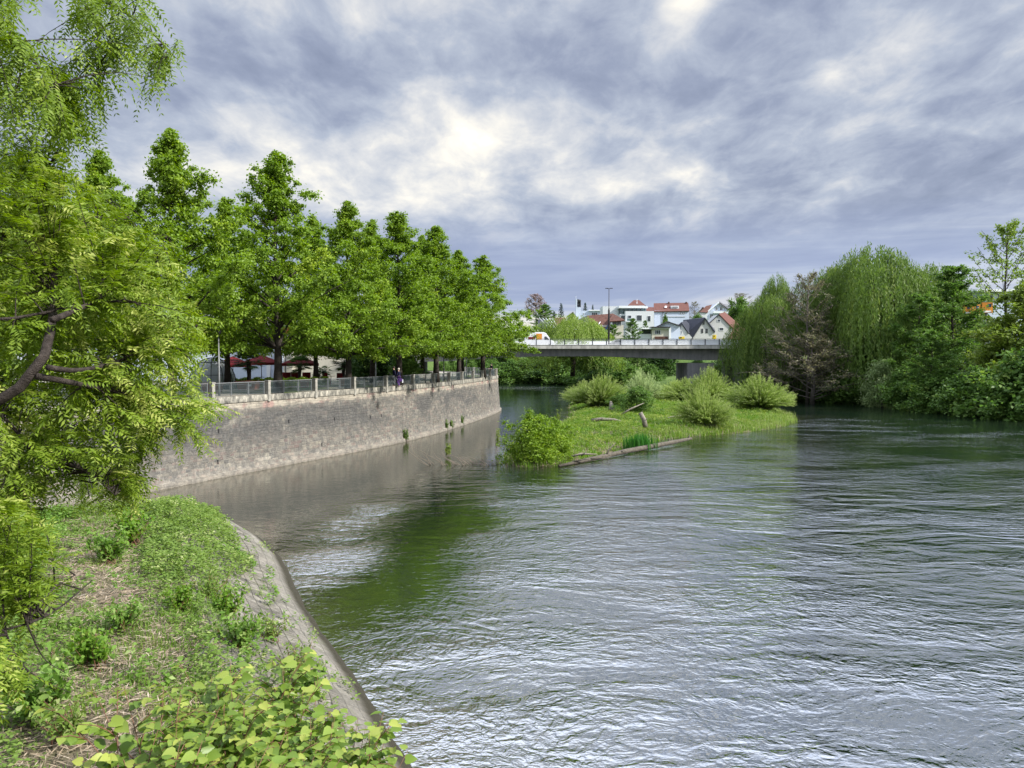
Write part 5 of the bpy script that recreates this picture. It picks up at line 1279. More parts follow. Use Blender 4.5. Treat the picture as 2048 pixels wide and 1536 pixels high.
# regions filled with foliage: polygon of pixels, depth range, number of sprays
regions = [
    ([(-60, 330), (60, 300), (140, 330), (230, 420), (300, 455), (330, 490), (350, 560), (395, 640), (380, 700), (440, 790), (440, 840), (405, 850), (412, 905), (380, 900), (330, 870), (290, 900), (200, 915), (120, 930), (60, 1000), (60, 1070), (-60, 1120)], (6.8, 9.8), 720, 0),
    ([(215, 900), (280, 900), (290, 990), (225, 1005)], (8.0, 8.8), 22, 0),
    ([(-60, 1020), (60, 1000), (70, 1060), (40, 1130), (90, 1180), (-60, 1250)], (5.8, 7.0), 46, 1),
    ([(-60, 1280), (30, 1300), (40, 1390), (-60, 1400)], (5.6, 6.2), 10, 1),
    ([(-60, -60), (40, -60), (60, 40), (105, 90), (150, 180), (130, 290), (60, 320), (-60, 330)], (7.2, 9.0), 74, 2),
    ([(100, -40), (330, -40), (300, 20), (360, 80), (345, 150), (290, 165), (250, 200), (215, 190), (190, 120), (160, 60)], (8.4, 9.8), 50, 2),
    ([(110, 120), (205, 160), (225, 220), (180, 265), (110, 240)], (8.2, 9.4), 34, 2),
    ([(150, 960), (230, 950), (250, 1010), (190, 1040), (140, 1010)], (11, 13), 26, 1)]
allm = np.concatenate(MC); FL = []
leafC = []; leafT = []; leafN = []; leafL = []; leafW = []; leafA = []
def add_shoot(p0, d, ln, tn, droop):
    """a feathery shoot: axis with two ranks of soft narrow leaflet sprays"""
    k = max(int(ln / .030), 5); t = np.linspace(.06, 1, k)[:, None]
    d = d / np.linalg.norm(d); c = p0 + d * ln * t + np.array([0, 0, -droop * ln]) * t ** 2
    ax = unit(d + np.array([0, 0, -2 * droop]) * t)
    sidev = np.cross(ax, np.array([0, 0, 1.0]) + rc.normal(size=3) * .35); sidev = unit(sidev)
    for sgn in (-1, 1):
        dr = unit(sidev * sgn * .9 + ax * .55 + np.array([0, 0, -.22]) + rc.normal(size=(k, 3)) * .16)
        l_ = .080 * (1 - .5 * np.abs(t[:, 0] - .4)) * rc.uniform(.75, 1.2, k)
        leafC.append(c + dr * l_[:, None] * .5); leafT.append(dr); leafN.append(unit(np.cross(dr, ax) * sgn + rc.normal(size=(k, 3)) * .35 + np.array([0, 0, .3]))); leafL.append(l_); leafW.append(l_ * .31); leafA.append(np.clip(tn + .25 * t[:, 0] + rc.normal(size=k) * .08, 0, 1))
    # terminal leaflet
for poly, (d0, d1), cnt, mode in regions:
    poly = np.array(poly, float); x0, y0 = poly.min(0); x1, y1 = poly.max(0); got = 0
    while got < cnt:
        q = np.array([[rc.uniform(x0, x1), rc.uniform(y0, y1)]])
        if poly_sd(q, poly)[0] < 2: continue
        got += 1
        u, v = q[0]; dep = rc.uniform(d0, d1) + (u / 430) * .9 * (mode == 0)
        tip = px3(u, v, dep)
        j = np.argmin(np.linalg.norm((allm - tip) * np.array([1, 1, 1.2]), axis=1) + rc.random(len(allm)) * .35); b = allm[j]
        ln = np.linalg.norm(tip - b)
        if ln > 1.3: b = tip + (b - tip) / ln * 1.3; b = b + np.array([0, 0, .12])
        mid_ = (b + tip) / 2 + np.array([0, 0, .14 * ln]) + rc.normal(size=3) * .05
        f_ = lambda t: (1 - t) ** 2 * b + 2 * t * (1 - t) * mid_ + t * t * tip
        TB.tube([tuple(f_(t)) for t in (0, .3, .6, 1)], [.0085, .006, .0045, .002], 4, False)
        dr0 = unit((tip - mid_)[None])[0]; tn = np.clip((.25 if mode != 2 else -.06) + .22 * rc.normal() + .20 * (u / 430) + .12 * (dep < 8), 0, 1)
        ns_ = 8 if mode != 2 else 7
        for t in np.linspace(.25, 1, ns_):
            p0 = f_(t); a = rc.normal() * .9
            out_ = np.array([.55, -.25, 0]) if mode != 2 else np.array([.15, -.1, -.9])
            dd = dr0 * .7 + out_ * .55 + rc.normal(size=3) * np.array([.55, .5, .28])
            add_shoot(p0, dd, rc.uniform(.16, .34), tn, .22 if mode != 2 else .5)
C = np.concatenate(leafC); print('cypress leaflets', len(C))
crown = leaf_mesh('crown', [leaves(C, np.concatenate(leafT), np.concatenate(leafN), np.concatenate(leafL), np.concatenate(leafW), np.concatenate(leafA), .12)], MATS['cypress_leaf'])
rt = empty('feathery_conifer_tree', (-8.6, 6.0, 1.5), 0, 'yellow green feathery conifer overhanging the left edge with a thick curved branch', 'tree')
TB.v = [(x + 8.6, y - 6.0, z - 1.5) for x, y, z in TB.v]; TB.obj('trunk', MATS['bark_brown'], rt, True)
mobj('crown', crown, rt, (8.6, -6.0, -1.5))
# =================================================================== HOUSES BEHIND THE BRIDGE
plain('render_white', (0.62, 0.64, 0.67), .85, .2, var=.05)
plain('render_blue_white', (0.50, 0.56, 0.68), .85, .2, var=.06)
plain('render_cream', (0.56, 0.53, 0.45), .85, .2, var=.06)
plain('render_grey_white', (0.50, 0.50, 0.49), .9, .1, var=.10)
plain('roof_black', (0.030, 0.034, 0.048), .7, .3, var=.3, nscale=2)
plain('roof_brown', (0.105, 0.052, 0.040), .8, .2, var=.35, nscale=1.5)
plain('roof_red', (0.13, 0.060, 0.050), .85, .2, var=.22, nscale=2)
plain('roof_grey', (0.10, 0.10, 0.11), .8, .2)
plain('trim_dark', (0.03, 0.028, 0.03), .6)
plain('trim_white', (0.75, 0.77, 0.80), .6)
plain('red_cloth', (0.15, 0.018, 0.022), .8, .1, var=.15)
plain('terracotta', (0.28, 0.10, 0.06), .8, .1)
plain('yellow_paint', (0.62, 0.46, 0.03), .5)
plain('orange_paint', (0.62, 0.24, 0.03), .5)
plain('blue_dark_paint_and_shade', (0.02, 0.04, 0.12), .5)  # paint of hall and emblems, also the shade colour of one gable
plain('van_white', (0.72, 0.73, 0.75), .3, .5, var=.02)
plain('car_grey', (0.30, 0.31, 0.33), .3, .5, var=.02)
plain('tyre', (0.015, 0.015, 0.015), .8)
plain('door_dark', (0.020, 0.018, 0.035), .6)
m, n = newmat('window_glass'); out(n, prin(n, (0.035, 0.045, 0.055), .08, .8))
m, n = newmat('glass_teal'); out(n, prin(n, (0.10, 0.17, 0.18), .08, .8))
def house(name, d, u, label, cat='house', v=700, group=None):
    p = at_y(u, v, d); rt = empty(name, (p.x, p.y, ground_z(h_far, p.x, p.y) - .3 if d > 160 else p.z), 0, label, cat, group)
    rt['_'] = 0; del rt['_']; return rt
def Q(rt, u, v, y): return at_y(u, v, y) - rt.location
def wpoly(rt, name, px_, d, thick, mat, down=None, parent=None):
    """upright wall outline seen in elevation at depth d, with real thickness"""
    pts = [Q(rt, u, v, d) for u, v in px_]
    if down is not None: pts = [Vector((p.x, p.y, min(p.z, 1e9))) for p in pts]
    k = len(pts); mb = MB(); vs = pts + [p + Vector((0, thick, 0)) for p in pts]
    mb.add(vs, [tuple(range(k)), tuple(range(2 * k - 1, k - 1, -1))] + [(i, k + i, k + (i + 1) % k, (i + 1) % k) for i in range(k)])
    o = mb.obj(name, MATS[mat], parent or rt); return o
def rect(u0, v0, u1, v1): return [(u0, v1), (u0, v0), (u1, v0), (u1, v1)]
def slab(rt, name, pts3, th, mat, parent=None):
    """roof plane from (u,v,depth) corners, given a thickness"""
    P = [Q(rt, *p) for p in pts3]; nn = (P[1] - P[0]).cross(P[-1] - P[0]).normalized() * th
    if nn.z > 0: nn = -nn
    k = len(P); mb = MB(); mb.add(P + [p + nn for p in P], [tuple(range(k)), tuple(range(2 * k - 1, k - 1, -1))] + [(i, k + i, k + (i + 1) % k, (i + 1) % k) for i in range(k)])
    return mb.obj(name, MATS[mat], parent or rt)
def win(rt, d, u0, v0, u1, v1, frame='trim_white', glass='window_glass', name='window', mull=0):
    a = Q(rt, u0, v1, d); b = Q(rt, u1, v0, d); w_, h_ = b.x - a.x, b.z - a.z; c = (a + b) / 2
    mb = MB(); t = .10
    for x in (-1, 1): mb.box((c.x + x * (w_ / 2 - t / 2), c.y - .06, c.z), (t, .10, h_))
    for z in (-1, 1): mb.box((c.x, c.y - .06, c.z + z * (h_ / 2 - t / 2)), (w_ - 2 * t, .10, t))
    for i in range(mull): mb.box((c.x - w_ / 2 + w_ * (i + 1) / (mull + 1), c.y - .06, c.z), (t * .8, .08, h_ - 2 * t))
    f = mb.obj(name, MATS[frame], rt)
    g = MB(); g.box((c.x, c.y - .03, c.z), (w_ - 2 * t, .04, h_ - 2 * t)); g.obj('pane', MATS[glass], f)
def rake(rt, d, pts, mat='trim_dark', w_=.5, h_=.25, name='barge_board'):
    mb = MB()
    for a, b in zip(pts[:-1], pts[1:]): mb.beam(Q(rt, *a, d), Q(rt, *b, d), w_, h_)
    mb.obj(name, MATS[mat], rt)
# A black roofed white gables
h = house('gabled_house', 265, 1385, 'white house with steep black roof and two pointed gables behind the bridge')
wpoly(h, 'wall', [(1386, 700), (1386, 676), (1410.5, 637.5), (1429, 664), (1429, 700)], 265, 9, 'render_grey_white')
wpoly(h, 'gable_wall', [(1354, 700), (1354, 657), (1362.5, 646.5), (1376, 666), (1385, 676), (1385, 700)], 264.6, 6, 'render_grey_white')
slab(h, 'roof', [(1384, 678, 264.5), (1410.5, 635.5, 264.5), (1408, 634.5, 276), (1366, 640, 276), (1371, 668, 265.6)], .35, 'roof_black')
slab(h, 'roof', [(1410.5, 635.5, 264.4), (1430.5, 664.5, 264.4), (1430, 660, 276), (1408, 634.5, 276)], .35, 'roof_black')
slab(h, 'roof', [(1362.5, 644.5, 264.2), (1378, 667, 264.2), (1386, 655, 270), (1372, 641, 270)], .3, 'roof_black')
slab(h, 'roof', [(1362.5, 644.5, 264.2), (1352, 658, 264.2), (1340, 677, 264.2), (1353, 677, 264.3), (1356, 650, 268)], .3, 'roof_black')
for w4 in ((1405.5, 641.5, 1409, 649), (1402.5, 657.5, 1406.3, 666), (1411.2, 657.5, 1415, 666)): win(h, 265, *w4, frame='trim_dark')
for w4 in ((1360.8, 661.5, 1364, 668), (1361.3, 648.5, 1364, 652)): win(h, 264.6, *w4)
# B white gable, red roof
h = house('gabled_house', 276, 1440, 'white gabled house with small dark windows and red roof, next to the bridge willow')
wpoly(h, 'wall', [(1419, 700), (1419, 645.5), (1437.7, 629), (1465, 657), (1465, 700)], 276, 8, 'render_grey_white')
slab(h, 'roof', [(1437.7, 627.5, 275.6), (1467, 657, 275.6), (1480, 650, 285), (1450, 624, 285)], .3, 'roof_red')
slab(h, 'roof', [(1437.7, 627.5, 275.6), (1416.5, 647, 275.6), (1428, 642, 285), (1450, 624, 285)], .3, 'roof_black')
for w4 in ((1434.5, 638.5, 1441, 644), (1438, 655, 1447.3, 661.5)): win(h, 276, *w4)
wpoly(h, 'annex', rect(1424, 654, 1430, 700), 275.5, .45, 'render_grey_white')
# C blue white gable on the hill
h = house('gabled_house', 385, 1437, 'pale blue white gabled house with balcony, highest on the hill')
wpoly(h, 'wall', [(1414, 660), (1414, 625), (1437, 606.5), (1457, 620), (1457, 660)], 385, 9, 'render_blue_white')
slab(h, 'roof', [(1437.5, 604, 384), (1411, 625, 384), (1413, 622, 396), (1438, 602.5, 396)], .5, 'trim_white')
slab(h, 'roof', [(1437.5, 604, 384), (1459, 619, 384), (1460, 616, 396), (1438, 602.5, 396)], .5, 'roof_grey')
win(h, 385, 1430.5, 614.5, 1435, 621, mull=1); win(h, 385, 1439.5, 614.5, 1445, 621, mull=1); win(h, 385, 1420, 628, 1426, 636, mull=1)
wpoly(h, 'balcony', rect(1427, 622.5, 1456, 626), 383.4, 1.2, 'trim_white')
wpoly(h, 'annex', rect(1403, 626, 1414, 660), 383, 8, 'render_white')
slab(h, 'roof', [(1400, 624, 382.5), (1412, 612, 388), (1424, 609, 390), (1415, 625, 382.5)], .3, 'roof_brown')
h = house('gabled_house', 410, 1407, 'small white gable half hidden left of the pale blue white house')
wpoly(h, 'wall', [(1399, 660), (1399, 624), (1405.5, 615), (1414, 624), (1414, 660)], 410, 7, 'render_white'); rake(h, 409.6, [(1398, 625), (1405.5, 614.5), (1415, 625)], 'roof_brown', 1.0, .4, 'roof')
# D long house, red roof
h = house('long_house', 330, 1343, 'long pale plaster house with wide red tiled roof and dormer')
wpoly(h, 'wall', rect(1308.5, 621, 1378, 672), 330, 10, 'render_blue_white')
slab(h, 'roof', [(1307.5, 623, 329.4), (1307.5, 606.5, 336), (1376.5, 605.2, 336), (1379, 621.5, 329.4)], .35, 'roof_red')
for u0 in (1336.5, 1371.5): wpoly(h, 'chimney', rect(u0, 603.6, u0 + 2.6, 608), 335, .8, 'roof_brown')
wpoly(h, 'dormer', rect(1342, 611.5, 1358, 617.3), 331.2, 2.5, 'render_white')
win(h, 331.1, 1344, 612.8, 1356, 616, mull=2)
slab(h, 'skylight', [(1329, 615, 331.3), (1330, 611.8, 332.6), (1334, 611.8, 332.6), (1333.5, 615, 331.3)], -.1, 'trim_white')
for k in range(3): win(h, 330, 1359 + 3.8 * k, 624, 1362 + 3.8 * k, 628.5)
win(h, 330, 1329.5, 625, 1334.5, 628.5)
wpoly(h, 'drainpipe', rect(1325, 622, 1325.9, 672), 329.7, .2, 'roof_grey')
wpoly(h, 'string_course', rect(1327, 632.8, 1371, 633.6), 329.8, .19, 'render_grey_white')
# E modern white house
h = house('modern_house', 318, 1270, 'white flat roofed modern house with glass band and blue tinted balcony')
wpoly(h, 'wall', rect(1251, 622.3, 1308, 690), 318, 10, 'render_white')
wpoly(h, 'side_wing', rect(1205.5, 612.5, 1240, 660), 324, 10, 'render_white')
wpoly(h, 'glass_band', rect(1238, 615.5, 1292, 628), 322, 5, 'glass_teal')
for k in range(7): wpoly(h, 'mullion', rect(1239 + k * 8.4, 615.5, 1239.8 + k * 8.4, 628), 321.9, .12, 'trim_dark')
wpoly(h, 'roof_slab', [(1238, 616), (1238, 611.5), (1288, 611.2), (1296, 613), (1296, 616)], 319, 9, 'trim_white')
wpoly(h, 'lower_wing', rect(1240, 628, 1251, 690), 320, 9, 'render_white')
for w5 in ((1255.5, 630.5, 1263, 637), (1273, 630.2, 1284, 642), (1294.5, 631.5, 1301.5, 643), (1255.5, 645, 1267, 652)): win(h, 318, *w5, frame='trim_white')
win(h, 320, 1241.5, 631, 1250, 639)
wpoly(h, 'balcony_glass', rect(1254, 637, 1270, 642), 316.8, .1, 'glass_teal'); wpoly(h, 'balcony_slab', rect(1253, 642, 1271, 643.6), 316.6, 1.3, 'trim_white')
# hip roof house behind
h = house('hip_roofed_house', 348, 1273, 'house with a red hipped roof rising behind the white modern house')
wpoly(h, 'wall', rect(1258, 610, 1289, 660), 349, 9, 'render_white')
slab(h, 'roof', [(1255.5, 611, 347), (1267.5, 600.3, 353), (1278, 600, 353), (1291.5, 611, 347)], .3, 'roof_red')
slab(h, 'roof', [(1255.5, 611, 347), (1267.5, 600.3, 353), (1257, 611, 359)], .3, 'roof_red')
slab(h, 'roof', [(1291.5, 611, 347), (1278, 600, 353), (1290, 611, 359)], .3, 'roof_red')
wpoly(h, 'finial', [(1272.5, 607), (1273.6, 604), (1273.6, 598), (1274.6, 598), (1274.6, 604), (1275.6, 607)], 349.2, .2, 'trim_white')
h = house('red_roofed_annex', 338, 1300, 'low red roof between the modern house and the long house')
wpoly(h, 'wall', rect(1293, 622, 1308, 660), 338, 8, 'render_white'); slab(h, 'roof', [(1292.5, 623, 337.5), (1292.5, 614, 342), (1308.3, 614.5, 342), (1308.3, 623, 337.5)], .3, 'roof_red')
# F dark brown roof
h = house('brown_roofed_house', 255, 1215, 'house with a big dark brown hipped roof and white framed window')
wpoly(h, 'wall', rect(1190, 650, 1247, 700), 256.5, 8, 'render_cream')
slab(h, 'roof', [(1186, 664, 254.5), (1173, 631, 262), (1226, 627, 262), (1216, 664, 254.5)], .35, 'roof_brown')
slab(h, 'roof', [(1216, 643, 255.2), (1226, 627, 262), (1249.5, 639.5, 255.2), (1249, 641, 255)], .35, 'roof_brown')
slab(h, 'roof', [(1155, 640, 258), (1173, 631, 262), (1186, 664, 254.5), (1180, 668, 254)], .35, 'roof_black')
win(h, 256.5, 1224.5, 643, 1243, 650.5, mull=1)
for u0 in (1189, 1196): slab(h, 'skylight', [(u0, 648.2, 256.6), (u0 + 4, 643.3, 257.8), (u0 + 5.4, 643.3, 257.8), (u0 + 2, 648.2, 256.6)], -.12, 'trim_white')
wpoly(h, 'shaded_gable', [(1203, 700), (1203, 672), (1217, 648), (1219, 700)], 254, 2, 'blue_dark_paint_and_shade')  # gable wall in shadow, its bluish shade put into the colour
# G church and bell tower
h = house('church_hall', 405, 1180, 'low white flat roofed church hall right of the bell tower', 'church')
wpoly(h, 'wall', rect(1155, 621.5, 1206, 660), 405, 12, 'render_blue_white'); wpoly(h, 'roof_slab', rect(1178, 619.5, 1207, 621.5), 404, 13, 'trim_white')
win(h, 405, 1183, 625, 1195, 630.5, mull=2); win(h, 405, 1166, 626, 1168, 630.5)
h = house('bell_tower', 400, 1157, 'slender pale bell tower with two dark bells in an open frame', 'tower')
wpoly(h, 'shaft', [(1151.8, 660), (1151.8, 597.5), (1154.3, 598.0), (1154.3, 614.5), (1161.8, 614.5), (1161.8, 660)], 400, 3, 'render_blue_white')
wpoly(h, 'top_beam', [(1154.3, 600.3), (1154.3, 598.0), (1161.8, 600), (1161.8, 602)], 400, 3, 'roof_grey'); wpoly(h, 'frame_post', rect(1160.8, 602, 1161.8, 614.5), 400, 3, 'roof_grey')
wpoly(h, 'louvre', rect(1154.3, 602, 1160.8, 614.5), 402.2, .3, 'trim_white')
for (uu, vt_, vb) in ((1157.2, 603.3, 607.3), (1157.2, 608.2, 612.6)):
    a = Q(h, uu, vb, 400.8); b = Q(h, uu, vt_, 400.8); mb = MB(); hh_ = b.z - a.z
    mb.lathe([(.62, 0), (.50, hh_ * .25), (.34, hh_ * .7), (.12, hh_ * .95), (.05, hh_)], 12, a); mb.obj('bell', MATS['trim_dark'], h, True)
mb = MB(); mb.tube([Q(h, 1151.8, 598, 400.5), Q(h, 1151.8, 591.5, 400.5)], .08, 6); mb.obj('rod', MATS['trim_white'], h)
h = house('gabled_house', 395, 1145, 'tiny white gable left of the bell tower')
wpoly(h, 'wall', [(1136, 660), (1136, 633), (1145, 625.5), (1151.5, 632.5), (1151.5, 660)], 395, 6, 'render_white'); rake(h, 394.7, [(1135, 634), (1145, 624.8), (1152, 633)], 'roof_grey', 1.2, .35, 'roof'); wpoly(h, 'chimney', rect(1144.5, 624, 1147.3, 628), 396, .8, 'roof_brown')
# I rafters / masts
h = house('rafter_hall', 252, 1100, 'dark hall with slanting white roof beams left of the willow behind the bridge', 'building')
wpoly(h, 'wall', rect(1080, 655, 1118, 700), 254, 8, 'blue_dark_paint_and_shade')
slab(h, 'roof', [(1108, 652, 255), (1110, 635.5, 262), (1131, 635, 262), (1131, 652, 255)], .3, 'roof_brown')
slab(h, 'roof', [(1076, 658, 253.5), (1076, 640, 262), (1108, 637, 262), (1112, 656, 253.5)], .3, 'roof_black')
for a, b in (((1078, 635.3), (1094.5, 653)), ((1085, 636), (1102.5, 654)), ((1091.5, 636.5), (1108.5, 655)), ((1098.5, 637), (1111, 656)), ((1105, 637.5), (1116.5, 656.5))):
    mb = MB(); mb.beam(Q(h, *a, 252.5), Q(h, *b, 251.5), .22, .22); mb.obj('roof_beam', MATS['trim_white'], h)
# J cream low building
h = house('flat_roofed_building', 250, 1310, 'low cream flat roofed building with glazed corner, left of the black roofed house', 'building')
wpoly(h, 'wall', rect(1304, 658, 1338, 700), 250, 9, 'render_cream'); wpoly(h, 'glazed_corner', rect(1284, 658, 1302, 668), 252, 6, 'window_glass')
wpoly(h, 'lower_wall', rect(1282, 668, 1304, 700), 251, 8, 'render_white'); wpoly(h, 'roof_slab', rect(1280, 655.2, 1304, 658), 249.5, 10, 'trim_white'); wpoly(h, 'roof_slab', rect(1303, 653.2, 1341, 655.6), 249, 10, 'trim_dark')
wpoly(h, 'parapet', rect(1304, 655.6, 1338, 658), 249.6, .4, 'trim_white'); wpoly(h, 'side_wall', rect(1338, 655, 1342, 700), 249.4, 9, 'trim_white')
win(h, 250, 1309.5, 660, 1321, 668.5, mull=2); wpoly(h, 'shop_front', rect(1310, 673, 1336, 679), 249.8, .2, 'roof_brown')
h = house('gabled_house', 262, 1335, 'broad low white gable behind the cream flat roofed building')
wpoly(h, 'wall', [(1306, 690), (1306, 656), (1335, 644.5), (1360, 652), (1360, 690)], 262, 7, 'render_blue_white'); rake(h, 261.6, [(1305, 657), (1335, 643.5), (1361, 652)], 'trim_dark', 1.0, .3, 'roof')
# K roofs behind the bridge willow
h = house('brown_roofed_shed', 235, 1480, 'shed with a reddish brown roof half hidden by the bridge willow', 'shed')
wpoly(h, 'wall', rect(1462, 674, 1540, 700), 236, 8, 'render_cream'); slab(h, 'roof', [(1454, 679, 234.5), (1468, 655, 243), (1535, 653, 243), (1545, 679, 234.5)], .3, 'roof_red')
h = house('red_roofed_house', 215, 1590, 'pinkish house with red roof showing through the brown twiggy trees')
wpoly(h, 'wall', rect(1540, 668, 1650, 705), 215, 9, 'render_cream'); slab(h, 'roof', [(1534, 670, 214), (1542, 650, 222), (1648, 650, 222), (1656, 670, 214)], .35, 'roof_red')
for k in range(5): win(h, 215, 1556 + k * 19, 675, 1564 + k * 19, 686)
h = house('glass_fronted_house', 168, 2005, 'pale building glimpsed behind the tall thin leaved tree', 'building')
wpoly(h, 'wall', rect(1965, 583, 2110, 700), 172, 9, 'render_blue_white'); wpoly(h, 'roof_slab', rect(1955, 578, 2120, 583), 171, 11, 'trim_white')
for k in range(6): win(h, 172, 1972 + k * 22, 590, 1986 + k * 22, 604)
# orange sign boards
for i, (u0, v0, u1, v1, lb) in enumerate([(1925, 610, 1941, 628, 'orange and white advertising board, leftmost of the three behind the alder trunk'), (1943, 609, 1960, 630, 'orange advertising board, middle one of the three behind the trees'), (1963, 605, 1985, 626, 'largest orange advertising board, rightmost of the three behind the trees')]):
    d = 126 + i; a = at_y(u0, v1, d); b = at_y(u1, v0, d); rt = empty('advertising_board', (a.x, d, ground_z(h_far, a.x, d)), 0, lb, 'sign', 'orange boards behind the trees'); o_ = rt.location
    w_, h_ = b.x - a.x, b.z - a.z; cx_ = w_ / 2; cz_ = (a.z + b.z) / 2 - o_.z
    mb = MB(); mb.box((cx_, 0, cz_), (w_, .25, h_)); mb.obj('panel', MATS['orange_paint'], rt, bevel=.02)
    mb = MB(); mb.box((cx_ + w_ * .18, -.14, cz_ + h_ * .22), (w_ * .34, .03, h_ * .30)); mb.obj('emblem', MATS['blue_dark_paint_and_shade'], rt)
    mb = MB(); mb.box((cx_, -.14, cz_ - h_ * (.36 if i != 1 else .40)), (w_ * .7, .03, h_ * .16)); mb.obj('white_strip', MATS['trim_white'], rt)
    mb = MB(); mb.box((cx_, .25, (cz_ - h_ / 2) / 2 + .3), (.22, .22, cz_ + .2)); mb.obj('post', MATS['rail_metal'], rt)
# yellow boxes beyond the parapet
for u0, v0, u1, v1, lb in ((1364, 671.5, 1375, 677, 'yellow skip like box beyond the parapet below the left black roofed gable'), (1433, 668, 1439.5, 676, 'small yellow sign box right of the black roofed house')):
    a = at_y(u0, v1, 160); b = at_y(u1, v0, 160); w_, h_ = b.x - a.x, b.z - a.z; rt = empty('yellow_box', (a.x + w_ / 2, 163, ZD - .1), 0, lb, 'box')
    mb = MB(); mb.box((0, 0, b.z - ZD - h_ / 2), (w_, .8, h_)); mb.obj('housing', MATS['yellow_paint'], rt, bevel=.05); mb = MB(); mb.box((0, 0, (a.z - ZD) / 2 + .1), (.12, .12, a.z - ZD + .2)); mb.obj('post', MATS['trim_dark'], rt)
    mb = MB(); mb.box((-w_ * .2, -.42, b.z - ZD - h_ * .35), (w_ * .3, .04, h_ * .4)); mb.obj('opening', MATS['trim_dark'], rt)
# =================================================================== VEHICLES, BRIDGE LAMP
def wheel_mesh():
    mb = MB(); mb.lathe([(.0, -.11), (.26, -.11), (.33, -.08), (.33, .08), (.26, .11), (.0, .11)], 18); return mb.mesh('wheel', MATS['tyre'], True)
WM = wheel_mesh(); hb = MB(); hb.lathe([(0, -.02), (.18, -.02), (.20, .0), (.16, .03), (0, .03)], 14); HM = hb.mesh('rim', MATS['rail_metal'], True)
def vehicle(name, x, y, prof, width, bodymat, label, cat, wx, glass, extra=()):
    rt = empty(name, (x, y, ZD - .14), 0, label, cat); mb = MB(); M = Matrix(((1, 0, 0), (0, 0, -1), (0, 1, 0)))
    mb.prism(prof, width, M, (0, width / 2, 0)); mb.obj('body', MATS[bodymat], rt, bevel=.06)
    for px2 in wx:
        for s in (-1, 1):
            w_ = mobj('wheel', WM, rt, (px2, s * (width / 2 - .1), .33)); w_.rotation_euler = (math.pi / 2, 0, 0)
            h_ = mobj('rim', HM, w_, (0, 0, .10 if s < 0 else -.10))
    for pl in glass:
        for s in (-1, 1):
            mb = MB(); mb.prism(pl, .03, M, (0, s * (width / 2 + .012) + .015, 0)); mb.obj('side_window', MATS['window_glass'], rt)
    for nm_, pl, mt in extra:
        mb = MB(); mb.prism(pl, .02, M, (0, -(width / 2 + .012) + .01, 0)); mb.obj(nm_, MATS[mt], rt)
    for s in (-1, 1):
        mb = MB(); xm = max(p[0] for p in prof); mb.box((xm - .05, s * width * .36, .75), (.10, .28, .16)); mb.obj('headlight', MATS['trim_white'], rt, bevel=.02)
    return rt
S156 = 155.0 / FPX; xv = (1078 - 1024) * S156
vehicle('delivery_van', xv, 155, [(-2.9, .35), (-2.9, 2.75), (-2.7, 2.95), (.9, 2.95), (1.35, 2.75), (2.35, 1.35), (2.85, 1.2), (3.0, .9), (3.0, .35)], 2.0, 'van_white', 'white delivery van with orange side lettering block driving on the bridge', 'van', (-1.9, 2.0),
        [[(1.05, 1.45), (1.05, 2.05), (1.40, 2.10), (2.0, 1.45)]], [('orange_patch', [(-.6, 1.5), (-.6, 2.65), (.55, 2.65), (.55, 1.5)], 'orange_paint'), ('red_patch', [(-2.2, 1.5), (-2.2, 2.0), (-.8, 2.0), (-.8, 1.5)], 'red_cloth')])
xc_ = (1240 - 1024) * S156
vehicle('grey_car', xc_, 155, [(-2.1, .28), (-2.15, .8), (-1.7, .98), (-1.1, 1.42), (-.3, 1.52), (.6, 1.45), (1.3, 1.0), (2.0, .85), (2.15, .6), (2.1, .28)], 1.75, 'car_grey', 'grey passenger car mostly hidden behind the bridge parapet', 'car', (-1.35, 1.35), [[(-1.3, 1.0), (-.95, 1.34), (.1, 1.42), (.1, 1.0)], [(.2, 1.0), (.2, 1.42), (.6, 1.36), (1.1, 1.0)]])
# bridge lamp
def lamp(name, u, vtop, d, zg, label, arm=0.0, mat='rail_metal', r0=.07, group=None, double=False, sleeve=False):
    top = at_y(u, vtop, d); rt = empty(name, (top.x, d, zg), 0, label, 'lamp post', group); H_ = top.z - zg
    mb = MB(); mb.tube([(0, 0, 0), (0, 0, H_ * .35), (0, 0, H_ * .36), (0, 0, H_)], [r0 * 1.4, r0 * 1.2, r0, r0 * .7], 10); mb.obj('pole', MATS[mat], rt, True)
    if sleeve:
        mb = MB(); mb.tube([(0, 0, H_ * .08), (0, 0, H_ * .62), (0, 0, H_ * .66)], [r0 * 2.0, r0 * 2.0, r0 * 1.2], 10); mb.obj('sleeve', MATS['trim_dark'], rt, True)
    mb = MB()
    if double:
        for s in (-1, 1): mb.beam((0, 0, H_), (s * .42, 0, H_ + (.10 if s > 0 else .02)), .10, .06); mb.box((s * .42, 0, H_ + .08), (.62, .26, .12))
    else: mb.lathe([(.06, H_ - .02), (.16, H_ + .02), (.20, H_ + .22), (.10, H_ + .34), (.02, H_ + .38)], 12)
    mb.obj('lamp_head', MATS['trim_dark'], rt, bevel=.02)
lamp('street_lamp', 1218, 577.5, 152.6, ZD, 'tall dark double headed street lamp on the bridge', mat='trim_dark', r0=.10, double=True, sleeve=True)
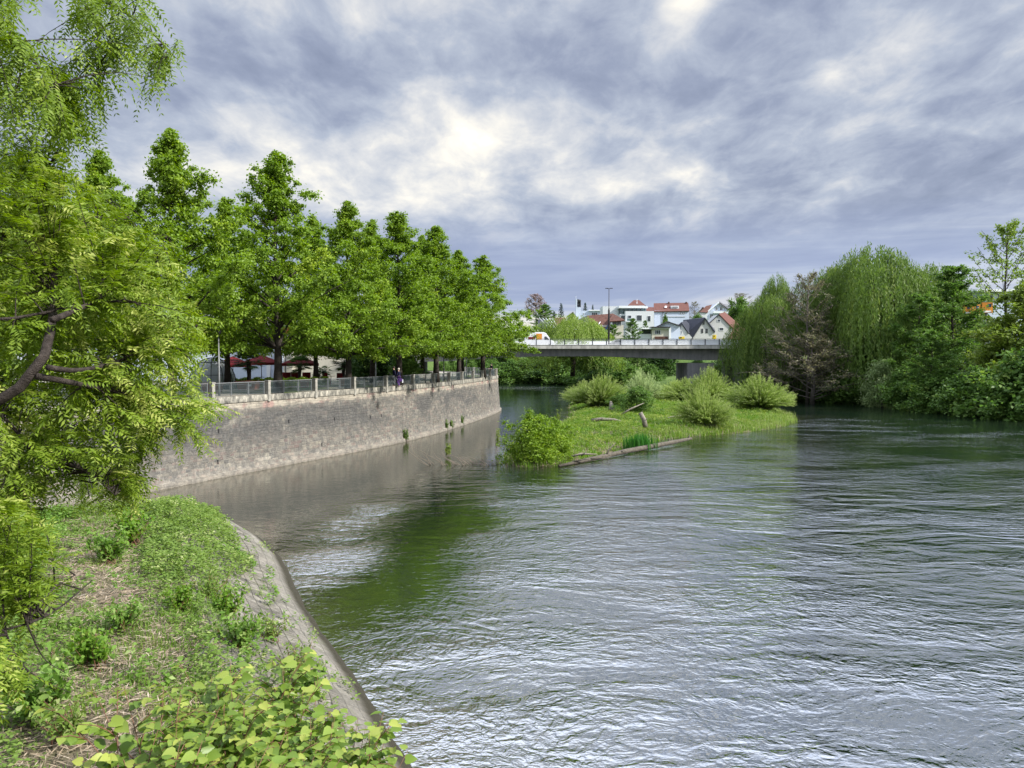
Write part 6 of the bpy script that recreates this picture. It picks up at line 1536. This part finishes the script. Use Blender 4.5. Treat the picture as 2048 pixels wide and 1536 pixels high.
# =================================================================== PROMENADE: building, terrace, furniture, lamps
G = 'lamp posts along the promenade'
for u, vt, d, mt, lb in ((437, 668, 52.5, 'rail_metal', 'grey lamp post behind the railing beside the glass dome'), (751, 684, 68, 'rail_metal', 'pale lamp post left of the people with the bicycle'), (887.5, 700, 84, 'trim_dark', 'thin dark lamp post right of the trunk below the bridge end'), (933, 712, 96, 'rail_metal', 'short pale lamp post with dark lantern near the wall corner')):
    lamp('lamp_post', u, vt, d, ZP, lb, mat=mt, r0=.055, group=G)
def xz(u, d): return (u - 1024) / FPX * d
b = empty('terrace_restaurant', (xz(480, 88), 88, ZP), 0, 'white plastered building with dark red fascia and dark doorway behind the trees', 'building')
wpoly(b, 'wall', rect(170, 668, 562, 770), 86, 12, 'render_blue_white'); wpoly(b, 'fascia', rect(165, 652, 566, 668), 85.4, 13, 'red_cloth')
wpoly(b, 'cornice', rect(168, 667, 565, 669), 85.2, .3, 'trim_white')
wpoly(b, 'door', rect(549, 709, 563, 763), 85.8, .25, 'door_dark'); wpoly(b, 'pilaster', rect(533, 700, 540, 765), 85.7, .3, 'render_white')
for k in range(4): win(b, 86, 200 + k * 52, 690, 222 + k * 52, 728, mull=1)
wpoly(b, 'drainpipe', rect(570.2, 688, 571.6, 765), 86.2, .15, 'roof_grey')
wpoly(b, 'corner_bay', rect(562, 676, 584, 765), 87, 8, 'render_cream'); win(b, 87, 573, 678, 581, 703, mull=1)
w_ = empty('terrace_wall', (xz(630, 88), 88, ZP), 0, 'pale cream garden wall with grey coping behind the red parasol', 'wall')
wpoly(w_, 'masonry', rect(584, 704, 696, 768), 88, .4, 'render_cream'); wpoly(w_, 'coping', rect(583, 702, 697, 704.4), 87.8, .7, 'concrete')
# string of bulbs
mb = MB(); A = at_y(410, 705, 70); B = at_y(560, 700, 84)
mb.tube([tuple(A.lerp(B, t) + Vector((0, 0, -.8 * (1 - (2 * t - 1) ** 2)))) for t in np.linspace(0, 1, 12)], .012, 4)
o = mb.obj('light_string', MATS['trim_dark']); tag(o, 'thin sagging cable of bulbs strung before the white building', 'light string')
m, n = newmat('dome_film'); out(n, prin(n, (0.62, 0.66, 0.72), .15, .6, None, 0, Alpha=.75))
def dome(u, d, rad, hgt, label):
    rt = empty('garden_dome', (xz(u, d), d, ZP), .3, label, 'dome', 'glass garden domes'); pr = [(rad * math.cos(t), hgt * math.sin(t) ** .85) for t in np.linspace(0, math.pi / 2 - .02, 9)]
    mb = MB(); mb.lathe(pr, 16); mb.obj('shell', MATS['dome_film'], rt, True)
    mb = MB()
    for k in range(12):
        a = k * math.pi / 6; mb.tube([((r_ + .02) * math.cos(a), (r_ + .02) * math.sin(a), z) for r_, z in pr], .028, 5)
    for i in (2, 5): mb.tube([((pr[i][0] + .02) * math.cos(a), (pr[i][0] + .02) * math.sin(a), pr[i][1]) for a in np.linspace(0, 6.283, 25)], .02, 4)
    mb.obj('ribs', MATS['trim_dark'], rt)
dome(425, 66, 1.9, 2.6, 'transparent dome tent with dark ribs beside the grey lamp post')
dome(232, 60, 1.9, 2.5, 'dome tent glimpsed through the feathery tree')
def parasol(u, d, hz, half, label, rz=0):
    rt = empty('parasol', (xz(u, d), d, ZP), rz, label, 'parasol', 'dark red terrace parasols')
    mb = MB(); n_ = 4; hgt = .75; vs = [(0, 0, hz + hgt)] + [(half * sx_, half * sy_, hz) for sx_, sy_ in ((-1, -1), (1, -1), (1, 1), (-1, 1))] + [(half * sx_, half * sy_, hz - .22) for sx_, sy_ in ((-1, -1), (1, -1), (1, 1), (-1, 1))]
    vs += [(x * .985, y * .985, z - .03) for x, y, z in vs]
    f = [(0, 1, 2), (0, 2, 3), (0, 3, 4), (0, 4, 1)] + [(1 + i, 5 + i, 5 + (i + 1) % 4, 1 + (i + 1) % 4) for i in range(4)]
    mb.add(vs, f + [tuple(9 + j for j in reversed(q)) for q in f] + [(5 + i, 14 + i, 14 + (i + 1) % 4, 5 + (i + 1) % 4) for i in range(4)]); mb.obj('canopy', MATS['red_cloth'], rt)
    mb = MB(); mb.tube([(0, 0, 0), (0, 0, hz + hgt)], .035, 8); mb.obj('pole', MATS['trim_dark'], rt, True)
    mb = MB()
    for sx_, sy_ in ((-1, -1), (1, -1), (1, 1), (-1, 1)): mb.beam((0, 0, hz + hgt - .05), (half * sx_ * .97, half * sy_ * .97, hz - .02), .03, .03)
    mb.obj('ribs', MATS['trim_dark'], rt)
    mb = MB(); mb.box((0, 0, .06), (.7, .7, .12)); mb.obj('base', MATS['concrete'], rt, bevel=.02)
parasol(601, 76, 2.05, 1.75, 'broad dark red parasol behind the middle palm', .25)
parasol(523, 74, 2.15, 1.35, 'dark red parasol between the dark palm and the tall trunk', .8)
parasol(466, 70, 2.0, 1.5, 'dark red parasol beside the transparent dome, left of the dark palm', .4)
def palm(seed, Htr, rad, nf):
    r = np.random.default_rng(seed); mb = MB(); mb.tube([(0, 0, 0), (.05, 0, Htr * .5), (0, .04, Htr)], [.17, .15, .18], 9); Cc = []; Tt = []; Nn = []; LL = []; st_ = MB()
    for i in range(nf):
        a = i * 2.4; e = r.uniform(-.55, 1.1); d = np.array([math.cos(a) * math.cos(e), math.sin(a) * math.cos(e), math.sin(e)]); c0 = np.array([0, 0, Htr]); hub = c0 + d * rad * .55
        st_.tube([tuple(c0), tuple((c0 + hub) / 2 + np.array([0, 0, .04])), tuple(hub)], [.015, .012, .01], 4)
        sd_ = np.cross(d, [0, 0, 1.0]); sd_ /= np.linalg.norm(sd_); up_v = np.cross(sd_, d)
        for q in np.linspace(-1.5, 1.5, 15):
            dd = d * math.cos(q) + sd_ * math.sin(q); dd = dd + np.array([0, 0, -.22]); l_ = rad * .55 * (1 - .12 * abs(q)); Cc.append(hub + dd * l_ * .5); Tt.append(dd); Nn.append(up_v + r.normal(size=3) * .1); LL.append(l_)
    LL = np.array(LL); st_.v += []; 
    return mb.mesh('trunk', MATS['bark_brown'], True), leaf_mesh('fronds', [leaves(np.array(Cc), np.array(Tt), np.array(Nn), LL, LL * .12, r.random(len(LL)), .1)], MATS['palm_leaf']), st_.mesh('leaf_stalks', MATS['palm_leaf'])
pal = palm(5, 1.9, 1.25, 34); pal2 = palm(6, 1.0, .75, 20)
for u, d, pr_, s, lb in ((600, 70, pal, 1.0, 'palm with fan leaves in front of the broad dark red parasol'), (688, 74, pal, 1.08, 'tall fan palm left of the right end trunk by the terrace wall'), (497, 66, pal, 1.15, 'dark bushy fan palm between the dome and the tall trunk'), (637, 73, pal2, 1.0, 'small fan palm between the two larger palms'), (648, 78, pal2, 1.25, 'slender small palm against the terrace wall')):
    place(pr_, 'fan_palm', (xz(u, d), d, ZP), lb, 'palm', 'potted palms on the terrace', u, s, ('trunk', 'fronds', 'leaf_stalks'))
# armchairs and tables
def chair_proto():
    P_ = []
    mb = MB(); mb.box((0, 0, .44), (.50, .48, .07)); P_.append(('seat', mb.mesh('seat', MATS['red_cloth'])))
    mb = MB(); pts = [(.27 * math.cos(a), .25 * math.sin(a)) for a in np.linspace(-.2, math.pi + .2, 9)]
    for (a, b) in zip(pts[:-1], pts[1:]): mb.beam((a[0], a[1], .68), (b[0], b[1], .68), .05, .42)
    P_.append(('backrest', mb.mesh('backrest', MATS['red_cloth'])))
    for sx_ in (-.2, .2):
        for sy_ in (-.19, .19): mb = MB(); mb.tube([(sx_, sy_, 0), (sx_ * .95, sy_ * .95, .42)], .018, 5); P_.append(('leg', mb.mesh('leg', MATS['trim_dark'])))
    return P_
CP = chair_proto()
def chair(u, d, rz, lb, s=1.0):
    rt = empty('terrace_chair', (xz(u, d), d, ZP), rz, lb, 'chair', 'red terrace armchairs', s)
    for nm_, me_ in CP: mobj(nm_, me_, rt)
chair(573, 74, 3.4, 'red armchair under the left side of the broad parasol', 1.35); chair(590, 75, 2.9, 'red armchair beside the trunk of the parasol palm', 1.35); chair(613, 74, 3.1, 'red armchair under the right side of the broad parasol', 1.35); chair(653, 77, 1.7, 'red chair against the terrace wall', 1.2); chair(681, 73, 1.5, 'red chair between the tall fan palm and the right trunk', 1.3)
def table(u, d, lb):
    rt = empty('bistro_table', (xz(u, d), d, ZP), 0, lb, 'table', 'round terrace tables')
    mb = MB(); mb.lathe([(.40, .74), (.41, .76), (.40, .78)], 16); mb.obj('table_top', MATS['trim_dark'], rt); mb = MB(); mb.tube([(0, 0, .03), (0, 0, .74)], .03, 7); mb.obj('stem', MATS['trim_dark'], rt); mb = MB(); mb.lathe([(.26, 0), (.24, .03), (.05, .05)], 12); mb.obj('foot', MATS['trim_dark'], rt)
table(520, 73, 'dark round table under the small parasol beside the tall trunk'); table(662, 77, 'small round table before the terrace wall'); table(597, 76.5, 'round table under the broad parasol')
for i, (u, d, w2, lb) in enumerate([(497, 63, 3.0, 'brown rectangular planter below the dark palm with a small white sign'), (609, 67, 1.3, 'brown planter box under the middle palm'), (684, 71.5, 1.0, 'brown planter box at the foot of the tall fan palm'), (656, 72, .8, 'slim brown flower pot left of the tall palm planter'), (425, 58, 2.4, 'dark brown planter behind the railing near the dome')]):
    rt = empty('planter_box', (xz(u, d), d, ZP), 0, lb, 'planter'); mb = MB()
    mb.lathe([(w2 * .30, 0), (w2 * .36, .62), (w2 * .40, .64), (w2 * .40, .70), (w2 * .33, .70), (w2 * .32, .60)], 4 if i != 3 else 14); o = mb.obj('box', MATS['terracotta'], rt); o.rotation_euler = (0, 0, .785)
    mb = MB(); mb.lathe([(w2 * .31, .58), (w2 * .31, .60)], 4 if i != 3 else 14); o = mb.obj('soil', MATS['bark_dark'], rt); o.rotation_euler = (0, 0, .785)
    if i == 0: mb = MB(); mb.box((.35, -w2 * .27, .40), (.28, .03, .2)); mb.obj('small_sign', MATS['trim_white'], rt)
# clipped hedge
rh = np.random.default_rng(66); N = 9000
xa, xb = xz(430, 66), xz(655, 70); P = np.column_stack([rh.uniform(0, 1, N), rh.uniform(-.45, .45, N), rh.random(N) ** .6 * .80])
C = np.column_stack([xa + (xb - xa) * P[:, 0], 66.5 + 4 * P[:, 0] + P[:, 1], P[:, 2] + .08 * np.sin(P[:, 0] * 60)]) - np.array([xa, 66.5, 0])
hd = leaf_mesh('box_hedge', [leaves(C, rand_dir(N, rh), unit(rh.normal(size=(N, 3)) * .7 + np.array([0, -.4, .8])), .13, .08, rh.random(N), .1)], MATS['linden_leaf'])
o = mobj('box_hedge', hd); o.location = (xa, 66.5, ZP); tag(o, 'low clipped box hedge in front of the terrace', 'hedge')
# park bench between trunks
bt = empty('park_bench', (xz(848, 80), 80, ZP), .5, 'grey park bench on the promenade lawn beyond the railing', 'bench')
mb = MB(); mb.box((0, 0, .45), (2.0, .45, .06)); mb.obj('seat', MATS['concrete'], bt, bevel=.01); mb = MB(); mb.box((0, .25, .72), (2.0, .06, .38)); mb.obj('backrest', MATS['concrete'], bt, bevel=.01)
for s in (-.8, .8): mb = MB(); mb.box((s, 0, .21), (.08, .4, .42)); mb.obj('leg', MATS['trim_dark'], bt)
# =================================================================== PEOPLE
plain('skin', (0.50, 0.32, 0.24), .6, .3, var=.05); plain('cloth_navy', (0.018, 0.018, 0.045), .9, .1); plain('cloth_purple', (0.10, 0.045, 0.20), .9, .1); plain('hair_white', (0.62, 0.58, 0.50), .8); plain('hair_dark', (0.03, .022, .018), .7); plain('cloth_black', (0.012, 0.012, 0.018), .9, .1); plain('cloth_grey', (0.06, .07, .10), .9)
def skin_obj(name, verts, edges, rad, mat, parent, root=0, sub=1):
    me = bpy.data.meshes.new(name); me.from_pydata(verts, edges, []); me.update(); me.materials.append(MATS[mat])
    o = bpy.data.objects.new(name, me); link(o, parent); sk = o.modifiers.new('skin', 'SKIN'); sk.use_smooth_shade = True
    lay = me.skin_vertices[0] if len(me.skin_vertices) else None
    if lay is not None:
        for i, r_ in enumerate(rad):
            lay.data[i].radius = (r_, r_) if not isinstance(r_, tuple) else r_; lay.data[i].use_root = (i == root)
    ss = o.modifiers.new('sub', 'SUBSURF'); ss.levels = sub; ss.render_levels = sub; return o
def person(x, y, rz, label, hair, top, legs, H=1.72, arms='down', scarf=None, head_fwd=.03, group=None, bag=False):
    s = H / 1.75; rt = empty('person', (x, y, ZP), rz, label, 'person', group)
    hands = {'down': ((.27, .05, .80), (-.27, .05, .80)), 'bar': ((.20, .42, .98), (-.20, .40, .98)), 'rail': ((.18, .38, 1.04), (-.18, .38, 1.04))}[arms]
    elb = {'down': ((.27, -.04, 1.08), (-.27, -.04, 1.08)), 'bar': ((.28, .10, 1.10), (-.28, .10, 1.10)), 'rail': ((.27, .10, 1.12), (-.27, .10, 1.12))}[arms]
    V = [(0, 0, .95), (0, -.01, 1.15), (0, 0, 1.38), (0, .0, 1.48), (0, head_fwd, 1.57), (0, head_fwd + .012, 1.655), (0, head_fwd, 1.72),
         (.18, 0, 1.40), elb[0], hands[0], (-.18, 0, 1.40), elb[1], hands[1],
         (.10, 0, .90), (.11, .02, .50), (.11, -.02, .09), (.11, .13, .035), (-.10, 0, .90), (-.12, .10, .50), (-.13, -.08, .10), (-.13, .07, .035),
         (0, head_fwd + .105, 1.615)]
    E = [(0, 1), (1, 2), (2, 3), (3, 4), (4, 5), (5, 6), (2, 7), (7, 8), (8, 9), (2, 10), (10, 11), (11, 12), (0, 13), (13, 14), (14, 15), (15, 16), (0, 17), (17, 18), (18, 19), (19, 20), (4, 21)]
    Rr = [.13, .12, .13, .055, .075, .092, .05, .07, .045, .032, .07, .045, .032, .09, .06, .045, .04, .09, .06, .045, .04, .014]
    # fingers: thumb and four fingers from each palm
    for hi, hnd in ((9, hands[0]), (12, hands[1])):
        sx_ = 1 if hnd[0] > 0 else -1; base = len(V)
        palm_ = (hnd[0], hnd[1] + (.05 if arms != 'down' else .01), hnd[2] - (.01 if arms != 'down' else .07)); V.append(palm_); Rr.append(.026); E.append((hi, base))
        for k in range(4):
            ox = (k - 1.5) * .018; ln = (.055, .068, .064, .048)[k]
            if arms == 'down': p1 = (palm_[0] + .004 * sx_, palm_[1] + ox, palm_[2] - ln * .6); p2 = (p1[0] - .010 * sx_, p1[1], p1[2] - ln * .5)
            else: p1 = (palm_[0] + ox, palm_[1] + ln * .6, palm_[2]); p2 = (p1[0], p1[1] + .008, p1[2] - ln * .55)
            V += [p1, p2]; Rr += [.009, .007]; E += [(base, len(V) - 2), (len(V) - 2, len(V) - 1)]
        V.append((palm_[0] - .035 * sx_, palm_[1] + .012, palm_[2] + .012)); Rr.append(.010); E.append((base, len(V) - 1))
    sc_ = lambda P_: [tuple(c * s for c in p) for p in P_]
    skin_obj('body', sc_(V), E, [r_ * s for r_ in Rr], 'skin', rt)
    jV = [V[0], V[1], V[2], (0, .0, 1.46), V[7], V[8], tuple(np.array(V[8]) * .25 + np.array(V[9]) * .75), V[10], V[11], tuple(np.array(V[11]) * .25 + np.array(V[12]) * .75), (0, 0, .86)]
    skin_obj('jacket', sc_(jV), [(0, 1), (1, 2), (2, 3), (2, 4), (4, 5), (5, 6), (2, 7), (7, 8), (8, 9), (0, 10)], [r_ * s for r_ in (.165, .155, .165, .075, .09, .065, .055, .09, .065, .055, .165)], top, rt)
    skin_obj('trousers', sc_([(0, 0, .93), V[13], V[14], V[15], V[17], V[18], V[19]]), [(0, 1), (1, 2), (2, 3), (0, 4), (4, 5), (5, 6)], [r_ * s for r_ in (.14, .105, .078, .062, .105, .078, .062)], legs, rt)
    mb = MB(); mb.lathe([(.085, 1.60), (.106, 1.66), (.100, 1.72), (.065, 1.765), (.01, 1.785)], 14, (0, head_fwd - .018, 0)); mb.v = [tuple(c * s for c in p) for p in mb.v]; mb.obj('hair', MATS[hair], rt, True)
    for sgn in (-1, 1):
        mb = MB(); mb.lathe([(.0, -.008), (.011, 0), (0, .008)], 8, (sgn * .032 * s, (head_fwd + .088) * s, 1.65 * s)); mb.obj('eye', MATS['hair_dark'], rt)
    mb = MB(); mb.box((0, (head_fwd + .082) * s, 1.575 * s), (.045, .014, .008)); mb.obj('mouth', MATS['red_cloth'], rt)
    return rt
dp = 68.9
person(xz(788, dp + .5), dp + .5, 1.9, 'person in a dark navy jacket walking beside the bicycle, taller of the two', 'hair_dark', 'cloth_navy', 'cloth_grey', 1.80, 'down')
person(xz(797.5, dp), dp, 1.4, 'white haired person in navy and purple holding the bicycle', 'hair_white', 'cloth_navy', 'cloth_purple', 1.66, 'bar')
person(xz(983, 112), 112, 2.6, 'person in black leaning at the railing near the wall corner', 'hair_dark', 'cloth_black', 'cloth_black', 1.74, 'rail')
# bicycle
bk_ = empty('bicycle', (xz(787, 68.3), 68.3, ZP), math.pi + .1, 'grey bicycle pushed along the railing by the two walking people', 'bicycle')
def ringmesh(R_, r_, n=28): 
    mb = MB(); mb.tube([(R_ * math.cos(a), 0, R_ * math.sin(a)) for a in np.linspace(0, 2 * math.pi, n)], r_, 5, False); return mb
for x in (-.55, .55):
    w_ = ringmesh(.33, .020).obj('tyre', MATS['tyre'], bk_); w_.location = (x, 0, .35)
    mb = MB()
    for k in range(12): a = k * math.pi / 6; mb.tube([(0, 0, 0), (.32 * math.cos(a), 0, .32 * math.sin(a))], .003, 3)
    mb.tube([(0, -.04, 0), (0, .04, 0)], .02, 6); mb.obj('spokes', MATS['rail_metal'], w_)
mb = MB(); A_, B_, C_, D_, E_ = (-.55, 0, .35), (-.12, 0, .30), (-.22, 0, .85), (.36, 0, .90), (.55, 0, .35)
for a, b in ((A_, B_), (A_, C_), (B_, C_), (B_, D_), (C_, D_), (D_, E_)): mb.tube([a, b], .017, 6)
mb.tube([D_, (.33, 0, 1.03)], .014, 6); mb.tube([(.33, -.27, 1.05), (.33, 0, 1.03), (.33, .27, 1.05)], .012, 6); mb.obj('frame', MATS['rail_metal'], bk_)
mb = MB(); mb.box((-.24, 0, .94), (.26, .15, .06)); mb.tube([(-.22, 0, .85), (-.235, 0, .93)], .012, 6); mb.obj('saddle', MATS['tyre'], bk_, bevel=.02)
mb = MB(); mb.box((-.62, .0, .62), (.30, .30, .26)); mb.obj('pannier', MATS['cloth_purple'], bk_, bevel=.03)
mb = MB(); mb.box((-.78, -.02, .52), (.12, .22, .30)); mb.obj('white_bag', MATS['trim_white'], bk_, bevel=.03)
